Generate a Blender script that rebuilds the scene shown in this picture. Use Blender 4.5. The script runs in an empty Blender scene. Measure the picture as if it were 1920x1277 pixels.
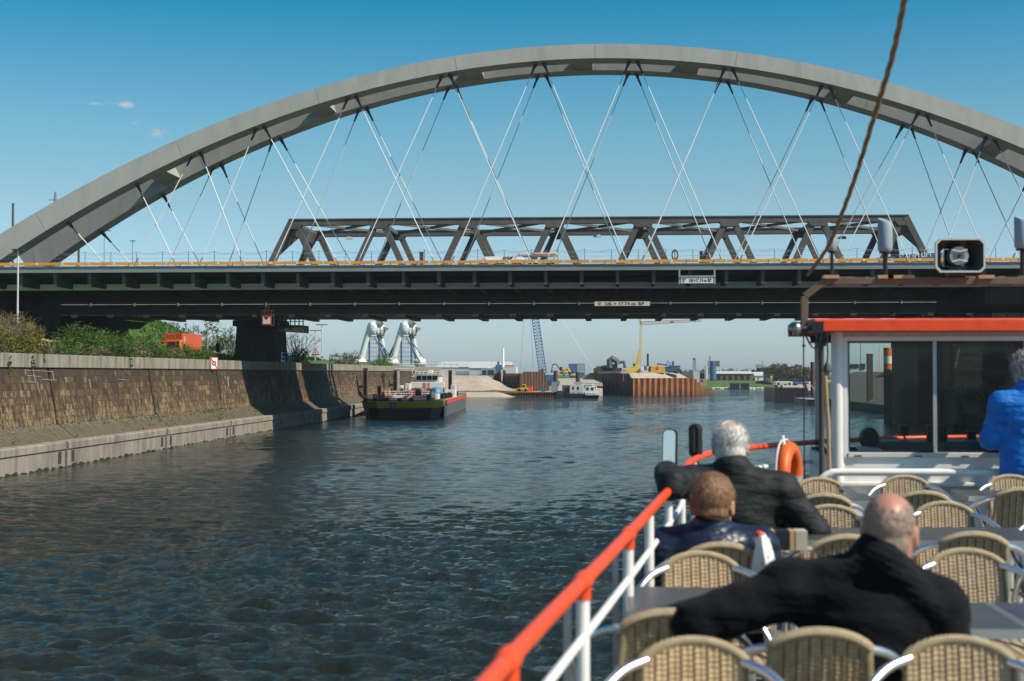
import bpy, math, random
import numpy as np
from mathutils import Vector, Matrix, Euler
R = math.radians
sc = bpy.context.scene
COL = sc.collection
# ------------------------------------------------------------------ camera
F = 2667.0
CAMZ = 5.3
cd = bpy.data.cameras.new('camera'); cam = bpy.data.objects.new('camera', cd); COL.objects.link(cam)
cam.location = (0, 0, CAMZ)
cam.rotation_euler = (R(90 + 1.32), 0, R(3.65))
cd.sensor_width = 36; cd.lens = F / 1920 * 36
cd.clip_start = 0.1; cd.clip_end = 20000
cd.dof.use_dof = True; cd.dof.focus_distance = 120; cd.dof.aperture_fstop = 4.0
sc.camera = cam
# ------------------------------------------------------------------ sun and sky
EL, BACK = R(45), R(23)
L = Vector((math.cos(EL) * math.cos(BACK), -math.cos(EL) * math.sin(BACK), math.sin(EL)))
sun = bpy.data.lights.new('sun', 'SUN'); sun.energy = 5.0; sun.angle = R(0.53); sun.color = (1.0, 0.90, 0.75)
so = bpy.data.objects.new('sun', sun); COL.objects.link(so); so.rotation_euler = L.to_track_quat('Z', 'Y').to_euler()
world = bpy.data.worlds.new('World'); sc.world = world; world.use_nodes = True
wn = world.node_tree; wn.nodes.clear()
def nd(t, typ, **kw):
    n = t.nodes.new(typ)
    for k, v in kw.items():
        setattr(n, k, v)
    return n
wo = nd(wn, 'ShaderNodeOutputWorld'); bg = nd(wn, 'ShaderNodeBackground')
sky = nd(wn, 'ShaderNodeTexSky', sky_type='NISHITA', sun_disc=False, sun_elevation=EL, sun_rotation=math.atan2(L.x, L.y))
sky.air_density = 1.15; sky.dust_density = 0.9; sky.ozone_density = 2.2; sky.altitude = 30
# clear spring air: deep teal blue overhead paling to a milky blue at the horizon
tc = nd(wn, 'ShaderNodeTexCoord'); sxyz = nd(wn, 'ShaderNodeSeparateXYZ'); wn.links.new(tc.outputs['Generated'], sxyz.inputs[0])
tint = nd(wn, 'ShaderNodeValToRGB'); te = tint.color_ramp.elements
while len(te) < 6: te.new(.5)
for e_, (p_, c_) in zip(te, ((.0, (1.20, 1.55, 2.20)), (.03, (1.15, 1.46, 1.98)), (.122, (.87, 1.17, 1.25)), (.168, (.64, 1.13, 1.20)), (.25, (.10, .88, 1.08)), (.75, (.42, .85, 1.05)))): e_.position = p_; e_.color = (*c_, 1)
wn.links.new(sxyz.outputs['Z'], tint.inputs[0])
hs = nd(wn, 'ShaderNodeMix', data_type='RGBA', blend_type='MULTIPLY'); hs.inputs['Factor'].default_value = 1
wn.links.new(sky.outputs[0], hs.inputs['A']); wn.links.new(tint.outputs[0], hs.inputs['B'])
# four small fair-weather clouds, fixed directions in the sky
prev = hs.outputs['Result']
sc.view_settings.view_transform = 'Standard'; sc.view_settings.look = 'None'; sc.view_settings.gamma = 1
sc.view_settings.exposure = 0.2
CM = cam.rotation_euler.to_matrix()
def ray(px, py):
    return CM @ Vector(((px - 960) / F, (638.5 - py) / F, -1))
cn = nd(wn, 'ShaderNodeTexNoise'); cn.inputs['Scale'].default_value = 95; cn.inputs['Detail'].default_value = 7
cn.inputs['Roughness'].default_value = 0.62
wn.links.new(tc.outputs['Generated'], cn.inputs['Vector'])
for (px, py, rx, ry, s) in ((229, 196, 30, 9, .95), (178, 194, 24, 6, .6), (252, 229, 17, 9, .55), (291, 252, 30, 12, .65)):
    d = ray(px, py).normalized()
    rt = d.cross(Vector((0, 0, 1))).normalized(); up = rt.cross(d)
    def dotn(v, sc_):
        m = nd(wn, 'ShaderNodeVectorMath', operation='DOT_PRODUCT'); m.inputs[1].default_value = v * sc_
        wn.links.new(tc.outputs['Generated'], m.inputs[0]); return m.outputs['Value']
    a = dotn(rt, F / rx); b = dotn(up, F / ry)
    off = up.dot(d) * F / ry
    mm = nd(wn, 'ShaderNodeCombineXYZ'); wn.links.new(a, mm.inputs[0]); wn.links.new(b, mm.inputs[1])
    ln = nd(wn, 'ShaderNodeVectorMath', operation='LENGTH'); wn.links.new(mm.outputs[0], ln.inputs[0])
    fr = dotn(d, 1.0)
    gate = nd(wn, 'ShaderNodeMath', operation='GREATER_THAN'); gate.inputs[1].default_value = .9; wn.links.new(fr, gate.inputs[0])
    ad = nd(wn, 'ShaderNodeMath', operation='MULTIPLY_ADD'); wn.links.new(cn.outputs['Fac'], ad.inputs[0]); ad.inputs[1].default_value = 2.6
    wn.links.new(ln.outputs['Value'], ad.inputs[2])
    mr = nd(wn, 'ShaderNodeMapRange', interpolation_type='SMOOTHSTEP'); mr.inputs['From Min'].default_value = 2.2; mr.inputs['From Max'].default_value = 1.1
    mr.inputs['To Min'].default_value = 0; mr.inputs['To Max'].default_value = s; wn.links.new(ad.outputs[0], mr.inputs['Value'])
    gm = nd(wn, 'ShaderNodeMath', operation='MULTIPLY'); wn.links.new(mr.outputs[0], gm.inputs[0]); wn.links.new(gate.outputs[0], gm.inputs[1])
    mx = nd(wn, 'ShaderNodeMix', data_type='RGBA'); wn.links.new(gm.outputs[0], mx.inputs['Factor']); wn.links.new(prev, mx.inputs['A'])
    mx.inputs['B'].default_value = (6.2, 6.4, 6.8, 1); prev = mx.outputs['Result']
bg.inputs['Strength'].default_value = 0.0824
wn.links.new(prev, bg.inputs['Color']); wn.links.new(bg.outputs[0], wo.inputs[0])
sc.cycles.max_bounces = 8; sc.cycles.transparent_max_bounces = 12; sc.cycles.caustics_reflective = False; sc.cycles.caustics_refractive = False
sc.cycles.use_denoising = True

# ------------------------------------------------------------------ placing helpers
def at(px, py, Y=None, X=None, Z=None):
    d = ray(px, py)
    if Y is not None: t = Y / d.y
    elif X is not None: t = X / d.x
    else: t = (Z - CAMZ) / d.z
    return Vector((0, 0, CAMZ)) + d * t
def xa(px, Y, py=700): return at(px, py, Y=Y).x
def za(py, Y, px=960): return at(px, py, Y=Y).z
def zd(Y): return 3.70 + 0.0144 * Y          # the passenger deck
rng = random.Random(7)

# ------------------------------------------------------------------ mesh builder
class MB:
    def __init__(s): s.v = []; s.f = []
    def add(s, vs, fs):
        n = len(s.v); s.v += [tuple(v) for v in vs]; s.f += [tuple(i + n for i in f) for f in fs]; return s
    def box(s, x0, x1, y0, y1, z0, z1):
        x0, x1 = min(x0, x1), max(x0, x1); y0, y1 = min(y0, y1), max(y0, y1); z0, z1 = min(z0, z1), max(z0, z1)
        return s.add([(x0, y0, z0), (x1, y0, z0), (x1, y1, z0), (x0, y1, z0), (x0, y0, z1), (x1, y0, z1), (x1, y1, z1), (x0, y1, z1)],
                     [(0, 3, 2, 1), (4, 5, 6, 7), (0, 1, 5, 4), (1, 2, 6, 5), (2, 3, 7, 6), (3, 0, 4, 7)])
    def loft(s, rings, closed=True, caps=True):
        n = len(rings[0]); b = len(s.v)
        for r in rings: s.v += [tuple(p) for p in r]
        for i in range(len(rings) - 1):
            for j in range(n if closed else n - 1):
                k = (j + 1) % n
                s.f.append((b + i * n + j, b + i * n + k, b + (i + 1) * n + k, b + (i + 1) * n + j))
        if caps and closed:
            s.f.append(tuple(b + j for j in reversed(range(n)))); s.f.append(tuple(b + (len(rings) - 1) * n + j for j in range(n)))
        return s
    def beam(s, p, q, w, h, up=(0, 0, 1)):
        p, q = Vector(p), Vector(q); d = (q - p).normalized(); u = Vector(up)
        a = d.cross(u)
        if a.length < 1e-4: a = d.cross(Vector((0, 1, 0)))
        a.normalize(); b = a.cross(d)
        c = [(-1, -1), (1, -1), (1, 1), (-1, 1)]
        return s.loft([[o + a * (x * w / 2) + b * (y * h / 2) for x, y in c] for o in (p, q)])
    def tube(s, pts, r, n=8, caps=True):
        pts = [Vector(p) for p in pts]; rs = r if isinstance(r, (list, tuple)) else [r] * len(pts)
        rings = []; a = None
        for i, p in enumerate(pts):
            d = (pts[min(i + 1, len(pts) - 1)] - pts[max(i - 1, 0)]).normalized()
            if a is None:
                a = d.cross(Vector((0, 0, 1)))
                if a.length < 1e-3: a = d.cross(Vector((0, 1, 0)))
            a = (a - d * a.dot(d)).normalized(); b = d.cross(a)
            rings.append([p + (a * math.cos(2 * math.pi * k / n) + b * math.sin(2 * math.pi * k / n)) * rs[i] for k in range(n)])
        return s.loft(rings, caps=caps)
    def cyl(s, p, q, r, r2=None, n=16): return s.tube([p, q], [r, r if r2 is None else r2], n)
    def sph(s, c, r, nu=14, nv=8):
        r = r if isinstance(r, (list, tuple)) else (r, r, r)
        rings = []
        for i in range(1, nv):
            t = math.pi * i / nv
            rings.append([(c[0] + r[0] * math.sin(t) * math.cos(2 * math.pi * k / nu), c[1] + r[1] * math.sin(t) * math.sin(2 * math.pi * k / nu), c[2] - r[2] * math.cos(t)) for k in range(nu)])
        return s.loft(rings)
    def torus(s, c, Rr, r, ax1, ax2, n=28, m=10, a0=0, a1=2 * math.pi):
        c = Vector(c); ax1 = Vector(ax1); ax2 = Vector(ax2); ax3 = ax1.cross(ax2)
        full = abs(a1 - a0 - 2 * math.pi) < 1e-6; rings = []
        for i in range(n + 1):
            t = a0 + (a1 - a0) * i / n; d = ax1 * math.cos(t) + ax2 * math.sin(t)
            rings.append([c + d * Rr + (d * math.cos(2 * math.pi * k / m) + ax3 * math.sin(2 * math.pi * k / m)) * r for k in range(m)])
        return s.loft(rings, caps=not full)
    def prism(s, poly, y0, y1):            # (x, z) polygon pushed along Y
        return s.loft([[(x, y0, z) for x, z in poly], [(x, y1, z) for x, z in poly]])
    def prismx(s, poly, x0, x1):           # (y, z) polygon pushed along X
        return s.loft([[(x0, y, z) for y, z in poly], [(x1, y, z) for y, z in poly]])
    def prismz(s, poly, z0, z1):
        return s.loft([[(x, y, z0) for x, y in poly], [(x, y, z1) for x, y in poly]])
    def build(s, name, mat, parent=None, smooth=False, bevel=0):
        me = bpy.data.meshes.new(name); me.from_pydata(s.v, [], s.f); me.update()
        return link(name, me, mat, parent, smooth, bevel, fix=True)
import bmesh
def link(name, me, mat, parent=None, smooth=False, bevel=0, fix=False):
    if fix:
        bm = bmesh.new(); bm.from_mesh(me); bmesh.ops.recalc_face_normals(bm, faces=bm.faces); bm.to_mesh(me); bm.free()
    if mat is not None: me.materials.append(mat)
    o = bpy.data.objects.new(name, me); COL.objects.link(o)
    if smooth:
        me.polygons.foreach_set('use_smooth', [True] * len(me.polygons))
        if smooth != 2:
            m = me.attributes.get('sharp_edge')
            try: me.set_sharp_from_angle(angle=R(40))
            except Exception: pass
    if bevel:
        b = o.modifiers.new('bevel', 'BEVEL'); b.width = bevel; b.segments = 2; b.limit_method = 'ANGLE'
    if parent is not None:
        o.parent = parent; r = parent
        off = Vector((0, 0, 0))
        while r is not None: off += r.location; r = r.parent
        o.location = -off
    return o
def npmesh(name, V, Q, mat, parent=None, smooth=True):
    me = bpy.data.meshes.new(name); V = np.asarray(V, np.float32); Q = np.asarray(Q, np.int32)
    me.vertices.add(len(V)); me.vertices.foreach_set('co', V.ravel())
    k = Q.shape[1]
    me.loops.add(Q.size); me.loops.foreach_set('vertex_index', Q.ravel())
    me.polygons.add(len(Q)); me.polygons.foreach_set('loop_start', np.arange(len(Q), dtype=np.int32) * k)
    me.update(calc_edges=True); me.validate()
    return link(name, me, mat, parent, 2 if smooth else False)
def tag(o, label=None, cat=None, group=None, kind=None):
    if label: o['label'] = label
    if cat: o['category'] = cat
    if group: o['group'] = group
    if kind: o['kind'] = kind
    return o
def thing(name, label, cat, loc=(0, 0, 0), group=None):
    o = bpy.data.objects.new(name, None); COL.objects.link(o); o.location = loc; o.empty_display_size = .1
    return tag(o, label, cat, group)
def copy_tree(o, parent=None):
    c = o.copy(); COL.objects.link(c)
    if parent is not None: c.parent = parent
    for ch in list(o.children): copy_tree(ch, c)
    return c
def letters(txt, size, M, name, mat, parent, depth=.01, spacing=1.0, bold=.018):
    cu = bpy.data.curves.new(name, 'FONT'); cu.body = txt; cu.size = size; cu.extrude = depth; cu.align_x = 'CENTER'; cu.align_y = 'CENTER'; cu.space_character = spacing; cu.offset = size * bold
    t = bpy.data.objects.new(name, cu); COL.objects.link(t)
    dg = bpy.context.evaluated_depsgraph_get(); dg.update()
    me = bpy.data.meshes.new_from_object(t.evaluated_get(dg)); bpy.data.objects.remove(t); bpy.data.curves.remove(cu)
    me.transform(M); me.materials.clear()
    return link(name, me, mat, parent)
def facing(loc, rz=0, tilt=0): # text plane turned to face -Y, then about Z
    return Matrix.Translation(loc) @ Matrix.Rotation(rz, 4, 'Z') @ Matrix.Rotation(R(90) + tilt, 4, 'X')

# ------------------------------------------------------------------ materials
def newmat(name):
    m = bpy.data.materials.new(name); m.use_nodes = True; t = m.node_tree; p = t.nodes['Principled BSDF']; return m, t, p
def ramp(t, fac, stops):
    r = nd(t, 'ShaderNodeValToRGB'); e = r.color_ramp.elements
    while len(e) < len(stops): e.new(.5)
    for el, (p, c) in zip(e, stops): el.position = p; el.color = (*c, 1)
    t.links.new(fac, r.inputs[0]); return r.outputs[0]
def noise(t, vec, scale, detail=4, rough=.55, out='Fac'):
    n = nd(t, 'ShaderNodeTexNoise'); n.inputs['Scale'].default_value = scale; n.inputs['Detail'].default_value = detail; n.inputs['Roughness'].default_value = rough
    if vec is not None: t.links.new(vec, n.inputs['Vector'])
    return n.outputs[out]
def mapped(t, scale=(1, 1, 1), src='Position'):
    if src == 'Position': g = nd(t, 'ShaderNodeNewGeometry').outputs['Position']
    else: g = nd(t, 'ShaderNodeTexCoord').outputs[src]
    m = nd(t, 'ShaderNodeMapping'); m.inputs['Scale'].default_value = scale; t.links.new(g, m.inputs['Vector']); return m.outputs[0]
def mixc(t, fac, a, b, mode='MIX'):
    m = nd(t, 'ShaderNodeMix', data_type='RGBA', blend_type=mode)
    for s, v in (('Factor', fac), ('A', a), ('B', b)):
        if isinstance(v, (int, float)): m.inputs[s].default_value = v
        elif isinstance(v, tuple): m.inputs[s].default_value = (*v, 1)
        else: t.links.new(v, m.inputs[s])
    return m.outputs['Result']
def bump(t, p, h, strength=.3, dist=.02):
    b = nd(t, 'ShaderNodeBump'); b.inputs['Strength'].default_value = strength; b.inputs['Distance'].default_value = dist
    t.links.new(h, b.inputs['Height']); t.links.new(b.outputs[0], p.inputs['Normal']); return b
def pm(name, col, rough=.5, metal=0, var=.15, scale=2.0, streak=(1, 1, 1), dirt=None, dirt_amt=.5, bmp=0, src='Position', spec=.5, coat=0):
    m, t, p = newmat(name); v = mapped(t, streak, src)
    n1 = noise(t, v, scale, 6, .62)
    lo = tuple(max(0, c * (1 - var)) for c in col); hi = tuple(min(1, c * (1 + var)) for c in col)
    c = ramp(t, n1, [(.3, lo), (.7, hi)])
    if dirt:
        n2 = noise(t, v, scale * .45, 8, .7); f = nd(t, 'ShaderNodeMapRange'); f.inputs[1].default_value = .52; f.inputs[2].default_value = .72; f.inputs[4].default_value = dirt_amt
        t.links.new(n2, f.inputs[0]); c = mixc(t, f.outputs[0], c, dirt)
    t.links.new(c, p.inputs['Base Color'])
    rr = nd(t, 'ShaderNodeMapRange'); rr.inputs[3].default_value = max(.02, rough - .1); rr.inputs[4].default_value = min(1, rough + .1); t.links.new(n1, rr.inputs[0]); t.links.new(rr.outputs[0], p.inputs['Roughness'])
    p.inputs['Metallic'].default_value = metal; p.inputs['Specular IOR Level'].default_value = spec; p.inputs['Coat Weight'].default_value = coat
    if bmp: bump(t, p, noise(t, v, scale * 4, 6, .6), bmp, .02)
    return m
def leafmat(name, c1, c2, c3, scale=.9):
    m, t, p = newmat(name); v = mapped(t)
    n = noise(t, v, scale, 5, .7); w = nd(t, 'ShaderNodeTexWhiteNoise', noise_dimensions='3D')
    fl = nd(t, 'ShaderNodeVectorMath', operation='SNAP'); fl.inputs[1].default_value = (.35, .35, .35); t.links.new(v, fl.inputs[0]); t.links.new(fl.outputs[0], w.inputs['Vector'])
    a = nd(t, 'ShaderNodeMath', operation='MULTIPLY_ADD'); t.links.new(w.outputs['Value'], a.inputs[0]); a.inputs[1].default_value = .35; a.inputs[2].default_value = -.17
    s = nd(t, 'ShaderNodeMath', operation='ADD'); t.links.new(n, s.inputs[0]); t.links.new(a.outputs[0], s.inputs[1])
    t.links.new(ramp(t, s.outputs[0], [(.3, c1), (.5, c2), (.72, c3)]), p.inputs['Base Color']); p.inputs['Roughness'].default_value = .55
    p.inputs['Specular IOR Level'].default_value = .25
    tr = nd(t, 'ShaderNodeBsdfTranslucent'); t.links.new(ramp(t, s.outputs[0], [(.3, tuple(x * 1.2 for x in c1)), (.7, tuple(x * 1.3 for x in c3))]), tr.inputs[0])
    mx = nd(t, 'ShaderNodeMixShader'); mx.inputs[0].default_value = .3; out = t.nodes['Material Output']
    t.links.new(p.outputs[0], mx.inputs[1]); t.links.new(tr.outputs[0], mx.inputs[2]); t.links.new(mx.outputs[0], out.inputs[0])
    return m
M = {}
M['arch'] = pm('grey_bridge_paint', (.365, .355, .325), .5, var=.09, scale=.9, streak=(1, 1, .25), dirt=(.22, .215, .195), dirt_amt=.5)
M['fascia'] = pm('grey_edge_paint', (.25, .27, .265), .55, var=.10, scale=.4, streak=(.6, 1, 1), dirt=(.16, .16, .15))
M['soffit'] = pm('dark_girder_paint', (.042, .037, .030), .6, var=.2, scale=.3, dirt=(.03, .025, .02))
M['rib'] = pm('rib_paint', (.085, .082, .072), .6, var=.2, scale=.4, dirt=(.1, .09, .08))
M['truss'] = pm('weathered_truss_steel', (.115, .105, .095), .65, var=.25, scale=.5, streak=(1, 1, .4), dirt=(.085, .05, .035), dirt_amt=.6)
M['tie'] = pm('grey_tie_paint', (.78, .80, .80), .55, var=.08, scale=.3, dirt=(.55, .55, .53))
M['dark'] = pm('dark_steel', (.05, .048, .045), .6, var=.3, scale=.8)
M['cable'] = pm('light_cable', (.78, .79, .78), .4, var=.1, scale=1.0)
M['orange'] = pm('orange_board', (.92, .36, .025), .5, var=.12, scale=.6, dirt=(.45, .15, .03), dirt_amt=.5)
M['white'] = pm('white_paint', (.80, .79, .76), .38, var=.06, scale=5, streak=(1, 1, .35), dirt=(.52, .47, .38), dirt_amt=.4)
M['offwhite'] = pm('offwhite_paint', (.62, .61, .57), .5, var=.1, scale=.8, dirt=(.4, .36, .3), dirt_amt=.4)
M['red'] = pm('red_orange_paint', (.85, .075, .014), .38, var=.10, scale=9.0, dirt=(.45, .05, .02), dirt_amt=.45, bmp=.08)
M['signred'] = pm('sign_red', (.62, .05, .03), .45, var=.06)
M['black'] = pm('black_plastic', (.015, .015, .015), .45, var=.2, scale=4)
M['ink'] = pm('black_lettering', (.02, .02, .022), .5, var=.1)
M['alu'] = pm('brushed_aluminium', (.82, .83, .84), .34, metal=1, var=.06, scale=6)
M['galv'] = pm('galvanised_steel', (.42, .43, .43), .45, metal=.6, var=.15, scale=2)
M['blue'] = pm('blue_paint', (.05, .13, .27), .45, var=.15, scale=.5, dirt=(.05, .1, .2))
M['yellow'] = pm('yellow_paint', (.72, .48, .05), .45, var=.12, scale=.5, dirt=(.45, .3, .08))
M['barge_yellow'] = pm('bow_yellow_paint', (.70, .42, .02), .4, var=.08, scale=.5, dirt=(.4, .24, .04), dirt_amt=.4)
M['hull'] = pm('black_hull_paint', (.028, .03, .032), .4, var=.3, scale=.3, streak=(1, 1, .4), dirt=(.07, .06, .05), dirt_amt=.5)
M['hullgrey'] = pm('grey_hull_paint', (.12, .125, .125), .45, var=.2, scale=.3, streak=(1, 1, .4), dirt=(.08, .07, .06), dirt_amt=.5)
M['gravel'] = pm('pale_gravel', (.40, .335, .265), .9, var=.22, scale=1.2, dirt=(.29, .24, .19), bmp=.6)
M['sand'] = pm('light_sand', (.42, .36, .27), .9, var=.15, scale=.8, bmp=.3)
M['soil'] = pm('brown_soil', (.13, .10, .07), .95, var=.3, scale=.5, dirt=(.06, .08, .025), dirt_amt=.7, bmp=.5)
M['grass'] = pm('bank_grass', (.06, .12, .018), .9, var=.35, scale=.8, dirt=(.09, .10, .03), dirt_amt=.5, bmp=.8)
M['rust'] = pm('rusty_steel', (.10, .055, .04), .8, var=.35, scale=1.0, streak=(1, 1, .3), dirt=(.05, .03, .025), bmp=.2)
M['wood'] = pm('pale_wood', (.45, .29, .15), .6, var=.2, scale=3, streak=(1, 1, .1))
M['hall'] = pm('pale_hall_cladding', (.52, .53, .52), .6, var=.06, scale=.2)
M['hallblue'] = pm('blue_grey_cladding', (.25, .33, .38), .6, var=.1, scale=.2)
M['slate'] = pm('slate_table_top', (.065, .063, .06), .32, var=.2, scale=5, src='Object')
M['pane'] = pm('dark_window', (.03, .035, .04), .12, var=.1)
M['deckpaint'] = pm('grey_deck_paint', (.15, .14, .125), .7, var=.2, scale=1.5, dirt=(.08, .09, .08))
M['rope'] = pm('brown_rope', (.33, .21, .095), .85, var=.3, scale=30)
M['container'] = pm('orange_red_container', (.52, .085, .025), .55, var=.12, scale=.6, dirt=(.32, .06, .02), dirt_amt=.4)
M['machine_orange'] = pm('machine_orange', (.68, .17, .015), .5, var=.1)
M['plastic_wrap'] = pm('white_wrapping', (.74, .74, .73), .5, var=.08, scale=1.2, bmp=.8)
M['glassgreen'] = pm('sea_green_cladding', (.16, .40, .33), .5, var=.1)
M['bark'] = pm('grey_bark', (.12, .095, .07), .9, var=.3, scale=3)
M['twig'] = pm('dry_twig', (.20, .14, .09), .9, var=.3, scale=2)
M['sailor_blue'] = pm('blue_tarp', (.10, .22, .36), .5, var=.15)
M['leaf_green'] = leafmat('leaf_mid_green', (.018, .045, .008), (.05, .10, .018), (.11, .17, .03))
M['leaf_bright'] = leafmat('leaf_spring_green', (.03, .085, .012), (.07, .17, .022), (.14, .25, .04))
M['leaf_yellow'] = leafmat('leaf_yellow_green', (.07, .075, .012), (.17, .17, .02), (.30, .27, .03), 1.6)
M['leaf_pale'] = leafmat('leaf_pale_green', (.05, .08, .025), (.10, .15, .05), (.18, .22, .08))
M['leaf_brown'] = leafmat('leaf_bud_brown', (.06, .045, .025), (.12, .085, .05), (.17, .13, .07), .3)
M['leaf_olive'] = leafmat('leaf_olive', (.04, .05, .018), (.08, .09, .03), (.13, .13, .05), .3)
M['leaf_dry'] = leafmat('leaf_dry_tan', (.09, .07, .035), (.19, .15, .075), (.28, .23, .12), 1.4)

def stone():
    m, t, p = newmat('old_ashlar_masonry'); g = nd(t, 'ShaderNodeNewGeometry').outputs['Position']
    sp = nd(t, 'ShaderNodeSeparateXYZ'); t.links.new(g, sp.inputs[0]); cb = nd(t, 'ShaderNodeCombineXYZ')
    t.links.new(sp.outputs['Y'], cb.inputs[0]); t.links.new(sp.outputs['Z'], cb.inputs[1])
    wob = noise(t, g, .7, 3, .5, 'Color'); wv = nd(t, 'ShaderNodeVectorMath', operation='MULTIPLY_ADD'); t.links.new(wob, wv.inputs[0]); wv.inputs[1].default_value = (.22, .16, 0); t.links.new(cb.outputs[0], wv.inputs[2])
    b = nd(t, 'ShaderNodeTexBrick'); b.inputs['Scale'].default_value = 1; b.inputs['Brick Width'].default_value = .46; b.inputs['Row Height'].default_value = .40
    b.inputs['Mortar Size'].default_value = .018; b.inputs['Mortar Smooth'].default_value = .3; b.inputs['Color1'].default_value = (0, 0, 0, 1); b.inputs['Color2'].default_value = (1, 1, 1, 1); b.inputs['Mortar'].default_value = (.5, .5, .5, 1); b.offset = .43
    t.links.new(wv.outputs[0], b.inputs['Vector'])
    def sc3(s): 
        mm = nd(t, 'ShaderNodeMapping'); mm.inputs['Scale'].default_value = s; t.links.new(cb.outputs[0], mm.inputs[0]); return mm.outputs[0]
    col = ramp(t, b.outputs['Color'], [(0, (.034, .022, .013)), (.25, (.085, .051, .027)), (.5, (.125, .082, .044)), (.72, (.060, .043, .029)), (.84, (.15, .095, .052)), (.93, (.30, .235, .145))])
    n = noise(t, sc3((.5, .35, 1)), .45, 5, .65)
    col = mixc(t, mr(t, n, .42, .68, 0, .6), col, (.052, .042, .032))
    # pale lime streaks running down from the joints
    st = noise(t, sc3((2.6, .8, 1)), 1.0, 7, .78); h = mr(t, sp.outputs['Z'], 5.6, 2.2, -.02, .13)
    ad = nd(t, 'ShaderNodeMath', operation='ADD'); t.links.new(st, ad.inputs[0]); t.links.new(h, ad.inputs[1])
    col = mixc(t, mr(t, ad.outputs[0], .575, .66, 0, .85), col, (.36, .28, .165))
    rs = noise(t, sc3((1.1, .2, 1)), .8, 4, .6); col = mixc(t, mr(t, rs, .60, .72, 0, .55), col, (.135, .06, .03))
    # moss
    ms = noise(t, sc3((.7, .8, 1)), .9, 6, .7); col = mixc(t, mr(t, ms, .63, .74, 0, .6), col, (.035, .055, .015))
    fn = noise(t, sc3((1.6, .9, 1)), 3.0, 7, .75); col = mixc(t, mr(t, fn, .47, .62, 0, .75), col, (.032, .024, .016))
    lt = noise(t, sc3((1.3, 1, 1)), 2.0, 6, .7); col = mixc(t, mr(t, lt, .60, .70, 0, .45), col, (.20, .155, .10))
    col = mixc(t, mr(t, b.outputs['Fac'], 0, 1, 0, .35), col, (.06, .048, .036))
    gr = noise(t, sc3((.5, .12, 1)), 1.3, 5, .65); col = mixc(t, mr(t, gr, .48, .66, 0, .55), col, (.028, .022, .015))
    top = mr(t, sp.outputs['Z'], 4.2, 5.6, 0, .45); col = mixc(t, top, col, (.040, .031, .022))
    col = mixc(t, 1.0, col, (.92, .83, .70), 'MULTIPLY')
    t.links.new(col, p.inputs['Base Color']); p.inputs['Roughness'].default_value = .9
    hh = nd(t, 'ShaderNodeMath', operation='MULTIPLY_ADD'); t.links.new(b.outputs['Fac'], hh.inputs[0]); hh.inputs[1].default_value = -1.2; t.links.new(noise(t, g, 5, 6, .65), hh.inputs[2])
    bump(t, p, hh.outputs[0], .8, .06)
    return m
def mr(t, v, a, b, c=0, d=1):
    n = nd(t, 'ShaderNodeMapRange'); n.inputs[1].default_value = a; n.inputs[2].default_value = b; n.inputs[3].default_value = c; n.inputs[4].default_value = d
    t.links.new(v, n.inputs[0]); return n.outputs[0]
M['stone'] = stone()
def concrete(name, base, dark, streaks=(.9, .9, .12), green=None, seam=0):
    m, t, p = newmat(name); v = mapped(t, streaks); g = nd(t, 'ShaderNodeNewGeometry').outputs['Position']
    n = noise(t, v, 1.6, 8, .7); c = ramp(t, n, [(.32, dark), (.55, base), (.75, tuple(min(1, x * 1.15) for x in base))])
    n2 = noise(t, g, .5, 5, .6); c = mixc(t, mr(t, n2, .5, .7, 0, .45), c, tuple(x * .55 for x in base))
    n3 = noise(t, g, 9, 5, .7); c = mixc(t, mr(t, n3, .5, .8, 0, .35), c, dark)
    if green:
        n4 = noise(t, g, .8, 6, .7); c = mixc(t, mr(t, n4, .56, .7, 0, .75), c, green)
    if seam:
        sp = nd(t, 'ShaderNodeSeparateXYZ'); t.links.new(g, sp.inputs[0]); w = nd(t, 'ShaderNodeMath', operation='PINGPONG'); t.links.new(sp.outputs['Y'], w.inputs[0]); w.inputs[1].default_value = seam / 2
        c = mixc(t, mr(t, w.outputs[0], .0, .05, .7, 0), c, (.05, .045, .04))
    t.links.new(c, p.inputs['Base Color']); p.inputs['Roughness'].default_value = .88
    bump(t, p, n3, .5, .02)
    return m
M['coping'] = concrete('weathered_coping_concrete', (.30, .27, .215), (.085, .075, .058), seam=1.35)
M['footing'] = concrete('pinkish_footing_concrete', (.29, .25, .21), (.135, .11, .09))
M['conc'] = concrete('plain_concrete', (.30, .29, .27), (.18, .17, .155))
M['conc_dark'] = concrete('dark_pier_stone', (.045, .038, .031), (.02, .017, .014))  # near-black stone, mottled at random
M['weedbank'] = concrete('weedy_stone_revetment', (.115, .088, .052), (.04, .032, .02), streaks=(.5, 2.2, .8), green=(.05, .062, .018))
M['revet'] = concrete('grey_brown_revetment', (.17, .145, .11), (.10, .085, .065), streaks=(.6, .8, .6))
M['algae'] = pm('wet_green_algae', (.03, .045, .008), .5, var=.4, scale=2, bmp=.6)
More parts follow.
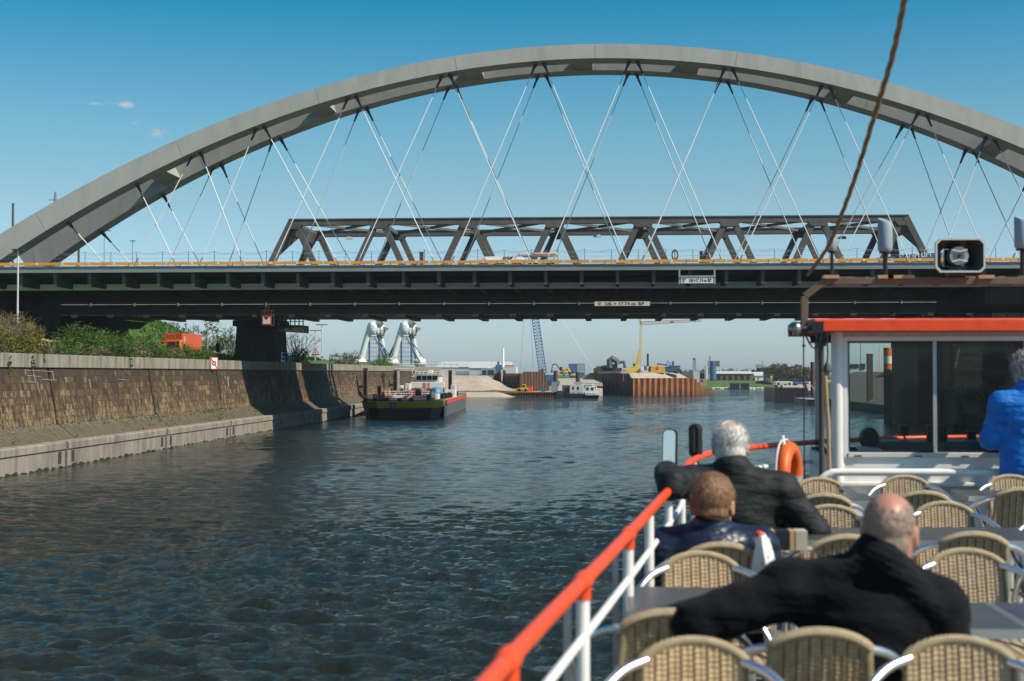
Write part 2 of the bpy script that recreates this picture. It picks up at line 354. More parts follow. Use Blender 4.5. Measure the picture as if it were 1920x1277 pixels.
def brickm():
    m, t, p = newmat('yellow_brown_brick'); g = nd(t, 'ShaderNodeNewGeometry').outputs['Position']; sp = nd(t, 'ShaderNodeSeparateXYZ'); t.links.new(g, sp.inputs[0]); cb = nd(t, 'ShaderNodeCombineXYZ')
    ax = nd(t, 'ShaderNodeMath', operation='ADD'); t.links.new(sp.outputs['X'], ax.inputs[0]); t.links.new(sp.outputs['Y'], ax.inputs[1])
    t.links.new(ax.outputs[0], cb.inputs[0]); t.links.new(sp.outputs['Z'], cb.inputs[1])
    b = nd(t, 'ShaderNodeTexBrick'); b.inputs['Scale'].default_value = 1; b.inputs['Brick Width'].default_value = .5; b.inputs['Row Height'].default_value = .17; b.inputs['Mortar Size'].default_value = .014
    b.inputs['Color1'].default_value = (.16, .11, .055, 1); b.inputs['Color2'].default_value = (.25, .18, .09, 1); b.inputs['Mortar'].default_value = (.13, .115, .09, 1); t.links.new(cb.outputs[0], b.inputs['Vector'])
    c = mixc(t, mr(t, noise(t, g, .6, 5, .65), .45, .7, 0, .5), b.outputs['Color'], (.09, .065, .04))
    t.links.new(c, p.inputs['Base Color']); p.inputs['Roughness'].default_value = .9; bump(t, p, b.outputs['Fac'], -.5, .02); return m
M['brick'] = brickm()
M['redbrick'] = pm('dull_red_brick', (.27, .115, .075), .8, var=.2, scale=.6, dirt=(.2, .1, .07))
M['hallgreen'] = pm('grey_green_fence', (.20, .25, .21), .6, var=.12, scale=.6, streak=(1, 1, .2))
M['rust2'] = pm('brown_gantry_paint', (.135, .10, .065), .55, var=.2, scale=6, dirt=(.09, .06, .04))
M['chrome'] = pm('dull_chrome', (.30, .29, .27), .3, metal=1, var=.15, scale=8)
M['buoy'] = pm('orange_foam', (.72, .115, .010), .5, var=.08, scale=6, dirt=(.6, .1, .02), dirt_amt=.3)
M['offwood'] = pm('light_wood_board', (.5, .43, .32), .6, var=.1, scale=8)
M['pinkcloth'] = pm('pink_red_cloth', (.50, .09, .12), .8, var=.2, scale=20)
def pile(name, c1, c2, c3):
    m, t, p = newmat(name); v = mapped(t, (1, 1, .22)); n = noise(t, v, 1.1, 7, .7); g = mapped(t)
    c = ramp(t, n, [(.3, c1), (.5, c2), (.68, c3)]); sp = nd(t, 'ShaderNodeSeparateXYZ'); t.links.new(g, sp.inputs[0])
    c = mixc(t, mr(t, sp.outputs['Z'], 1.1, .9, 0, .35), c, (.09, .045, .03))
    t.links.new(c, p.inputs['Base Color']); p.inputs['Roughness'].default_value = .85; return m
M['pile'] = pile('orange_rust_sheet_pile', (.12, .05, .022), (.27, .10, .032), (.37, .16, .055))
M['piledark'] = pile('brown_rust_and_shade_pile', (.06, .035, .025), (.115, .06, .038), (.19, .09, .05))  # brown piling colour, also the painted shade of the island's left face
def skin(name, c, red):
    m, t, p = newmat(name); v = mapped(t, src='Object'); n = noise(t, v, 9, 4, .6)
    t.links.new(ramp(t, n, [(.3, red), (.65, c)]), p.inputs['Base Color']); p.inputs['Roughness'].default_value = .45
    p.inputs['Subsurface Weight'].default_value = .15; p.inputs['Subsurface Radius'].default_value = (.01, .004, .002); p.inputs['Subsurface Scale'].default_value = .6
    bump(t, p, noise(t, v, 120, 3, .6), .15, .002); return m
M['skin'] = skin('warm_skin', (.46, .25, .175), (.42, .185, .12))
M['skinpale'] = skin('pale_skin', (.55, .36, .28), (.50, .28, .21))
def cloth(name, c, rough=.8, fold=.5, sheen=.2, scale=14):
    m, t, p = newmat(name); v = mapped(t, src='Object'); n = noise(t, v, scale, 4, .6)
    t.links.new(ramp(t, n, [(.3, tuple(x * .8 for x in c)), (.7, tuple(x * 1.2 for x in c))]), p.inputs['Base Color']); p.inputs['Roughness'].default_value = rough
    p.inputs['Sheen Weight'].default_value = sheen * .15; p.inputs['Sheen Roughness'].default_value = .5; p.inputs['Specular IOR Level'].default_value = .12 if rough > .8 else .35
    vs = mapped(t, (1, 1, 2.2), 'Object'); bump(t, p, noise(t, vs, 7, 3, .5), fold, .03); return m
M['coat_black'] = cloth('black_wool', (.0075, .008, .0105), .9, .8, .25)
M['jacket_black'] = cloth('black_softshell', (.008, .009, .0105), .7, .8, .15)
M['jacket_navy'] = cloth('navy_quilted_jacket', (.012, .020, .045), .36, .9, .03)
M['jacket_grey'] = cloth('grey_blue_panel', (.06, .075, .10), .5, .5, .05)
M['coat_blue'] = cloth('bright_blue_outdoor_coat', (.008, .17, .60), .55, .9, .1)
M['denim'] = cloth('dark_trousers', (.02, .022, .03), .85, .5, .1)
def hairm(name, c1, c2, scale=60):
    m, t, p = newmat(name); v = mapped(t, (1, 1, .35), 'Object'); n = noise(t, v, scale, 4, .65)
    t.links.new(ramp(t, n, [(.35, c1), (.65, c2)]), p.inputs['Base Color']); p.inputs['Roughness'].default_value = .5; bump(t, p, n, .6, .01); return m
M['hair_white'] = hairm('white_hair', (.42, .40, .37), (.68, .66, .62))
M['hair_brown'] = hairm('short_brown_hair', (.10, .045, .02), (.28, .14, .07), 110)
M['hair_grey'] = hairm('tousled_grey_hair', (.16, .15, .145), (.50, .48, .46))
M['hair_stub'] = hairm('grey_stubble', (.20, .14, .11), (.36, .265, .21), 160)
def wicker():
    m, t, p = newmat('woven_tan_wicker'); v = mapped(t, src='Object'); sp = nd(t, 'ShaderNodeSeparateXYZ'); t.links.new(v, sp.inputs[0])
    def tri(out, per, off=0.0):
        a = nd(t, 'ShaderNodeMath', operation='ADD'); t.links.new(out, a.inputs[0]); a.inputs[1].default_value = 5 + off
        w = nd(t, 'ShaderNodeMath', operation='PINGPONG'); t.links.new(a.outputs[0], w.inputs[0]); w.inputs[1].default_value = per / 2
        d = nd(t, 'ShaderNodeMath', operation='DIVIDE'); t.links.new(w.outputs[0], d.inputs[0]); d.inputs[1].default_value = per / 2; return d.outputs[0]
    bx = tri(sp.outputs['X'], .036); rnd = nd(t, 'ShaderNodeMath', operation='SNAP'); t.links.new(sp.outputs['X'], rnd.inputs[0]); rnd.inputs[1].default_value = .036; zoff = nd(t, 'ShaderNodeMath', operation='MULTIPLY_ADD'); t.links.new(rnd.outputs[0], zoff.inputs[0]); zoff.inputs[1].default_value = .16; t.links.new(sp.outputs['Z'], zoff.inputs[2]); bz = tri(zoff.outputs[0], .0145)
    c = ramp(t, noise(t, v, 30, 4, .6), [(.3, (.40, .275, .15)), (.7, (.58, .43, .26))])
    c = mixc(t, mr(t, bz, .34, .0, 0, .55), c, (.19, .12, .055))
    c = mixc(t, mr(t, bx, .22, .06, 0, .9), c, (.045, .028, .012))
    oi = nd(t, 'ShaderNodeObjectInfo'); ov = nd(t, 'ShaderNodeHueSaturation'); t.links.new(mr(t, oi.outputs['Random'], 0, 1, .78, 1.12), ov.inputs['Value']); t.links.new(mr(t, oi.outputs['Random'], 0, 1, .9, 1.1), ov.inputs['Saturation']); t.links.new(c, ov.inputs['Color'])
    dn = noise(t, v, 7, 5, .7); c = mixc(t, mr(t, dn, .52, .72, 0, .45), ov.outputs[0], (.17, .12, .07))
    t.links.new(c, p.inputs['Base Color']); p.inputs['Roughness'].default_value = .6
    s = nd(t, 'ShaderNodeMath', operation='ADD'); t.links.new(mr(t, bx, 0, .5), s.inputs[0]); t.links.new(mr(t, bz, 0, .6, 0, .4), s.inputs[1]); bump(t, p, s.outputs[0], .9, .006); return m
M['wicker'] = wicker()
def wrapm():
    m, t, p = newmat('wrapped_cane'); v = mapped(t, src='Object'); sp = nd(t, 'ShaderNodeSeparateXYZ'); t.links.new(v, sp.inputs[0])
    s = nd(t, 'ShaderNodeMath', operation='ADD'); t.links.new(sp.outputs['X'], s.inputs[0]); t.links.new(sp.outputs['Z'], s.inputs[1])
    w = nd(t, 'ShaderNodeMath', operation='PINGPONG'); t.links.new(s.outputs[0], w.inputs[0]); w.inputs[1].default_value = .0055; d = mr(t, w.outputs[0], 0, .0055)
    c = ramp(t, noise(t, v, 25, 3, .6), [(.3, (.40, .30, .17)), (.7, (.55, .44, .27))]); c = mixc(t, mr(t, d, .45, .05, 0, .7), c, (.16, .11, .055))
    t.links.new(c, p.inputs['Base Color']); p.inputs['Roughness'].default_value = .55; bump(t, p, d, .7, .004); return m
M['wrap'] = wrapm()
def glass():
    m, t, p = newmat('window_glass'); out = t.nodes['Material Output']; tr = nd(t, 'ShaderNodeBsdfTransparent'); tr.inputs[0].default_value = (.90, .93, .92, 1)
    gl = nd(t, 'ShaderNodeBsdfGlossy'); gl.inputs['Roughness'].default_value = .02; fr = nd(t, 'ShaderNodeFresnel'); fr.inputs[0].default_value = 1.22
    mx = nd(t, 'ShaderNodeMixShader'); t.links.new(fr.outputs[0], mx.inputs[0]); t.links.new(tr.outputs[0], mx.inputs[1]); t.links.new(gl.outputs[0], mx.inputs[2]); t.links.new(mx.outputs[0], out.inputs[0]); return m
M['glass'] = glass()
def mirror():
    m, t, p = newmat('mirror_glass'); p.inputs['Base Color'].default_value = (.8, .82, .82, 1); p.inputs['Metallic'].default_value = 1; p.inputs['Roughness'].default_value = .03
    bump(t, p, noise(t, mapped(t), 6, 2), .02, .01); return m
M['mirror'] = mirror()
def waterm():
    m, t, p = newmat('river_water'); g = mapped(t, (1, 1.35, 1))
    c = ramp(t, noise(t, mapped(t), .035, 3, .5), [(.35, (.017, .017, .007)), (.65, (.014, .019, .011))])
    t.links.new(c, p.inputs['Base Color']); p.inputs['Roughness'].default_value = .055; p.inputs['IOR'].default_value = 1.333
    h1 = noise(t, g, 1.9, 8, .66); h2 = noise(t, g, .35, 4, .55)
    s = nd(t, 'ShaderNodeMath', operation='MULTIPLY_ADD'); t.links.new(h2, s.inputs[0]); t.links.new(h1, s.inputs[2])
    spw = nd(t, 'ShaderNodeSeparateXYZ'); t.links.new(mapped(t), spw.inputs[0]); t.links.new(mr(t, spw.outputs['Y'], 135, 240, .6, 2.6), s.inputs[1])
    h3 = noise(t, g, 6.5, 5, .65); s2 = nd(t, 'ShaderNodeMath', operation='MULTIPLY_ADD'); t.links.new(h3, s2.inputs[0]); s2.inputs[1].default_value = .28; t.links.new(s.outputs[0], s2.inputs[2])
    bump(t, p, s2.outputs[0], 1.0, .22); bn = [n for n in t.nodes if n.bl_idname == 'ShaderNodeBump'][0]; lee = nd(t, 'ShaderNodeMath', operation='ADD', use_clamp=True); t.links.new(mr(t, spw.outputs['Y'], 45, 70, .95, .38), lee.inputs[0]); t.links.new(mr(t, spw.outputs['Y'], 125, 165, 0, .6), lee.inputs[1]); t.links.new(lee.outputs[0], bn.inputs['Strength']); return m
M['water'] = waterm()
# ================================================================== WATER AND GROUND
def water():
    ny, nx = 1300, 640
    Yr = 9 * np.exp(np.linspace(0, math.log(640 / 9), ny)); T = np.linspace(-.9, .8, nx)
    Y, TT = np.meshgrid(Yr, T, indexing='ij'); X = TT * Y
    sp = np.maximum(Y * (math.log(71) / ny), Y * 1.7 / nx)
    rs = np.random.RandomState(3); Z = np.zeros_like(X)
    for i in range(130):
        lam = .24 * (2.8 / .24) ** rs.rand(); th = math.radians(250) + rs.randn() * .5; k = 2 * math.pi / lam
        a = .0064 * lam * min(1, (1.05 / lam) ** 1.15)
        ph = k * (math.cos(th) * X + math.sin(th) * Y) + rs.rand() * 6.28
        s = 2 * ((np.sin(ph + .35 * np.sin(ph + .6)) + 1) / 2) ** 1.3 - .5; Z += a * (.65 + .7 * rs.rand()) * s * np.exp(-(2.2 * sp / lam) ** 2)
    # slow patchiness of the wind
    pat = .72 + .38 * np.sin(X * .07 + Y * .023 + 1) * np.sin(Y * .06 - X * .03) + .2 * np.sin(X * .19 - Y * .11)
    Z *= np.clip(pat, .3, 1.4) * (1 - .5 * np.exp(-((Y - 100) / 34.0) ** 2))     # calmer in the lee of the bridges
    V = np.stack([X, Y, Z], -1).reshape(-1, 3); idx = np.arange(ny * nx).reshape(ny, nx)
    Q = np.stack([idx[:-1, :-1], idx[:-1, 1:], idx[1:, 1:], idx[1:, :-1]], -1).reshape(-1, 4)
    o = npmesh('river', V, Q, M['water']); tag(o, kind='structure')
water()
def struct(name, mb, mat, **k): return tag(mb.build(name, mat, **k), kind='structure')
struct('riverbed', MB().box(-1400, 1400, -100, 1500, -4.5, -4), M['soil'])
def terrain(name, x0, x1, y0, y1, nx, ny, h, mat):
    X, Y = np.meshgrid(np.linspace(x0, x1, nx), np.linspace(y0, y1, ny), indexing='xy'); Z = np.vectorize(h)(X, Y)
    V = np.stack([X, Y, Z], -1).reshape(-1, 3); i = np.arange(nx * ny).reshape(ny, nx)
    Q = np.stack([i[:-1, :-1], i[:-1, 1:], i[1:, 1:], i[1:, :-1]], -1).reshape(-1, 4)
    return tag(npmesh(name, V, Q, mat), kind='structure')
def nz(x, y): return math.sin(x * .31 + y * .17) * .5 + math.sin(x * .13 - y * .41 + 1) * .5
def sstep(a, b, v):
    t = min(1, max(0, (v - a) / (b - a))); return t * t * (3 - 2 * t)
WX = -32.75
def hleft(x, y):
    z = 6.15 + .12 * nz(x, y) + 1.3 * sstep(-36, -44, x) * sstep(150, 175, y)
    # grass embankment that carries the road up to the old bridge
    e = sstep(-50, -60, x) * sstep(166, 172, y) * (1 - sstep(200, 262, y)); z += 5.4 * e * sstep(-46 - (y - 168) * .25, -62 - (y - 168) * .1, x)
    return z
terrain('left_bank_ground', -300, WX - .02, -60, 285, 70, 140, hleft, M['grass'])
# far land: one flat sheet beyond the basin that runs out to the horizon
struct('far_land', MB().box(-1400, 1400, 560, 1500, -2, 3.6), M['grass'])
def fx(px, Y): return (xa(px, Y), Y)
struct('far_quay_ground', MB().prismz([(-300, 285), (WX, 285), fx(815, 322), fx(830, 336), fx(1043, 336), fx(1043, 350), fx(1108, 372), fx(1290, 362), fx(1300, 420), fx(1290, 545), (300, 545), (300, 561), (-300, 561)], -2, 2.2), M['gravel'])
struct('far_quay_apron', MB().prismz([fx(815, 321), fx(842, 318.3), fx(1043, 318.3), fx(1043, 336.5), fx(815, 336.5)], -2, 1.18), M['gravel'])

# ================================================================== QUAY WALL (left bank)
qw = thing('quay_wall', 'long battered masonry quay wall with pale concrete coping along the left bank', 'wall', (WX, 60, 0))
jm = [-20, 0, 20, 42, 63.5, 82, 100.5, 118.5, 137, 155.5, 174, 192, 210, 228, 246, 265, 285]
for a, b in zip(jm[:-1], jm[1:]):
    g = .16
    o = MB()
    x = [-32.0, -32.66]
    o.loft([[(x[0], y, 1.9), (x[1], y, 5.62), (x[1] - 1.2, y, 5.62), (x[0] - 2.2, y, 1.9)] for y in (a + g, b - g)])
    o.build('masonry', M['stone'], qw)
MB().loft([[(-32.45, y, 1.9), (-33.1, y, 5.6), (-36, y, 5.6), (-36, y, 1.9)] for y in (-20, 285)]).build('joint_backing', M['conc_dark'], qw)
for a, b in zip(jm[:-1], jm[1:]):
    MB().prismx([(a + .03, 5.63), (b - .03, 5.63), (b - .03, 6.42), (a + .03, 6.42)], -33.3, -32.55).build('coping', M['coping'], qw, bevel=.03)
    # sloping weedy revetment in front of the wall, one slab per joint
    MB().loft([[(-30.72, y, 1.30), (-31.97, y, 2.28), (-32.4, y, 1.2), (-31, y, .6)] for y in (a + .05, b - .05)]).build('revetment', M['weedbank'], qw)
jf = [-12, 8, 26, 44.5, 61.6, 78.6, 97, 114, 131.5, 149, 166.5, 184, 201, 218, 235, 250, 267, 285]
for a, b in zip(jf[:-1], jf[1:]):
    a += .22; b -= .22
    m = MB()
    m.loft([[(-30.2, y, -1.5), (-30.2, y, .98), (-30.12, y, 1.04), (-30.12, y, 1.40), (-30.22, y, 1.47), (-30.95, y, 1.47), (-31.2, y, -1.5)] for y in (a, b)])
    f = m.build('footing', M['footing'], qw, bevel=.02)
    for yy in (a + .55, b - 1.0): MB().box(-30.19, -30.17, yy, yy + .42, .28, .92).build('recess_shade', M['dark'], f)  # dark plates on the flat face paint the shade of recesses
    n = MB()
    for k in range(60): 
        yy = a + (b - a) * (k + .5) / 60; hh = .10 + .07 * math.sin(k * 1.7 + a) + .05 * math.sin(k * .43)
        n.box(-30.2, -30.13 + .03 * math.sin(k), yy - (b - a) / 120, yy + (b - a) / 120 - .004, -.4, hh)
    n.build('algae_band', M['algae'], f)
for y in jf[1:-1]:
    n = MB().box(-30.9, -30.35, y - .21, y + .21, -1, 1.3)
    for k in range(5): n.cyl((-30.25, y - .15, .1 + k * .26), (-30.25, y + .15, .1 + k * .26), .018, n=6)
    n.build('ladder_niche', M['dark'], qw)
# white graffiti remnants / painted marks on the masonry
m = MB()
def mark(px0, py0, px1, py1, w):
    p, q = at(px0, py0, X=-32.3), at(px1, py1, X=-32.3)
    def onwall(v): return Vector((-32.0 - (v.z - 1.9) * .1774 + .012, v.y, v.z))
    p, q = onwall(p), onwall(q); m.beam(p, q, .012, w * .6, up=(1, 0, .25))
for a in ((57, 694, 109, 697, .07), (57, 694, 57, 702, .05), (56, 716, 73, 717, .06), (76, 717, 77, 737, .08), (86, 711, 113, 713, .05), (173, 711, 174, 728, .16), (72, 690, 73, 716, .05), (228, 698, 230, 706, .08), (236, 697, 238, 706, .08), (228, 711, 247, 713, .05), (243, 694, 247, 700, .06), (431, 707, 431, 724, .16), (108, 697, 108, 712, .04), (60, 704, 85, 706, .04)): mark(*a)
m.build('paint_marks', M['offwhite'], qw)
# sign on the wall
def signboard(name, label, px, py, X, w, h, rz, draw):
    p = at(px, py, X=X); t = thing(name, label, 'sign', p); return t, p
st, p = signboard('bank_sign', 'white sign with red rim and red slash fixed to the coping of the quay wall', 401, 681, -32.42, 1, 1, 0, None)
rot = Matrix.Rotation(R(52), 4, 'Z')
def placed(mb, loc, rot, name, mat, par, **k):
    for i, v in enumerate(mb.v): mb.v[i] = tuple(Vector(loc) + (rot.to_3x3() @ Vector(v)))
    return mb.build(name, mat, par, **k)
placed(MB().box(-.40, .40, -.03, .03, -.52, .52), p, rot, 'board', M['white'], st)
fr = MB()
for a in ((-.40, .40, -.045, -.031, .45, .52), (-.40, .40, -.045, -.031, -.52, -.45), (-.40, -.33, -.045, -.031, -.45, .45), (.33, .40, -.045, -.031, -.45, .45)): fr.box(*a)
fr.beam((-.33, -.04, .45), (.33, -.04, -.45), .02, .08); placed(fr, p, rot, 'rim', M['signred'], st)
placed(MB().torus((0, -.045, .0), .17, .035, (1, 0, 0), (0, 0, 1)), p, rot, 'symbol', M['ink'], st)

# ================================================================== NEAR ARCH BRIDGE
Y0, Y1 = 123.5, 146.0
ZE0, ZE1 = za(507.5, Y0), za(495, Y0)             # edge beam
br = thing('arch_bridge', 'grey tied-arch road bridge with two leaning arches and crossed hanger cables spanning the channel', 'bridge', (0, 134, 0))
XL, XR = -112, 120
MB().prismx([(Y0, ZE0), (Y0, ZE0 + .40), (Y0 + .07, ZE0 + .42), (Y0 + .07, ZE1), (Y0 + .6, ZE1), (Y0 + .6, ZE0)], XL, XR).build('edge_beam', M['fascia'], br)
MB().prismx([(Y1, ZE0), (Y1, ZE1), (Y1 - .6, ZE1), (Y1 - .6, ZE0)], XL, XR).build('edge_beam', M['fascia'], br)
ZD = ZE1 - .12
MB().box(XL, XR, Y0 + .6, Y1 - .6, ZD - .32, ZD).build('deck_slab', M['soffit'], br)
ZT0, ZT1 = za(541, 128.0), za(530, 128.0)
ZTF = za(565, 140.1)
for y in (128.4, 140.6):
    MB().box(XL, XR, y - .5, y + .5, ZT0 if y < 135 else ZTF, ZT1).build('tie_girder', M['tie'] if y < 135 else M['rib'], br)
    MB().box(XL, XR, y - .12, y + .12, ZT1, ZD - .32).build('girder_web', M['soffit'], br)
pitch = 65.2 * 128 / F
xr = xa(45 / 3.692 + 480 + 10, 126)
k0 = math.ceil((XL - xr) / pitch); k1 = math.floor((XR - xr) / pitch)
for k in range(k0 + 1, k1):
    x = xr + k * pitch
    m = MB().prismx([(Y0 + .65, ZD - .33), (Y0 + .65, ZE0 + .12), (127.9, ZT1 + .02), (128.0, ZD - .33)], x - .16, x + .16)
    m.prismx([(Y0+.4, ZD - .33), (Y0+.4, ZT0 + .1), (140.1, ZT0 + .1), (140.1, ZD - .33)], x - .15, x + .15)
    m.prismx([(Y1 - .65, ZD - .33), (Y1 - .65, ZE0 + .12), (141.1, ZT1), (141, ZD - .33)], x - .16, x + .16)
    m.build('cross_beam', M['rib'], br)
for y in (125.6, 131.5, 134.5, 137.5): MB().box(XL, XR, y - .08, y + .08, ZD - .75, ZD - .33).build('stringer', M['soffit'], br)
# arches
XA = xa(1117, 131.8); ZAP = za(87, 131.9, 1117); KQ = 2.8e-4 * F / 131
ZB = ZD
def arch(s):
    yb, ya = (129.8, 132.2) if s < 0 else (139.2, 136.8)
    rings = []
    N = 96
    for i in range(N + 1):
        X = XA - 64 + 128 * i / N; dx = X - XA; z = ZAP - KQ * dx * dx
        tn = Vector((1, 0, -2 * KQ * dx)).normalized(); nn = Vector((-tn.z, 0, tn.x))
        th = 1.36 + .85 * (abs(dx) / 58) ** 2; wd = 2.3
        y = yb + (ya - yb) * (z - th - ZB) / (ZAP - ZB); lean = (ya - yb) / (ZAP - ZB)
        P = Vector((X, y, z)); q = P - nn * th; q.y -= lean * th
        if q.z < ZD - .25: continue
        sgn = 1
        rings.append([P + Vector((0, -wd / 2, 0)), P + Vector((0, wd / 2, 0)), q + Vector((0, wd / 2, 0)), q + Vector((0, -wd / 2, 0))])
    a = MB().loft(rings).build('arch', M['arch'], br)
    for k in range(9):       # weld seams on the outer face
        X = XA - 52 + 13 * k; pa, pb = _pt(X, .02, yb, ya), _pt(X, .98, yb, ya); dy = Vector((0, -wd / 2 - .004, 0)); MB().tube([pa + dy, pb + dy], .018, 4).build('weld_seam', M['fascia'], a)
    return lambda X, t=1.0: _pt(X, t, yb, ya)
def _pt(X, t, yb, ya):
    dx = X - XA; z = ZAP - KQ * dx * dx; tn = Vector((1, 0, -2 * KQ * dx)).normalized(); nn = Vector((-tn.z, 0, tn.x)); th = 1.36 + .85 * (abs(dx) / 58) ** 2
    lean = (ya - yb) / (ZAP - ZB); y = yb + lean * (z - th - ZB); q = Vector((X, y, z)) - nn * th * t; q.y -= lean * th * t; return q
A0, A1 = arch(-1), arch(1)
for px in (290, 597, 885, 1095, 1298, 1592, 1885):
    X = xa(px, 134); p = A0(X, .5); q = A1(X, .5)
    dx = X - XA; tn = Vector((1, 0, -2 * KQ * dx)).normalized(); nn = Vector((-tn.z, 0, tn.x)); m = MB(); r = []
    for (o, fl) in ((p, 1.2), (p + (q - p) * .2, .85), (p + (q - p) * .8, .85), (q, 1.2)):
        r.append([o + tn * (sx * .95 * fl) + nn * (sy * .60) for sx, sy in ((-1, -1), (1, -1), (1, 1), (-1, 1))])
    m.loft(r).build('wind_strut', M['arch'], br)
anc = [107, 235, 355, 475, 650, 830, 1010]; XAN = [xa(p, 131) for p in anc]
XC = xa(1100, 131.3); XAN += [2 * XC - x for x in reversed(XAN)]
lr = {0: 205, 1: 332, 2: 457, 3: 640, 4: 822, 5: 1003, 6: 1184}; ll = {2: 238, 3: 362, 4: 500, 5: 659, 6: 837}
land = []
n = len(XAN)
for i in range(7):
    if i in lr: x = xa(lr[i], 129); land.append((i, x)); land.append((n - 1 - i, 2 * XC - x))
    if i in ll: x = xa(ll[i], 129); land.append((i, x)); land.append((n - 1 - i, 2 * XC - x))
for Af, yb in ((A0, 129.8), (A1, 139.2)):
    for i, x in land:
        p = Af(XAN[i], 1.0); s = 1 if x > p.x else -1; p = p + Vector((s * .32, 0, .1)); q = Vector((x, yb, ZD - .1)); d = (q - p).normalized()
        c = MB().tube([p + d * 1.4, q], .047, 6).build('hanger_cable', M['cable'], br, smooth=True)
        MB().tube([p, p + d * .45, p + d * .75, p + d * 1.45], [.22, .16, .11, .09], 8).build('anchor_socket', M['dark'], c)
        MB().tube([q - d * 1.6, q], [.085, .11], 6).build('lower_socket', M['galv'], c)
# orange safety boards along the near edge
sb = thing('safety_barrier', 'row of orange boards with white reflectors along the near edge of the arch bridge', 'barrier', (0, Y0, ZE1))
bl = 50.6 * (Y0-.1) / F; xb = xa(1 + 50.6 * .0, Y0-.1); zb0, zb1 = za(493.6, Y0-.1), za(488.2, Y0-.1)
for k in range(-4, 45):
    x = xb + k * bl - .2
    if x < -70 or x > 62: continue
    b = MB().box(x + .05, x + bl - .05, Y0-.14, Y0-.08, zb0 + rng.uniform(-.012, .012), zb1 + rng.uniform(-.012, .012)).build('board', M['orange'], sb)
    MB().box(x + bl * .42, x + bl * .50, Y0-.155, Y0-.142, zb0 + .03, zb1 - .03).build('reflector', M['white'] if k % 3 else M['offwhite'], b)
    MB().box(x - .045, x + .045, Y0-.07, Y0, zb0 - .1, zb1 + .02).build('post', M['galv'], sb)
fe = thing('mesh_fence', 'thin wire mesh fence on slender posts above the orange boards of the arch bridge', 'fence', (0, Y0 + .3, ZE1))
zf = za(468, Y0+.4); xs = []
for k in range(-3, 38):
    x = xb + k * bl + .4; xs.append(x); h = zf + rng.uniform(-.12, .15)
    MB().tube([(x, Y0+.4, ZE1), (x, Y0+.4, h)], .024, 5).build('fence_post', M['dark'], fe)
w = MB()
for f in (.30, .55, .80, .97):
    pts = []
    for a, b in zip(xs[:-1], xs[1:]):
        for t in (0, .25, .5, .75): pts.append((a + (b - a) * t, Y0+.4, ZE1 + (zf - ZE1) * f - (.16 if f > .9 else .05) * 4 * t * (1 - t)))
    w.tube(pts, .010 if f < .9 else .016, 4)
w.build('wire', M['galv'], fe)
# near clearance sign hanging under the edge beam
def clearance(label, px0, px1, py0, py1, Y, hang, rows, txt, mw, hs_=.98):
    x0, x1 = xa(px0, Y), xa(px1, Y); z0, z1 = za(py1, Y), za(py0, Y)
    t = thing('clearance_sign', label, 'sign', ((x0 + x1) / 2, Y, z0), 'clearance signs on the bridges')
    MB().box(x0, x1, Y - .04, Y + .04, z0, z1).build('board', M['white'], t)
    if hang:
        for x in (x0 - .12, x1 + .12): MB().box(x - .07, x + .07, Y, Y + .14, z0 - .1, hang).build('hanger', M['galv'], t)
        MB().box(x0 - .2, x1 + .2, Y - .08, Y + .10, z1 + .001, z1 + .16).build('lamp_hood', M['galv'], t)
    cx = (x0 + x1) / 2; h = z1 - z0
    letters(txt, h * hs_, facing((cx + h * .55, Y - .05, (z0 + z1) / 2 - h * .02)) @ Matrix.Diagonal((mw, 1, 1, 1)), 'lettering', M['ink'], t, spacing=1.08, bold=.004)
    cxx = x0 + (x1 - x0) * .095; a = h * .30; zc = (z0 + z1) / 2; tri = [(cxx - a, zc + a * .9), (cxx + a, zc + a * .9), (cxx, zc - a * .9)]; m = MB()
    for i in range(3): p, q = tri[i], tri[(i + 1) % 3]; m.beam((p[0], Y - .05, p[1]), (q[0], Y - .05, q[1]), .012, h * .09, up=(0, 1, 0)) if False else m.tube([(p[0], Y - .05, p[1]), (q[0], Y - .05, q[1])], h * .045, 6)
    m.build('triangle', M['ink'], t)
clearance('white clearance sign with lettering hung below the grey edge of the arch bridge', 1277, 1338, 521.5, 532.5, Y0-.2, ZE0 - .0, 1, 'UK+17.74 m RP', .66, .80)

# ================================================================== OLD TRUSS BRIDGE
T0, T1 = 150.7, 163.4
ob = thing('truss_bridge', 'dark riveted steel truss bridge just behind the arch bridge', 'bridge', (0, 157, 0))
Zb = za(592, T0); Zt = za(566.5, T0); ZC1, ZC0 = za(408.5, T0), za(420.5, T0)
for y in (T0, T1):
    MB().box(-120, 130, y - .35, y + .35, Zb + .12, Zt).build('plate_girder', M['truss'], ob)
MB().box(-120, 130, T0 + .35, T1 - .35, Zb + .16, Zb + .22).build('soffit_plate', M['dark'], ob)
MB().box(-120, 130, T0 + .35, T1 - .35, Zt - .35, Zt - .05).build('deck_slab', M['dark'], ob)
px = 411.5
tp = 35.85 * T0 / F
for k in range(-22, 48):
    x = xa(411.5, T0) + k * 1.0 * (70 * T0 / F / 1.0)
    if -115 < x < 120: MB().box(x - .32, x + .32, T0 - .55, T1 + .5, Zb - .12, Zb + .25).build('cross_beam', M['dark'], ob)
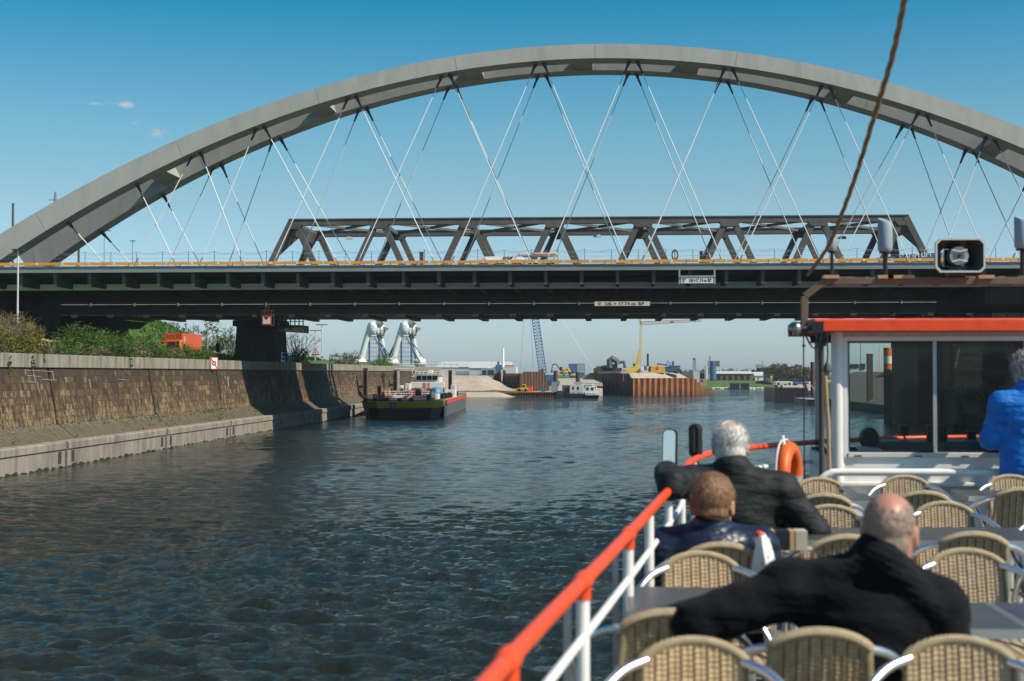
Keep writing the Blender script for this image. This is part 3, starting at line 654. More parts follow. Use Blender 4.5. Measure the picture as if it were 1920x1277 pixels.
# white hand rail pipe along the side
rl = MB(); zr = za(569.5, T0 - .8); x0, x1 = xa(88, T0), 75
rl.tube([(x0, T0 - .9, zr), (x1, T0 - .9, zr)], .055, 6).build('pipe', M['conc'], ob)
for k in range(28):
    x = xa(175, T0) + k * 84.5 * T0 / F
    if x < x1: MB().box(x - .07, x + .07, T0 - 1.0, T0 - .3, zr - .16, zr + .26).build('pipe_clamp', M['galv'], ob)
MB().box(-120, 130, T0 - .85, T0 - .36, Zt - .02, Zt + .06).build('walkway', M['truss'], ob)
nodes = [547, 711, 877, 1040, 1206, 1369, 1535, 1699]; X = [xa(p, T0) for p in nodes]
sp = (X[-1] - X[0]) / 7
for y in (T0, T1):
    MB().box(X[0] - .25, X[-1] + .25, y - .42, y + .42, ZC0, ZC1).build('top_chord', M['truss'], ob)
    MB().box(X[0] - .3, X[-1] + .3, y - .5, y + .5, ZC1 - .10, ZC1 + .02).build('chord_flange', M['truss'], ob)
    for i, x in enumerate(X):
        for s in (-1, 1):
            xb_ = x + s * sp / 2 * .98
            end = (i == 0 and s < 0) or (i == 7 and s > 0)
            w = .95 if end else .74
            MB().beam((x + (.0 if end else s * .45), y, ZC0 + (.5 if end else .1)), (xb_ - s * .1, y, Zt - .2), .62, w, up=(0, 1, 0)).build('end_post' if end else 'diagonal', M['truss'], ob)
        ga_, gb_ = (.15 if i == 0 else 1.0), (.15 if i == 7 else 1.0)
        MB().prism([(x - ga_ * 1.15, ZC0 + .1), (x + gb_ * 1.15, ZC0 + .1), (x + gb_ * .75, ZC0 - .42), (x - ga_ * .75, ZC0 - .42)], y - .46, y + .46).build('gusset', M['truss'], ob)
for i, x in enumerate(X[:-1]):
    x2 = X[i + 1]; zz = (ZC0 + ZC1) / 2
    MB().beam((x, T0, zz), ((x + x2) / 2, (T0 + T1) / 2, zz), .3, .26).beam(((x + x2) / 2, (T0 + T1) / 2, zz), (x2, T0, zz), .3, .26).build('lateral_brace', M['truss'], ob)
    MB().beam((x, T1, zz), ((x + x2) / 2, (T0 + T1) / 2, zz), .3, .26).beam(((x + x2) / 2, (T0 + T1) / 2, zz), (x2, T1, zz), .3, .26).build('lateral_brace', M['truss'], ob)
for i, x in enumerate(X):
    MB().box(x - .25, x + .25, T0, T1, ZC0 + .1, ZC0 + .5).build('top_strut', M['truss'], ob)
for (x, s) in ((X[0], 1), (X[-1], -1)):   # end portals with deep knee brackets
    for (ya, yb) in ((T0 + .4, T0 + 4.4), (T1 - .4, T1 - 4.4)):
        h = 3.2
        m = MB(); 
        def sl(z): return x - s * (ZC0 - z) * (sp / 2) / (ZC0 - Zt)
        m.loft([[(sl(ZC0) + .0, ya, ZC0 + .2), (sl(ZC0) + .0, yb, ZC0 + .2), (sl(ZC0 - .9), yb, ZC0 - .9), (sl(ZC0 - h), ya, ZC0 - h)],
                [(sl(ZC0) + .3, ya, ZC0 + .2), (sl(ZC0) + .3, yb, ZC0 + .2), (sl(ZC0 - .9) + .3, yb, ZC0 - .9), (sl(ZC0 - h) + .3, ya, ZC0 - h)]]).build('portal_bracket', M['truss'], ob)
    MB().loft([[(x + d, T0, ZC0 + .2), (x + d, T1, ZC0 + .2), (x + d - s * .45, T1, ZC0 - .9), (x + d - s * .45, T0, ZC0 - .9)] for d in (0, .3)]).build('portal_beam', M['truss'], ob)
for px, py in ((655, 447), (1120, 443), (1579, 446)):
    p = at(px, py, Y=(T0 + T1) / 2)
    l = thing('hanging_lamp', {655: 'small white street lamp hung under the left end of the truss', 1120: 'small white street lamp hung under the middle of the truss', 1579: 'small dark street lamp hung under the right end of the truss'}[px], 'lamp', p, 'lamps hung from the truss')
    MB().tube([p + Vector((0, 0, .15)), (p.x, p.y, ZC0)], .03, 5).build('rod', M['dark'], l)
    MB().loft([[(p.x + sx * a, p.y + sy * .25, p.z + dz) for sx, sy in ((-1, -1), (1, -1), (1, 1), (-1, 1))] for a, dz in ((.42, -.1), (.45, .05), (.2, .18))]).build('lamp_head', M['white'] if px < 1500 else M['dark'], l)
clearance('long white clearance sign with lettering on the dark girder of the truss bridge', 1115, 1219, 566, 574.2, T0 - 1.15, None, 1, 'UK + 17.74 m  RP', 1.12)
# piers and abutments
def pier(label, x0, x1, y0, y1, z0, z1, mat, name='bridge_pier'):
    t = thing(name, label, 'pier' if name == 'bridge_pier' else 'abutment', ((x0 + x1) / 2, (y0 + y1) / 2, z0))
    MB().loft([[(x0 - d, y0 - d, z), (x1 + d, y0 - d, z), (x1 + d, y1 + d, z), (x0 - d, y1 + d, z)] for z, d in ((z0, .25), (z1 - 1.0, 0))]).build('shaft', mat, t)
    MB().box(x0 - .35, x1 + .35, y0 - .35, y1 + .35, z1 - 1.0, z1 - .35).build('cap', mat, t, bevel=.05)
    for yy in (y0 + .8, y1 - .8): MB().box((x0 + x1) / 2 - .6, (x0 + x1) / 2 + .6, yy - .5, yy + .5, z1 - .35, z1 + .12).build('bearing', M['dark'], t)
    return t
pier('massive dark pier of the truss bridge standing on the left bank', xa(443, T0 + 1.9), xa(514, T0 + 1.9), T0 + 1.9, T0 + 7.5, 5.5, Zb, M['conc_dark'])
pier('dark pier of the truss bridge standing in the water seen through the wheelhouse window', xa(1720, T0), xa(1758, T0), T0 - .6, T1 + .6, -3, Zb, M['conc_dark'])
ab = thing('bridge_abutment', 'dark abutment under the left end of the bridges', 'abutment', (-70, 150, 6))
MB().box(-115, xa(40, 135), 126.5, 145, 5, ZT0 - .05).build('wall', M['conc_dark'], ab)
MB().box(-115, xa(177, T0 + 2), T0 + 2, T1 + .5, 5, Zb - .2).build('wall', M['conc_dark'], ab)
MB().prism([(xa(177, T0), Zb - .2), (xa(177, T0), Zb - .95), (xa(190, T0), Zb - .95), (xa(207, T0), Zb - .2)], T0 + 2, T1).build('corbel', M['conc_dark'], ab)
# inspection platform beside the pier
ip = thing('inspection_platform', 'dark steel platform bracketed off the truss bridge pier', 'platform', (xa(540, T0), T0, Zb - 1))
x0, x1 = xa(521, T0), xa(568, T0)
MB().prism([(x0, za(620, T0)), (x0, za(608, T0)), (x1, za(609, T0)), (x1, za(623, T0)), (xa(545, T0), za(621.5, T0))], T0, T0 + 3).build('floor', M['dark'], ip)
for k in range(7): x = x0 + (x1 - x0) * k / 6; MB().box(x - .05, x + .05, T0, T0 + .1, za(609, T0), Zb).build('post', M['dark'], ip)
MB().box(x0, x1, T0, T0 + .08, za(602.5, T0), za(601, T0)).build('rail', M['dark'], ip)
# navigation sign in its cage
ns = thing('navigation_sign', 'square white navigation board with red border and black notch in a cage on the pier', 'sign', at(499, 600, Y=T0 - 1.6)); yy = T0 - 1.8
def rect(px0, py0, px1, py1, Y): return (xa(px0, Y), xa(px1, Y), za(py1, Y), za(py0, Y))
a = rect(490.5, 591, 508.5, 608.5, yy); MB().box(a[0], a[1], yy, yy + .06, a[2], a[3]).build('board', M['signred'], ns)
b = rect(492.8, 593.2, 506.2, 606.3, yy); MB().box(b[0], b[1], yy - .03, yy - .002, b[2], b[3]).build('panel', M['white'], ns)
MB().prism([(b[0] + .12, b[3] - .002), (b[1] - .12, b[3] - .002), ((b[0] + b[1]) / 2, b[3] - .32)], yy - .05, yy - .032).build('notch', M['ink'], ns)
c = MB()
for px in (491, 508):
    for y in (yy + .1, yy + 1.2): c.tube([(xa(px, yy), y, za(609, yy)), (xa(px, yy), y, za(581, yy))], .035, 5)
for py in (581, 590, 609):
    z = za(py, yy); c.tube([(xa(491, yy), yy + .1, z), (xa(508, yy), yy + .1, z), (xa(508, yy), yy + 1.2, z), (xa(491, yy), yy + 1.2, z), (xa(491, yy), yy + .1, z)], .03, 5)
c.build('cage', M['rust'], ns)
c = MB()
for px in (494, 501): c.tube([(xa(px, yy), yy + .6, za(590, yy)), (xa(px, yy), yy + .6, za(566, yy))], .03, 5)
for k in range(6): c.tube([(xa(494, yy), yy + .6, za(588 - 4 * k, yy)), (xa(501, yy), yy + .6, za(588 - 4 * k, yy))], .02, 5)
c.build('ladder', M['rust'], ns)

# ================================================================== THINGS ON THE BRIDGES
YB = 134.0
cr = thing('mobile_crane', 'white mobile crane with lettered boom laid down behind the orange boards', 'crane', (xa(975, YB), YB, ZD))
def zb(py): return za(py, YB)
MB().loft([[(xa(905, YB), YB - .4, zb(488.5)), (xa(905, YB), YB + .4, zb(488.5)), (xa(905, YB), YB + .4, zb(481.5)), (xa(905, YB), YB - .4, zb(481.5))],
           [(xa(972, YB), YB - .5, zb(488.5)), (xa(972, YB), YB + .5, zb(488.5)), (xa(972, YB), YB + .5, zb(480.5)), (xa(972, YB), YB - .5, zb(480.5))]]).build('boom', M['white'], cr, bevel=.04)
MB().box(xa(972, YB), xa(1046, YB), YB - .9, YB + .9, zb(481.2), zb(475.5)).build('boom_head', M['offwhite'], cr, bevel=.08)
MB().box(xa(1003, YB), xa(1044, YB), YB - .95, YB - .905, zb(479.5), zb(477.5)).build('stripe', M['machine_orange'], cr)
MB().prism([(xa(958, YB), zb(489)), (xa(985, YB), zb(489)), (xa(980, YB), zb(481)), (xa(966, YB), zb(480))], YB - .85, YB + .85).build('cab', M['white'], cr, bevel=.06)
MB().box(xa(900, YB), xa(1050, YB), YB - 1.2, YB + 1.2, ZD + .65, ZD + 1.25).build('chassis', M['offwhite'], cr)
for k in range(5):
    for s in (-1, 1):
        x = xa(908 + k * 31, YB); w = MB().cyl((x, YB + s * .85, ZD + .55), (x, YB + s * 1.2, ZD + .55), .55, n=18).build('wheel', M['black'], cr, smooth=True)
        MB().cyl((x, YB + s * 1.2, ZD + .55), (x, YB + s * 1.23, ZD + .55), .3, n=14).build('rim', M['galv'], w)
MB().prism([(xa(905, YB), zb(487.5)), (xa(912, YB), zb(487.5)), (xa(909, YB), zb(483))], YB - .47, YB - .41).build('warning_panel', M['machine_orange'], cr)
letters('mie', .66, facing((xa(953, YB), YB - .52, zb(484.6))), 'lettering', M['ink'], cr)
YL = 133.0
lf = thing('boom_lift', 'blue boom lift with white lettering lying low behind the orange boards at right', 'lift', (xa(1700, YL), YL, ZD))
def zl(py): return za(py, YL)
MB().loft([[(xa(1644, YL), YL + y, zl(p)) for y, p in ((-.2, 490), (.2, 490), (.2, 487.5), (-.2, 487.5))], [(xa(1690, YL), YL + y, zl(p)) for y, p in ((-.35, 490), (.35, 490), (.35, 482.5), (-.35, 482.5))], [(xa(1790, YL), YL + y, zl(p)) for y, p in ((-.35, 487), (.35, 487), (.35, 477), (-.35, 477))]]).build('boom', M['blue'], lf)
MB().box(xa(1690, YL), xa(1775, YL), YL - 1, YL + 1, ZD + .4, ZD + 1.2).build('chassis', M['blue'], lf)
for k in (1700, 1765):
    for s in (-1, 1): MB().cyl((xa(k, YL), YL + s * .8, ZD + .42), (xa(k, YL), YL + s * 1.1, ZD + .42), .42, n=16).build('wheel', M['black'], lf)
letters('SYSTEM LIFT', .56, facing((xa(1716, YL), YL - .37, zl(483.6))) @ Matrix.Rotation(R(2.3), 4, 'Z'), 'lettering', M['white'], lf)
p = at(1265.5, 478, Y=Y0+1.1)
lb = thing('lifebuoy', 'small dark red lifebuoy on a stand above the bridge edge', 'lifebuoy', p)
MB().torus(p, .33, .075, (.75, 0, 0), (0, 0, 1.25)).build('ring', M['rust'], lb, smooth=True)
MB().tube([(p.x, p.y + .06, ZE1), (p.x, p.y + .06, p.z + .5)], .035, 6).build('stand', M['dark'], lb)
gp = thing('signal_post', 'short dark green post standing on the arch bridge right of the lifebuoy', 'post', at(1315.5, 488, Y=Y0+1.5))
x = xa(1315.5, Y0+1.5); MB().box(x - .14, x + .14, Y0+1.4, Y0+1.6, ZE1 - .1, za(474, Y0+1.5)).build('shaft', M['algae'], gp); MB().box(x - .18, x + .18, Y0+1.35, Y0+1.65, za(474, Y0+1.5), za(473, Y0+1.5)).build('cap', M['dark'], gp)
gp = thing('wooden_post', 'short brown post standing on the arch bridge left of the white crane', 'post', at(790, 488, Y=Y0+1.5))
x = xa(790, Y0+1.5); MB().box(x - .17, x + .17, Y0+1.4, Y0+1.6, ZE1 - .1, za(473, Y0+1.5)).build('shaft', M['rust'], gp); MB().box(x - .2, x + .2, Y0+1.37, Y0+1.63, za(473, Y0+1.5), za(471.8, Y0+1.5)).build('cap', M['dark'], gp)
# ================================================================== PLANTS
def leaves(mb, c, r, n, size, rg, clump=.22, per=26, flat=0.0, hollow=.45):
    k = max(1, n // per)
    for _ in range(k):
        while True:
            v = Vector((rg.uniform(-1, 1), rg.uniform(-1, 1), rg.uniform(-1, 1)))
            if hollow < v.length < 1: break
        cc = Vector((c[0] + v.x * r[0], c[1] + v.y * r[1], c[2] + v.z * r[2])); cr = clump * (r[0] + r[1] + r[2]) / 3 * rg.uniform(.6, 1.5)
        for _ in range(per):
            p = cc + Vector((rg.gauss(0, .5), rg.gauss(0, .5), rg.gauss(0, .45))) * cr
            a = Vector((rg.gauss(0, 1), rg.gauss(0, 1), rg.gauss(0, 1 - flat))).normalized(); b = a.cross(Vector((rg.gauss(0, 1), rg.gauss(0, 1), rg.gauss(0, 1)))).normalized()
            s = size * rg.uniform(.6, 1.3)
            mb.add([p - a * s, p + b * s * .5, p + a * s, p - b * s * .5], [(0, 1, 2, 3)])
    return mb
def twigs(mb, c, h, spread, n, rg, r=.012, sub=3, lean=0.0):
    for _ in range(n):
        a = rg.uniform(0, 6.28); s = spread * rg.uniform(.2, 1); b = Vector(c) + Vector((rg.gauss(0, .12) * spread, rg.gauss(0, .12) * spread, 0))
        e = b + Vector((math.cos(a) * s + lean * h, math.sin(a) * s, h * rg.uniform(.6, 1.05))); m = (b + e) / 2 + Vector((rg.gauss(0, .06), rg.gauss(0, .06), .05)) * h
        mb.tube([b, m, e], [r, r * .7, r * .3], 4, caps=False)
        for _ in range(sub):
            t = rg.uniform(.35, .9); q = m.lerp(e, t) if t > .5 else b.lerp(m, t * 2); q2 = q + Vector((rg.gauss(0, .3), rg.gauss(0, .3), rg.uniform(.1, .5))) * h * .35
            mb.tube([q, q2], [r * .5, r * .2], 3, caps=False)
    return mb
bush_n = 0
def bush(name, label, c, r, n, size, mat, rg, twig=10, group=None, twmat=None):
    t = thing(name, label, 'bush', (c[0], c[1], c[2]), group)
    leaves(MB(), (c[0], c[1], c[2] + r[2] * .95), r, n, size, rg, hollow=.1).build('foliage', M[mat], t)
    if twig: twigs(MB(), c, r[2] * 2.0, r[0] * .9, twig, rg, .02).build('stems', M[twmat or 'twig'], t)
    return t
rg = random.Random(21)
G = 'bushes along the top of the quay wall'
def gx(px, X): return at(px, 690, X=X).y
spec = [ # px, X, half width, top py, material, label
 (4, -34.20, .9, 622, 'leaf_yellow', 'yellow-green shrub at the left picture edge behind the quay coping'),
 (22, -35.00, 1.0, 612, 'leaf_dry', 'tall dry brown shrub around the foot of the white lamp pole'),
 (45, -34.40, 1.1, 622, 'leaf_yellow', 'broad yellow-green shrub right of the white lamp pole'),
 (70, -34.10, .8, 648, 'leaf_dry', 'low dry tan bush in front of the wooden handrail'),
 (96, -34.00, 1.0, 652, 'leaf_green', 'low dark green bush under the wooden handrail'),
 (121, -34.40, 1.0, 644, 'leaf_bright', 'bright green bush just past the end of the wooden handrail'),
 (140, -35.30, 1.3, 629, 'leaf_green', 'taller green bush against the dark abutment'),
 (163, -35.20, 1.3, 631, 'leaf_bright', 'bushy bright green shrub under the dark abutment corner'),
 (178, -34.00, 1.0, 655, 'leaf_dry', 'straw-coloured low bush right behind the coping'),
 (196, -35.40, 1.4, 636, 'leaf_green', 'dark green bush below the grassy embankment'),
 (216, -34.30, 1.2, 650, 'leaf_green', 'rounded dark bush left of the small signal'),
 (236, -35.20, 1.3, 639, 'leaf_bright', 'dense green bush right of the small signal'),
 (256, -34.10, 1.1, 656, 'leaf_dry', 'dry mixed bush above the second wall joint'),
 (274, -35.20, 1.4, 644, 'leaf_green', 'wide green bush left of the orange cabin'),
 (296, -34.80, 1.2, 655, 'leaf_bright', 'bright low bush under the orange cabin'),
 (318, -34.40, 1.1, 660, 'leaf_dry', 'low olive bush in front of the orange cabin'),
 (338, -35.00, 1.3, 658, 'leaf_green', 'spreading green bush in front of the red container corner'),
 (358, -34.80, 1.3, 656, 'leaf_bright', 'fresh green bush in front of the red container side'),
 (376, -34.60, 1.1, 661, 'leaf_green', 'small dark bush left of the wall sign')]
for px, X, hw, top, mt, lab in spec:
    Y = gx(px, X); zt = za(top, Y, px); h = (zt - 6.2) / 2 * 1.45
    bush('bush', lab, (X, Y, 6.15), (hw * 1.15, hw * 1.5, max(.35, h)), int(1700 * hw * max(.6, h)), .075, mt, rg, 8, G)
# a carpet of weeds between the bushes
wd = MB()
for k in range(7600):
    y = rg.uniform(60, 152); x = rg.uniform(-36.4, -32.95); h = rg.uniform(.1, .5); a = rg.uniform(0, 3.14); b = rg.uniform(-.25, .25)
    wd.add([(x - .05 * math.cos(a), y - .05 * math.sin(a), 6.1), (x + .05 * math.cos(a), y + .05 * math.sin(a), 6.1), (x + b, y + rg.uniform(-.2, .2), 6.1 + h)], [(0, 1, 2)])
for k in range(70):
    leaves(wd, (rg.uniform(-35.8, -33.4), rg.uniform(60, 150), 6.3), (.7, .9, .25), 60, .07, rg, hollow=0)
tag(wd.build('weeds', M['leaf_pale']), 'mixed low weeds and grass behind the quay coping', 'weeds', kind='stuff')
eg = MB()
for k in range(15000):
    y = rg.uniform(163, 215); x = rg.uniform(-78, -42); z = hleft(x, y); h = rg.uniform(.12, .55); a = rg.uniform(0, 3.14); w_ = rg.uniform(.05, .16)
    eg.add([(x - w_ * math.cos(a), y - w_ * math.sin(a), z - .05), (x + w_ * math.cos(a), y + w_ * math.sin(a), z - .05), (x + rg.uniform(-.25, .25), y + rg.uniform(-.25, .25), z + h)], [(0, 1, 2)])
for k in range(160):
    y = rg.uniform(165, 212); x = rg.uniform(-74, -42); leaves(eg, (x, y, hleft(x, y) + .2), (.9, .9, .35), 50, .12, rg, hollow=0)
tag(eg.build('embankment_grass', M['leaf_bright']), 'rough green grass and scrub covering the road embankment', 'grass', kind='stuff')
# tufts on the revetment and joints
tf = MB()
for k in range(230):
    y = rg.choice([rg.uniform(66, 130), rg.gauss(116, 5), rg.gauss(112, 4), rg.gauss(99, 3)]); t = rg.random() ** .6; x = -30.9 - 1.05 * (1 - t) if rg.random() < .5 else -32.0 + rg.uniform(0, .3)
    z = 1.34 + (-30.72 - x) / 1.25 * .95; leaves(tf, (x, y, z + .05), (.22, .35, .1), 12, .05, rg, per=12, hollow=0)
for px, py in ((18, 683), (83, 668), (62, 676), (248, 780), (245, 678)):
    p = at(px, py, X=-32.5); leaves(tf, (p.x, p.y, p.z), (.12, .22, .5), 160, .06, rg, per=20, hollow=0)
tag(tf.build('wall_weeds', M['leaf_bright']), 'small green tufts growing from the sloping revetment and wall joints', 'weeds', kind='stuff')
lw = MB()
for k in range(900):
    y = rg.choice([rg.gauss(84, 7), rg.gauss(97, 6), rg.gauss(72, 5), rg.uniform(66, 130)]); x = -31.97 + min(1.1, abs(rg.gauss(0, .33))); z = 1.36 + (-30.72 - x) / 1.25 * .95
    s = rg.uniform(.015, .05); lw.sph((x, y, z - .012), (s, s * 1.5, s * .6), 6, 4)
tag(lw.build('rubble', M['conc']), 'scattered pale stones at the foot of the masonry wall', 'rubble', kind='stuff')
# brown twigs by the lamp pole
for px, n, h, lab in ((12, 60, 2.7, 'tall leafless brown twig shrub at the far left above the coping'), (58, 26, 2.4, 'leafless arching twig shrub right of the lamp pole')):
    Y = gx(px, -34.8); t = thing('twig_shrub', lab, 'shrub', (-34.8, Y, 6.1)); twigs(MB(), (-34.8, Y, 6.1), h, 1.5, n, rg, .016, 5, .12).build('stems', M['twig'], t)
def tree(name, label, px, Y, gz, top, w, mat, n, size, rg, group, trunk_r=.12, crown=.75, hollow=.25):
    x = xa(px, Y); zt = za(top, Y, px); H = zt - gz; t = thing(name, label, 'tree', (x, Y, gz), group)
    m = MB().tube([(x, Y, gz - .3), (x + .03 * H, Y, gz + H * .35), (x, Y, gz + H * .7), (x, Y, zt - .1)], [trunk_r, trunk_r * .75, trunk_r * .4, .02], 7)
    for k in range(12):
        f = rg.uniform(.3, .85); a = rg.uniform(0, 6.28); l = w * rg.uniform(.5, 1) * (1.1 - f * .5); b = Vector((x, Y, gz + H * f)); m.tube([b, b + Vector((math.cos(a) * l * .6, math.sin(a) * l * .6, min(l, zt - .5 - b.z) * .55)), b + Vector((math.cos(a) * l, math.sin(a) * l, min(l, zt - .5 - b.z)))], [trunk_r * .35, trunk_r * .2, .012], 5)
    m.build('trunk', M['bark'], t)
    c = MB()
    leaves(c, (x, Y, gz + H * (1 - crown / 2)), (w, w, H * crown / 2), n, size, rg, .20, 22, hollow=hollow); c.build('crown', M[mat], t); return t
GT = 'young trees behind the container'
for i, (px, top, w, n, lab) in enumerate([(243, 604, 1.2, 500, 'thin sparse tree at the top of the grassy embankment'), (288, 602, 1.5, 700, 'slender young tree left of the red container'), (318, 600, 1.7, 900, 'young tree rising directly behind the red container'), (362, 602, 1.8, 1000, 'taller young tree behind the right end of the red container'), (398, 603, 1.9, 1100, 'leafy young tree by the pale pole near the pier'), (422, 612, 1.7, 1300, 'conical green tree beside the dark bridge pier'), (343, 610, 1.3, 600, 'small tree peeping over the container roof'), (438, 622, 1.2, 700, 'short tree half hidden by the bridge pier')]):
    tree('young_tree', lab, px, 205 + 4 * (i % 3), 7.3, top, w * 1.1, 'leaf_pale' if i % 2 else 'leaf_green', n, .13, rg, GT, .08, .8)
# ================================================================== LEFT BANK OBJECTS
def pole(name, label, px, base, top, Y, r, mat, gz=None, cat='pole', head=None, group=None):
    x = xa(px, Y); z1 = za(top, Y, px); z0 = gz if gz is not None else za(base, Y, px); t = thing(name, label, cat, (x, Y, z0), group)
    MB().tube([(x, Y, z0), (x, Y, z1)], [r, r * .75], 8).build('shaft', M[mat], t)
    if head == 'arm':
        MB().tube([(x, Y, z1 - .05), (x + .3, Y, z1 + .05), (x + .9, Y, z1)], [.05, .05, .07], 6).build('lamp_head', M['dark'], t)
    if head == 'two':
        MB().box(x - .9, x + .9, Y - .15, Y + .15, z1 - .05, z1 + .1).build('lamp_head', M['galv'], t)
    if head == 'cap':
        MB().box(x - .35, x + .35, Y - .2, Y + .2, z1 - .03, z1 + .06).build('lamp_head', M['dark'], t)
    return t
pole('lamp_pole', 'slim white lamp pole rising from the shrubs in front of the bridge deck at left', 32, 640, 469, 90, .075, 'offwhite', 6.1, 'lamp pole', 'cap')
for i, (px, top, Y, r, mat, hd, lab) in enumerate([(22, 381, 205, .24, 'bark', None, 'tall brown wooden mast left of the arch foot'), (146, 432, 210, .24, 'bark', None, 'brown wooden mast rising behind the foot of the arches'), (194, 433, 195, .07, 'galv', 'arm', 'taller street lamp with curved arm left of the first hanger cables'), (247, 452, 198, .07, 'galv', 'cap', 'shorter street lamp with flat head between the hanger cables'),
     (562, 618, 200, .08, 'white', None, 'slim white pole between the pier and the bare shrub'), (591, 620, 205, .07, 'offwhite', 'two', 'double headed street lamp left of its taller twin'), (603, 609, 212, .08, 'offwhite', 'two', 'tallest double headed street lamp left of the wrapped frames'), (389, 605, 188, .09, 'wood', None, 'pale wooden pole right of the red container'), (262, 604, 185, .05, 'dark', None, 'thin dark pole on the grassy embankment'), (225, 603, 186, .05, 'dark', None, 'thin dark pole at the crest of the embankment')]):
    pole('mast' if 'mast' in lab else ('street_lamp' if 'lamp' in lab else 'pole'), lab, px, 690, top, Y, r, mat, 6.2, 'mast' if 'mast' in lab else ('street lamp' if 'lamp' in lab else 'pole'), hd)
# lattice pylon
def lattice(mb, p, q, w0, w1, n, r, up=(0, 1, 0)):
    p, q = Vector(p), Vector(q); d = (q - p).normalized(); a = d.cross(Vector(up)).normalized(); b = a.cross(d)
    c = lambda t, i: p.lerp(q, t) + (a * (1, -1, -1, 1)[i] + b * (1, 1, -1, -1)[i]) * (w0 + (w1 - w0) * t) / 2
    for i in range(4):
        mb.tube([c(0, i), c(1, i)], r, 4)
        for k in range(n):
            t0, t1 = k / n, (k + 1) / n; j = (i + 1) % 4
            mb.tube([c(t0, i), c(t1, j)], r * .6, 3); mb.tube([c(t1, i), c(t1, j)], r * .6, 3)
    return mb
for px, top, Y, w, lab in ((101, 360, 330, 3.0, 'tall lattice power pylon whose tip shows above the arch'), (106, 463, 260, 1.6, 'short lattice mast between the arch foot and the fence')):
    t = thing('pylon', lab, 'pylon', (xa(px, Y), Y, 4)); x = xa(px, Y); z = za(top, Y, px)
    lattice(MB(), (x, Y, 4), (x, Y, z), w, .25, 18, .09).build('tower', M['galv'], t)
    MB().box(x - 2.2, x + 2.2, Y - .1, Y + .1, z - 4, z - 3.8).box(x - 1.6, x + 1.6, Y - .1, Y + .1, z - 2, z - 1.8).build('crossarm', M['galv'], t)
# wooden handrail
hr = thing('wooden_handrail', 'short pale wooden handrail half buried in the bushes', 'handrail', at(90, 648, X=-35.6)); 
P = [(at(px, py, X=-35.6)) for px, py in ((66, 635), (92, 638.5), (104, 640.5), (117, 642))]
for a, b in zip(P[:-1], P[1:]):
    MB().beam(a, b, .06, .14).build('rail', M['wood'], hr); MB().beam(a - Vector((0, 0, .32)), b - Vector((0, 0, .32)), .05, .09).build('rail', M['wood'], hr)
for a in P: MB().box(a.x - .06, a.x + .06, a.y - .06, a.y + .06, 6.0, a.z + .06).build('post', M['wood'], hr)
# container and orange cabin
YC = 176.0
def corr(x0, y0, x1, y1, z0, z1, n, d, mb):    # corrugated wall between two plan points
    a = Vector((x0, y0, 0)); b = Vector((x1, y1, 0)); u = (b - a) / n; nn = Vector((u.y, -u.x, 0)).normalized() * d; pts = []
    for k in range(n):
        for f, o in ((0, 0), (.3, 0), (.5, 1), (.8, 1)): pts.append(a + u * (k + f) + nn * o)
    pts.append(b)
    mb.loft([[(p.x, p.y, z0) for p in pts], [(p.x, p.y, z1) for p in pts]], closed=False, caps=False); return mb
ct = thing('shipping_container', 'orange-red corrugated shipping container on the bank behind the bushes', 'container', (xa(345, YC), YC, 7.4))
x0, x1 = xa(309, YC), xa(340, YC); x2, y2 = xa(376.5, YC + 9.0), YC + 9.0; zc0, zc1 = 7.5, za(625.5, YC, 340)
m = MB(); corr(x0, YC, x1, YC, zc0, zc1, 9, .10, m); corr(x1, YC, x2, y2, zc0, zc1, 26, .05, m); m.build('corrugated_wall', M['container'], ct)
MB().prismz([(x0, YC), (x1, YC), (x2, y2), (x0 + x2 - x1, y2)], zc1 - .02, zc1 + .1).build('roof', M['container'], ct)
for x, y in ((x0, YC), (x1, YC), (x2, y2)): MB().box(x - .09, x + .09, y - .12, y + .06, zc0, zc1 + .08).build('corner_post', M['container'], ct)
MB().beam((x1 + .06, YC + 1.0, zc1 - .35), (x1 + .06, YC + 1.0, zc1 - 1.2), .03, .25, up=(1, 0, 0)).build('marking', M['white'], ct)
YK = YC - 3
cb = thing('orange_cabin', 'small orange machine cabin with dark windows in front of the container', 'cabin', (xa(322, YK), YK, 7.3))
a = rect(311, 636, 337, 662, YK); MB().box(a[0], a[1], YK, YK + 1.5, a[2], a[3]).build('body', M['machine_orange'], cb, bevel=.05)
b = rect(314, 640, 329, 654, YK); w = MB().box(b[0], b[1], YK - .05, YK - .005, b[2], b[3]).build('window', M['pane'], cb)
b = rect(331.5, 639, 335.5, 655, YK); MB().box(b[0], b[1], YK - .05, YK - .005, b[2], b[3]).build('window', M['pane'], cb)
b = rect(299, 638, 309, 662, YK); c = MB()
for x in (b[0], b[1]): c.box(x - .06, x + .06, YK, YK + .12, b[2], b[3])
c.box(b[0] + .06, b[1] - .06, YK, YK + .1, b[3] - .12, b[3]); c.build('frame', M['machine_orange'], cb)
# dark signal boxes
for px, py, lab in ((238, 634, 'small black signal head among the bushes on the embankment'), (409, 652, 'black signal head on a short mast left of the pier')):
    Y = 160; p = at(px, py, Y=Y); t = thing('signal', lab, 'signal', (p.x, Y, 6.3)); MB().box(p.x - .22, p.x + .22, Y - .2, Y + .2, p.z - .5, p.z + .5).build('head', M['black'], t, bevel=.05); MB().tube([(p.x, Y, 6.2), (p.x, Y, p.z - .5)], .05, 6).build('mast', M['dark'], t)
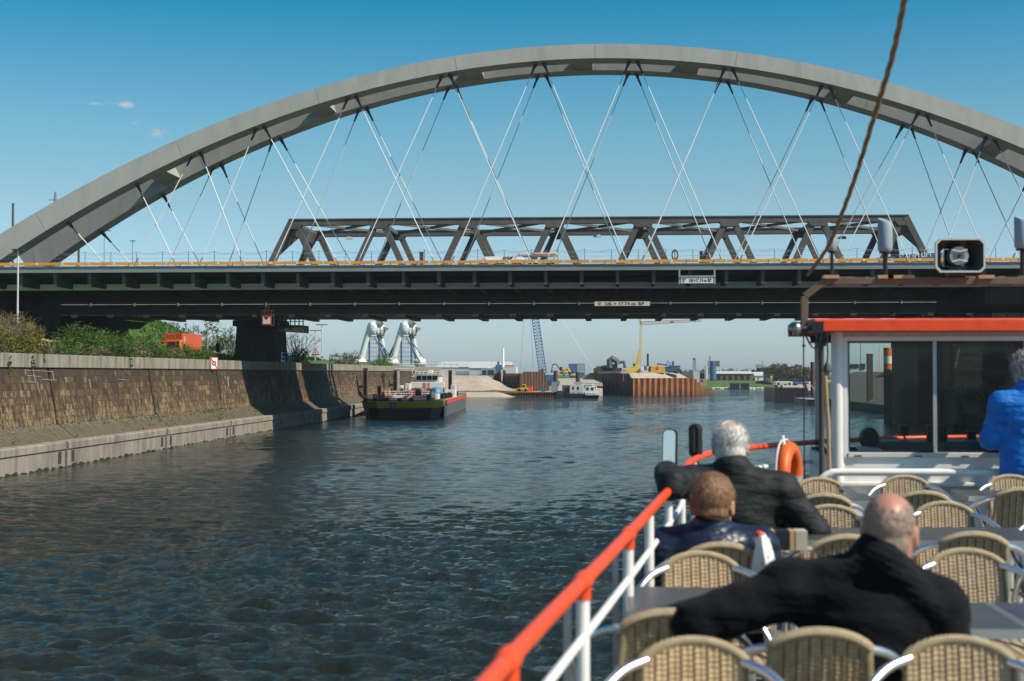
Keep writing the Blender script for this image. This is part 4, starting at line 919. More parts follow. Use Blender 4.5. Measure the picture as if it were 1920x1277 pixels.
# traffic sign triangle
p = at(592, 660, Y=200); t = thing('warning_sign', 'red rimmed triangular warning sign beside the street lamps', 'traffic sign', (p.x, 200, 6.2))
MB().tube([(p.x, 200, 6.2), (p.x, 200, p.z + .3)], .04, 6).build('post', M['galv'], t)
MB().prism([(p.x - .62, p.z - .45), (p.x + .62, p.z - .45), (p.x, p.z + .6)], 199.86, 199.92).build('rim', M['signred'], t); MB().prism([(p.x - .36, p.z - .3), (p.x + .36, p.z - .3), (p.x, p.z + .28)], 199.82, 199.855).build('face', M['white'], t)
MB().box(p.x - .05, p.x + .05, 199.80, 199.815, p.z - .2, p.z + .08).build('symbol', M['ink'], t)
# pale building behind the trees
def house(name, label, px0, px1, top, Y, depth, z0, mat, cat='building', win=None, wmat='pane', roof=None, rmat='dark', group=None):
    x0, x1 = xa(px0, Y), xa(px1, Y); z1 = za(top, Y, (px0 + px1) / 2); t = thing(name, label, cat, ((x0 + x1) / 2, Y, z0), group)
    MB().box(x0, x1, Y, Y + depth, z0, z1).build('wall', M[mat], t)
    if roof: MB().prismx([(Y - .3, z1), (Y + depth + .3, z1), (Y + depth * .5, z1 + roof)], x0 - .3, x1 + .3).build('roof', M[rmat], t)
    for w in (win or []):
        a = rect(w[0], w[1], w[2], w[3], Y); MB().box(a[0], a[1], Y - .12, Y - .01, a[2], a[3]).build(w[4] if len(w) > 4 else 'window', M[w[5] if len(w) > 5 else wmat], t)
    return t
house('pale_building', 'pale flat-roofed building behind the young trees', 268, 440, 638, 262, 20, 6, 'hall', win=[(300, 648, 330, 655), (380, 648, 420, 655)])
# shrubs and things along the wall past the bridges
for px, py, X, hw, h, mat, lab in ((548, 670, -35.0, 1.3, .8, 'leaf_yellow', 'yellowish shrub at the foot of the bare twigs above the wall'), (569, 664, -35.2, 1.2, 1.1, 'leaf_green', 'dark shrub right of the bare twigs'), (637, 668, -35.0, 1.3, 1.1, 'leaf_pale', 'airy green shrub above the coping before the wrapped frames'), (660, 670, -35.0, 1.5, 1.2, 'leaf_dry', 'greyish brown bush above the coping'), (710, 688, -34.8, 1.6, .9, 'leaf_bright', 'bright green bush spilling over the wall between the mooring posts'), (724, 683, -34.7, 1.6, 1.3, 'leaf_bright', 'brighter taller green bush left of the second mooring post')):
    Y = gx(px, X); bush('bush', lab, (X, Y, 6.1), (hw, hw * 1.3, h), int(520 * hw * h) + 120, .10, mat, rg, 6, 'shrubs on the wall beyond the bridges')
Y = gx(556, -34.8); t = thing('twig_shrub', 'bare branching shrub silhouetted against the sky right of the pier', 'shrub', (-34.8, Y, 6.1)); twigs(MB(), (-34.8, Y, 6.1), za(625, Y, 556) - 6.1, 3.2, 46, rg, .03, 6).build('stems', M['bark'], t)
t = thing('ivy_strand', 'dark vertical ivy strand hanging down the wall', 'ivy', at(717, 720, X=-32.4)); Y = gx(717, -32.4)
leaves(MB(), (-32.3, Y, 4.2), (.2, .5, 2.0), 420, .09, rg, hollow=0).build('foliage', M['leaf_green'], t)
# railing above the wall
for pa, pb, lab in ((528, 560, 'blue pipe railing on the wall top right of the pier'), (618, 672, 'dark steel railing along the wall top before the wrapped frames')):
    t = thing('quay_railing', lab, 'railing', at((pa + pb) / 2, 690, X=-35.6)); ya, yb = gx(pa, -34.4), gx(pb, -34.4); mt = M['blue'] if pa < 600 else M['dark']
    for z in (6.6, 7.05, 7.5): MB().tube([(-34.4, ya, z), (-34.4, yb, z)], .045, 5).build('rail', mt, t)
    for k in range(7): y = ya + (yb - ya) * k / 6; MB().tube([(-34.4, y, 6.1), (-34.4, y, 7.5)], .05, 5).build('post', mt, t)
# mooring dolphins against the wall
for px, top, Y, lab in ((685, 690, 186, 'rusty brown mooring post against the wall at the bow of the barge'), (741, 694, 214, 'rusty brown mooring post against the wall behind the barge bow'), (844, 694, 262, 'short brown mooring post at the stern of the barge')):
    x = xa(px, Y); z = za(top, Y); t = thing('mooring_post', lab, 'mooring post', (x, Y, -2), 'mooring posts beside the left wall')
    m = MB()
    for dx in (-.3, .22): m.box(x + dx, x + dx + .1, Y - .4, Y + .4, -2, z)
    m.box(x - .199, x + .219, Y - .08, Y + .08, -2, z); m.build('shaft', M['rust'], t)
    if px < 800:
        MB().box(-32.2, x - .3, Y - .18, Y + .18, 3.35, 3.7).build('strut', M['rust'], t); MB().beam((-32.4, Y, 3.4), (-31.2, Y, 1.6), .25, .25).build('brace', M['dark'], t)
YQ = 222; x = xa(747, YQ); t = thing('quay_lamp', 'white lamp post with flat arm standing at the quay behind the barge', 'lamp', (x, YQ, 0)); MB().box(x - .12, x + .12, YQ, YQ + .24, 0, za(692, YQ)).build('shaft', M['offwhite'], t); MB().box(xa(729, YQ), xa(775, YQ), YQ - .1, YQ + .4, za(692, YQ), za(690, YQ)).build('arm', M['white'], t)
# ================================================================== WRAPPED FRAMES
YF = 264.0; ZG = 6.0
def P(px, py, Y): return at(px, py, Y=Y)
def wrapped(px, label, s):
    t = thing('wrapped_frame', label, 'frame', P(px, 690, YF), 'white wrapped frames on the quay')
    o = px - 705
    def q(x, y, dy=0): return P(x + o, y, YF + dy)
    def lumpy(mb, c, r, seed):
        rr = random.Random(seed); rings = []
        for i in range(1, 8):
            th = math.pi * i / 8; rings.append([(c.x + r[0] * math.sin(th) * math.cos(6.283 * k / 12) * rr.uniform(.82, 1.15), c.y + r[1] * math.sin(th) * math.sin(6.283 * k / 12) * rr.uniform(.85, 1.15), c.z - r[2] * math.cos(th) * rr.uniform(.92, 1.05)) for k in range(12)])
        return mb.loft(rings)
    MB().tube([q(676, 678), q(686, 640), q(697, 607)], [.62, .58, .68], 12).build('wrapped_leg', M['plastic_wrap'], t, smooth=True)
    MB().tube([q(723, 676, 3), q(715, 640, 3), q(707, 612, 3)], [.45, .55, .6], 10).build('rear_leg', M['offwhite'], t, smooth=True)
    lumpy(MB(), q(672, 680), (1.6, 1.5, 1.0), 4).build('wrapped_foot', M['plastic_wrap'], t, smooth=True)
    lumpy(MB(), q(728, 680, 3), (1.2, 1.2, 1.1), 5).build('wrapped_foot', M['plastic_wrap'], t, smooth=True)
    b = MB(); lumpy(b, q(700, 615), (.85, 1.1, 1.35), 6); lumpy(b, q(693, 621), (.55, .8, 1.0), 16); b.build('wrapped_joint', M['plastic_wrap'], t)
    b = MB(); lumpy(b, q(716, 620, 1), (.85, 1.1, 1.15), 7); lumpy(b, q(709, 617, .5), (.5, .8, 1.2), 17); b.build('wrapped_joint', M['plastic_wrap'], t)
    MB().cyl(q(708, 608, 0), q(716, 601, 0), .62, .78, 16).build('stub_pipe', M['offwhite'], t, smooth=True)
    MB().loft([[q(720, 612), q(722, 622), q(721, 622, 2), q(719, 612, 2)], [q(729, 616), q(729.6, 616.6), q(729.6, 616.6, .3), q(729, 616, .3)]]).build('wrapped_tip', M['wood'], t)
    # scaffolding
    for x in (692.5, 711.5):
        for dy in (0, 3.2): MB().tube([q(x, 632, dy), q(x, 684, dy)], .19, 8).build('scaffold_post', M['blue'], t)
    for dy in (0, 3.2):
        n = MB()
        for y in range(636, 684, 8): n.tube([q(684, y, dy), q(716, y, dy)], .05, 4)
        for x in (684, 688, 697, 701, 705, 716): n.tube([q(x, 634, dy), q(x, 684, dy)], .045, 4)
        n.build('scaffold_tubes', M['galv'], t)
    n = MB().tube([q(703, 633), q(728, 680)], .16, 5).tube([q(712, 640), q(736, 672)], .14, 5); n.build('tie_bar', M['blue'], t)
    MB().box(q(690, 0).x, q(716, 0).x, YF, YF + 3.2, q(0, 633).z, q(0, 632).z).build('scaffold_deck', M['dark'], t)
wrapped(705, 'left white wrapped steel frame with blue scaffold posts on the quay', 1)
wrapped(765, 'right white wrapped steel frame with blue scaffold posts on the quay', 2)
t = thing('brace_bar', 'blue diagonal bar leaning between the two wrapped frames', 'brace', P(735, 684, YF)); MB().tube([P(723, 680, YF), P(744, 638, YF)], .18, 6).build('bar', M['blue'], t)
t = thing('quay_railing', 'pale railing along the quay below the wrapped frames', 'railing', P(760, 686, 258))
for py in (682, 688): MB().tube([P(690, py, 258), P(860, py + 1, 258)], .07, 5).build('rail', M['offwhite'], t)
for k in range(15): MB().tube([P(690 + 12 * k, 680, 258), P(690 + 12 * k, 690, 258)], .06, 5).build('post', M['offwhite'], t)

# ================================================================== MOORED BARGE
bg_ = thing('barge', 'moored tank barge with yellow bow, black hull and white wheelhouse', 'barge', (-23, 161.5, 0))
HX0, HX1 = -27.6, -18.9; BY = 161.5; BL = 58.0
def bx(f, y):        # hull drifts left with distance
    return f - .045 * (y - BY)
def hullring(z, grow):
    pts = []; yl = [(0, 0), (1.6, .02), (4, .0)]
    c0 = [(HX0 + .9 - grow, BY + 1.2), (HX0 + 2.0 - grow * .5, BY - grow * .6), (HX1 - 2.6 + grow * .4, BY + .1 - grow * .6), (HX1 - .9 + grow, BY + 1.6), (HX1 + grow, BY + 4.5), (HX1 + grow, BY + BL), (HX0 - grow, BY + BL), (HX0 - grow, BY + 4.0)]
    return [(bx(x, y), y, z) for x, y in c0]
MB().loft([hullring(-1.2, -.6), hullring(0, -.1), hullring(1.32, .25)]).build('hull', M['hull'], bg_)
MB().loft([hullring(1.323, .26), hullring(1.75, .38), hullring(2.08, .46)], caps=True).build('bow_band', M['barge_yellow'], bg_)
MB().prismz([(bx(x, y), y) for x, y in ((HX0 + 1.2, BY + 2), (HX0 + 2.2, BY + .6), (HX1 - 2.6, BY + .8), (HX1 - 1.0, BY + 2.2), (HX1 + .1, BY + 5), (HX1 + .1, BY + BL - 1), (HX0 + .3, BY + BL - 1), (HX0 + .3, BY + 4.5))], 2.06, 2.09).build('deck_plate', M['rust'], bg_)
# red bulwark and grey side aft of the bow
MB().loft([[(bx(HX1 + .30, y), y, -.3), (bx(HX1 + .49, y), y, 1.62), (bx(HX1 + .52, y), y, 1.62), (bx(HX1 + .34, y), y, -.3)] for y in (BY + 6, BY + BL - 1)]).build('side_plate', M['hullgrey'], bg_)
MB().loft([[(bx(HX1 + .53, y), y, 1.63), (bx(HX1 + .53, y), y, 2.09), (bx(HX1 + .43, y), y, 2.09), (bx(HX1 + .43, y), y, 1.63)] for y in (BY + 9, BY + BL - 1)]).build('red_bulwark', M['signred'], bg_)
MB().box(bx(HX0 + .5, BY + 30), bx(HX1 - .6, BY + 30), BY + 14, BY + BL - 3, 2.093, 2.35).build('tank_deck', M['hullgrey'], bg_)
def bp(px, py, Y): return at(px, py, Y=Y)
# wheelhouse
YW = BY + 34
a = rect(770, 716.5, 833, 729, YW); MB().box(a[0], a[1], YW, YW + .5, a[2], a[3]).build('front_board', M['white'], bg_, bevel=.05)
b = rect(794, 717.5, 806, 728, YW); lg = MB().box(b[0], b[1], YW - .06, YW - .003, b[2], b[3]).build('logo_panel', M['machine_orange'], bg_)
letters('S', (b[3] - b[2]) * 1.25, facing(((b[0] + b[1]) / 2, YW - .075, (b[2] + b[3]) / 2)), 'lettering', M['white'], lg)
a = rect(779, 704, 823, 716, YW + 1.5); wh = MB().box(a[0], a[1], YW + 1.5, YW + 6, a[2] - 1.2, a[3]).build('wheelhouse', M['white'], bg_)
w = rect(781, 704.8, 820, 712.5, YW + 1.5); MB().box(w[0], w[1], YW + 1.40, YW + 1.495, w[2], w[3]).build('window', M['pane'], wh)
for k in range(1, 4): x = w[0] + (w[1] - w[0]) * k / 4; MB().box(x - .05, x + .05, YW + 1.36, YW + 1.395, w[2], w[3]).build('mullion', M['offwhite'], wh)
a = rect(777, 702.5, 825, 704, YW + 1.2); MB().box(a[0], a[1], YW + 1.0, YW + 6.5, a[2], a[3]).build('roof', M['offwhite'], wh)
c = MB()
for py in (697, 700): c.tube([bp(778, py, YW + 2), bp(833, py, YW + 2)], .05, 5)
for k in range(8): c.tube([bp(779 + 7.5 * k, 703, YW + 2), bp(779 + 7.5 * k, 696, YW + 2)], .05, 5)
c.build('roof_rail', M['offwhite'], bg_)
a = rect(803, 694, 811, 701, YW + 3); MB().box(a[0], a[1], YW + 3, YW + 4, a[2], a[3]).build('radar_box', M['white'], bg_, bevel=.05)
c = MB().tube([bp(771, 706, YW + 1), bp(781, 706, YW + 1)], .06, 5).tube([bp(772, 694, YW + 1), bp(776, 708, YW + 1)], .05, 5); c.build('flag_staff', M['offwhite'], bg_)
MB().loft([[bp(768, 695, YW + 1), bp(773, 698, YW + 1)], [bp(773, 703, YW + 1), bp(777, 705, YW + 1)]], closed=False, caps=False).build('flag', M['signred'], bg_)
# deckhouse right of the board
for (px0, py0, px1, py1, Y, mt, nm) in ((834, 731, 853, 751, YW - 6, 'white', 'deckhouse'), (845, 722, 853, 731, YW - 2, 'offwhite', 'locker'), (748, 723, 753, 737, YW - 8, 'offwhite', 'vent_box'), (760, 719, 768, 733, YW - 6, 'offwhite', 'vent_box'), (722, 742, 803, 747.5, BY + 8, 'white', 'white_coaming'), (814, 739, 821, 751, BY + 14, 'white', 'locker'), (699, 739, 707, 752, BY + 6, 'signred', 'winch_box')):
    a = rect(px0, py0, px1, py1, Y); o = MB().box(a[0], a[1], Y, Y + 2.2, max(2.05, a[2]), a[3]).build(nm, M[mt], bg_, bevel=.04)
    if nm == 'deckhouse':
        for px in (838, 845): w = rect(px, 738, px + 3.5, 745, Y); MB().box(w[0], w[1], Y - .07, Y - .005, w[2], w[3]).build('window', M['pane'], o)
p = bp(826, 738, YW - 10); MB().sph((p.x - .6, p.y, 2.6), (1.0, 1.2, .95), 16, 10).build('blue_tarpaulin', M['sailor_blue'], bg_, smooth=True)
c = MB()
for k in range(11): x = 683 + 2.6 * k; a = rect(x, 740, x + 1.3, 749.5, BY + 3.5); c.box(a[0], a[1], BY + 3.5, BY + 3.55, a[2], a[3])
c.build('striped_guard', M['white'], bg_)
c = MB()
for k in range(9): c.tube([bp(722 + 10 * k, 741, BY + 10), bp(722 + 10 * k, 733, BY + 10)], .05, 5)
for py in (734, 738): c.tube([bp(720, py, BY + 10), bp(806, py, BY + 10)], .045, 5)
c.build('rail', M['offwhite'], bg_)
for (pts, r, mt, nm) in (([(725, 735, 18), (800, 733.5, 18)], .16, 'signred', 'pipe'), ([(748, 737, 22), (805, 737, 22)], .14, 'blue', 'pipe'), ([(780, 740, 14), (781, 733, 14), (784, 729.5, 14), (787, 729.5, 14)], .13, 'black', 'vent_pipe'), ([(711, 750, 5), (711, 724, 5)], .22, 'black', 'mast'), ([(690, 752, 5), (725, 751.5, 5)], .3, 'black', 'anchor_winch'), ([(802, 740, 20), (802, 730, 20)], .12, 'dark', 'vent_pipe'), ([(729, 743, 16), (731, 727, 16)], .06, 'offwhite', 'davit')):
    MB().tube([bp(x, y, BY + d) for x, y, d in pts], r, 8).build(nm, M[mt], bg_)
for k, (px, py) in enumerate(((804, 742), (812, 744), (830, 748), (836, 747), (843, 746.5), (850, 745), (855, 744))):
    y = BY + 8 + k * 5; p = bp(px, py, y); MB().cyl((p.x, y, 2.0), (p.x, y, 2.75), .28, n=10).build('bollard', M['black'], bg_)
for px in (684, 703, 724, 748, 770):
    p = bp(px, 751, BY + 1.5); MB().cyl((p.x, BY + 2.0, 2.0), (p.x, BY + 2.0, 2.45), .26, n=10).build('bollard', M['black'], bg_)
fg = {m_: MB() for m_ in ('offwhite', 'galv', 'signred', 'blue', 'dark')}; r5 = random.Random(8)
for k in range(150):
    y = BY + r5.uniform(9, 40); x = bx(r5.uniform(HX0 + 1.2, HX1 - .8), y); h = r5.choice((.15, .25, .4, .7, 1.0)); m_ = r5.choice(list(fg))
    if r5.random() < .5: fg[m_].box(x - r5.uniform(.05, .3), x + r5.uniform(.05, .3), y - .15, y + .15, 2.3, 2.36 + h)
    else: fg[m_].tube([(x, y, 2.3), (x, y, 2.4 + h), (x + r5.uniform(-.6, .6), y, 2.4 + h)], .05, 5)
for m_, b_2 in fg.items(): tag(b_2.build('deck_fittings', M[m_], bg_), kind='stuff')
wz_ = MB().tube([bp(711, 724, BY + 5), bp(782, 700, YW)], .025, 4).tube([bp(747, 716, BY + 20), bp(800, 699, YW)], .02, 4); wz_.build('rigging', M['dark'], bg_)
# bow emblem
q = bp(736, 757.5, BY - .35); e = MB().box(q.x - .32, q.x + .32, BY - .36, BY - .30, 1.40, 2.0).build('bow_emblem', M['hullgrey'], bg_)
letters('S', .62, facing((q.x, BY - .375, 1.69)), 'lettering', M['offwhite'], e)
for px in (811, 816.5): MB().cyl(bp(px, 771, BY + 2), bp(px, 784, BY + 2), .02, n=5)
q = bp(828, 783, BY + 5); MB().tube([(bx(HX1 + .5, BY + 5), BY + 5, .05), (bx(HX1 + .55, BY + 5), BY + 5, 1.3)], .05, 5).build('draught_mark', M['white'], bg_)

# ================================================================== FAR SHORE: LEFT PART
def sheet(mb, a, b, z0, z1a, z1b=None, n=20, d=.45):    # corrugated sheet piling from a to b
    a = Vector((a[0], a[1], 0)); b = Vector((b[0], b[1], 0)); u = (b - a) / n; nn = Vector((u.y, -u.x, 0)).normalized() * d; z1b = z1a if z1b is None else z1b
    lo, hi = [], []
    for k in range(n + 1):
        for f, o in (((0, 0), (.28, 0), (.5, 1), (.78, 1)) if k < n else ((0, 0),)):
            p = a + u * (k + f) + nn * o; t = (k + f) / n; z = (z1a(t) if callable(z1a) else z1a + (z1b - z1a) * t); lo.append((p.x, p.y, z0)); hi.append((p.x, p.y, z))
    return mb.loft([lo, hi], closed=False, caps=False)
def xy(px, Y): return (xa(px, Y), Y)
YS = 318
t = thing('low_sheet_pile_wall', 'low rusty sheet pile wall along the gravel beach at the waterline', 'sheet piling', (*xy(950, YS), 0))
sheet(MB(), xy(846, YS), xy(1043, YS), -1, za(735.5, YS), n=42, d=.4).build('piling', M['pile'], t)
MB().box(xa(846, YS), xa(1043, YS), YS - .55, YS + .1, za(737, YS), za(735, YS)).build('capping_beam', M['pile'], t)
def mound(name, x0, x1, y0, y1, zf, mat, label, nx=60, ny=24):
    X, Y = np.meshgrid(np.linspace(x0, x1, nx), np.linspace(y0, y1, ny), indexing='xy'); Z = np.vectorize(zf)(X, Y)
    V = np.stack([X, Y, Z], -1).reshape(-1, 3); i = np.arange(nx * ny).reshape(ny, nx); Q = np.stack([i[:-1, :-1], i[:-1, 1:], i[1:, 1:], i[1:, :-1]], -1).reshape(-1, 4)
    o = npmesh(name, V, Q, M[mat]); return tag(o, label, 'gravel heap')
xl, xm, xr_ = xa(830, 326), xa(905, 326), xa(972, 326)
def zg(x, y):
    a = 1.35 + (za(705, 330) - 1.35) * sstep(319, 329, y) * (1 if x < xm else max(0, 1 - (x - xm) / (xr_ - xm))) + .12 * nz(x * 3, y * 3); return a * sstep(345, 338, y) if y > 338 else a
mound('gravel_heap', xl - 14, xr_, 318.4, 346, zg, 'gravel', 'broad pale gravel heap behind the low sheet piling left of the tall brown piling')
mound('beach_gravel', xa(840, 316), xa(972, 316), 312.5, 318, lambda x, y: (y - 313.2) * .26 * (1 - sstep(xa(930, 316), xa(972, 316), x)) - .05, 'sand', 'narrow strip of pale gravel at the waterline in front of the low sheet piling', 40, 8)
tp = thing('tall_sheet_pile_wall', 'tall brown sheet pile cofferdam at the far shore', 'sheet piling', (*xy(980, 322), 0))
def top1(t): return za(694 if .26 < t < .48 else (712 if t < .1 else 700), 330)
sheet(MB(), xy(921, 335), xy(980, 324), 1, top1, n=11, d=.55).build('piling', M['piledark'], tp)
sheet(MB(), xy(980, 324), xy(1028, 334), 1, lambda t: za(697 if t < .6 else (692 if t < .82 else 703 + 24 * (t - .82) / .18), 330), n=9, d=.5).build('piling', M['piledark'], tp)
MB().box(xa(942, 333), xa(944.5, 333), 329, 329.4, 1.2, za(694, 331)).build('pale_sheet', M['offwhite'], tp)
# yellow loader, red container, buoy drum
def loader(name, label, px, py, Y, s, mat):
    p = at(px, py, Y=Y); x, z = p.x, p.z; t = thing(name, label, 'machine', p)
    MB().prism([(x - 1.6 * s, z + .5 * s), (x + 1.5 * s, z + .5 * s), (x + 1.5 * s, z + 1.2 * s), (x - .2 * s, z + 1.3 * s), (x - 1.5 * s, z + 1.1 * s)], Y - .8 * s, Y + .8 * s).build('body', M[mat], t, bevel=.05)
    c = MB().box(x - .1 * s, x + .9 * s, Y - .7 * s, Y + .7 * s, z + 1.2 * s, z + 2.3 * s).build('cab', M[mat], t, bevel=.05); MB().box(x, x + .8 * s, Y - .76 * s, Y - .705 * s, z + 1.4 * s, z + 2.1 * s).build('window', M['pane'], c)
    for dx in (-1.0, 1.0):
        for dy in (-.8, .8): MB().cyl((x + dx * s, Y + (dy - .15) * s, z + .5 * s), (x + dx * s, Y + (dy + .15) * s, z + .5 * s), .5 * s, n=14).build('wheel', M['black'], t)
    MB().beam((x - 1.2 * s, Y, z + 1.1 * s), (x - 2.4 * s, Y, z + .7 * s), .3 * s, .2 * s).build('lift_arm', M[mat], t)
    MB().prism([(x - 2.4 * s, z + .1 * s), (x - 3 * s, z + .2 * s), (x - 2.8 * s, z + .9 * s), (x - 2.3 * s, z + .9 * s)], Y - .9 * s, Y + .9 * s).build('bucket', M[mat], t)
    return t
loader('wheel_loader', 'yellow wheel loader in front of the tall brown piling', 980, 734.5, 319.5, .72, 'yellow')
p = at(993, 734, Y=319.6); t = thing('red_container', 'small bright red container beside the yellow loader', 'container', p); a = rect(987, 724, 998, 734.5, 319.6); m = MB(); corr(a[0], 319.6, a[1], 319.6, a[2], a[3], 7, .05, m); m.box(a[0], a[1], 319.7, 322, a[2], a[3]); m.build('box', M['machine_orange'], t); MB().box(a[0] - .05, a[1] + .05, 319.5, 322.1, a[3], a[3] + .1).build('roof', M['signred'], t)
p = at(1018, 731, Y=319.5); t = thing('cable_drum', 'round blue drum at the foot of the tall brown piling', 'drum', p)
for dy in (0, .8): MB().cyl((p.x, 319.5 + dy, p.z), (p.x, 319.6 + dy, p.z), .55, n=16).build('flange', M['blue'], t)
MB().cyl((p.x, 319.6, p.z), (p.x, 320.3, p.z), .28, n=12).build('core', M['offwhite'], t)
# crawler crane with lattice boom
YC2 = 350
t = thing('lattice_crane', 'blue lattice boom crane rising behind the tall brown piling', 'crane', (*xy(1018, YC2), 2.2))
p, q = at(1018, 700, Y=YC2), at(1002, 585, Y=YC2); top_ = p + (q - p) * 1.75
lattice(MB(), p, top_, 1.75, 1.4, 34, .085).build('boom', M['blue'], t)
c = MB()
for dx in (-1.5, 6): c.tube([top_, (p.x + dx * 1.6 + (3 if dx > 0 else 0), YC2, 6)], .035, 4)
c.tube([top_, (top_.x - 2, YC2, 6)], .04, 4); c.build('cable', M['galv'], t)
MB().box(p.x - 2.0, p.x + 3, YC2 - 1.6, YC2 + 1.6, 3.2, 4.9).build('house', M['blue'], t); 
for s in (-1, 1): MB().box(p.x - 3.5, p.x + 4, YC2 + s * 2.2 - .5, YC2 + s * 2.2 + .5, 2.2, 3.4).build('track', M['dark'], t)
# white halls and silos
house('long_white_hall', 'long white hall with pale roof on the far left shore', 818, 950, 688, 480, 40, 2, 'hall', win=[(856, 696, 880, 702, 'cladding_or_lit_side', 'hallblue')], roof=2.0, rmat='hall')
house('white_hall', 'smaller white hall with grey side in front of the long white hall', 880, 912, 690, 455, 30, 2, 'hall', roof=1.2, rmat='hall')
house('glazed_building', 'blue-grey glazed building right of the white halls', 902, 930, 691, 440, 20, 2, 'hallblue', win=[(905, 694, 912, 703), (915, 694, 926, 703)])
t = thing('blue_hopper', 'blue hopper tower behind the left end of the tall piling', 'hopper', (*xy(934, 430), 2)); a = rect(929, 684, 941, 700, 430); MB().box(a[0], a[1], 430, 434, 2, a[3]).build('body', M['blue'], t); a2 = rect(932, 678, 936, 684, 430); MB().box(a2[0], a2[1], 430, 432, a[3], a2[3]).build('stack', M['blue'], t)
pole('chimney', 'slender white chimney standing behind the tall brown piling', 943, 700, 653, 470, .55, 'white', 2, 'chimney')
house('low_white_building', 'low white building with red sign strip right of the white chimney', 944, 967, 688, 468, 12, 2, 'hall', win=[(946, 684.6, 964, 687.4, 'sign_strip', 'signred')])
# floating work pontoon and tug
YT = 304
t = thing('work_pontoon', 'dark floating work pontoon with grey deckhouse and two tall spuds', 'pontoon', (*xy(1072, YT), 0))
a = rect(1042, 738, 1100, 745, YT); MB().box(a[0], a[1], YT, YT + 9, -.8, za(738.5, YT)).build('hull', M['hull'], t)
for r_, mt, nm in (((1054, 722.5, 1071, 738, 2), 'hullgrey', 'deckhouse'), ((1068.5, 721.5, 1094, 738, 1), 'offwhite', 'deckhouse'), ((1034, 720, 1045, 735, 3), 'hallblue', 'control_cabin'), ((1045, 733, 1056, 739, .5), 'dark', 'winch')):
    a = rect(*r_[:4], YT + r_[4]); o = MB().box(a[0], a[1], YT + r_[4], YT + 5 + r_[4], a[2], a[3]).build(nm, M[mt], t)
    if nm == 'deckhouse':
        for k in range(2):
            w = rect(r_[0] + 5 + 9 * k, 725, r_[0] + 8 + 9 * k, 730, YT + r_[4]); MB().box(w[0], w[1], YT + r_[4] - .06, YT + r_[4] - .004, w[2], w[3]).build('window', M['pane'], o)
for px, top in ((1042, 695), (1083.5, 698)):
    x = xa(px, YT + 4); MB().cyl((x, YT + 4, -2), (x, YT + 4, za(top, YT + 4)), .48, n=14).build('spud', M['rust'], t)
    MB().box(x - .9, x + .9, YT + 3.1, YT + 4.9, za(721, YT), za(716, YT)).build('spud_clamp', M['galv'], t)
c = MB()
for k in range(14): c.tube([at(1062 + 3.6 * k, 743, Y=YT - .1), at(1063.5 + 3.6 * k, 735 + (k % 3), Y=YT - .1)], .09, 5)
c.build('deck_gear', M['dark'], t)
YT2 = 298
t = thing('work_boat', 'small white work boat with square wheelhouse beside the dark pontoon', 'boat', (*xy(1109, YT2), 0))
a = rect(1093, 741, 1123, 746.5, YT2); MB().loft([[(a[0], YT2 + 1, -.4), (a[1] - .4, YT2, -.4), (a[1] - .4, YT2 + 3, -.4), (a[0], YT2 + 3, -.4)], [(a[0] - .1, YT2 + .8, a[3]), (a[1] + .1, YT2 - .3, a[3]), (a[1] + .1, YT2 + 3.2, a[3]), (a[0] - .1, YT2 + 3.2, a[3])]]).build('hull', M['hull'], t)
a = rect(1099, 732, 1122, 741.5, YT2 + .4); MB().box(a[0], a[1], YT2 + .1, YT2 + 2.6, a[2], a[3] - .3).build('superstructure', M['white'], t)
a = rect(1097, 724, 1115, 737, YT2 + .5); w = MB().box(a[0], a[1], YT2 + .05, YT2 + 2, a[2], a[3]).build('wheelhouse', M['white'], t)
for px in (1099.5, 1108.5): b = rect(px, 726.5, px + 4.5, 731, YT2 + .05); MB().box(b[0], b[1], YT2 - .02, YT2 + .045, b[2], b[3]).build('window', M['pane'], w)
c = MB().tube([at(1112, 724, Y=YT2 + 1), at(1112, 714, Y=YT2 + 1)], .05, 5).tube([at(1110, 724, Y=YT2 + 1), at(1118.5, 724.5, Y=YT2 + 1), at(1118.5, 730, Y=YT2 + 1)], .09, 5); c.build('mast', M['white'], t)
c = MB()
for k in range(6): c.tube([at(1098 + 5 * k, 741, Y=YT2 - .1), at(1098 + 5 * k, 736, Y=YT2 - .1)], .05, 5)
c.tube([at(1097, 736, Y=YT2 - .1), at(1124, 736.5, Y=YT2 - .1)], .05, 5); c.build('rail', M['white'], t)

# ================================================================== SHEET PILE ISLAND
YI = 336
isl = thing('sheet_pile_island', 'rust orange sheet pile island filled with gravel, its left face coloured dark for shade', 'sheet piling', (*xy(1187, YI), 0))
A, B, C, D_ = xy(1187, YI), xy(1300, YI + 14), xy(1338, YI + 26), xy(1103, YI + 40)
E = xy(1118, YI + 30)
ztop = za(709, YI); ztl = za(700.5, YI + 3)
sheet(MB(), D_, A, -1, lambda t: za(733, 350) + (ztl - za(733, 350)) * min(1, t / .28) if t < .28 else (ztl if t < .93 else ztop), n=13, d=.5).build('piling', M['piledark'], isl)  # shade of the left face painted as a darker rust
sheet(MB(), A, B, -1, lambda t: ztop if t < .93 else ztop, n=11, d=.62).build('piling', M['pile'], isl)
sheet(MB(), B, C, -1, lambda t: ztop + (za(733, YI + 20) - ztop) * min(1, t / .5) if t < .5 else za(733, YI + 20), n=9, d=.5).build('piling', M['pile'], isl)
gf = MB(); rr = random.Random(5)
def zi(x, y):
    u = (x - A[0]) / (B[0] - A[0]); e = min(1, max(0, min((y - (A[1] + 14 * max(0, u)) - .3) / 3.2, 1))); return ztop - .35 + e * (za(698.5, YI + 6) - ztop + .3) * (1 - sstep(.72, 1.0, u)) + .08 * nz(x * 4, y * 4)
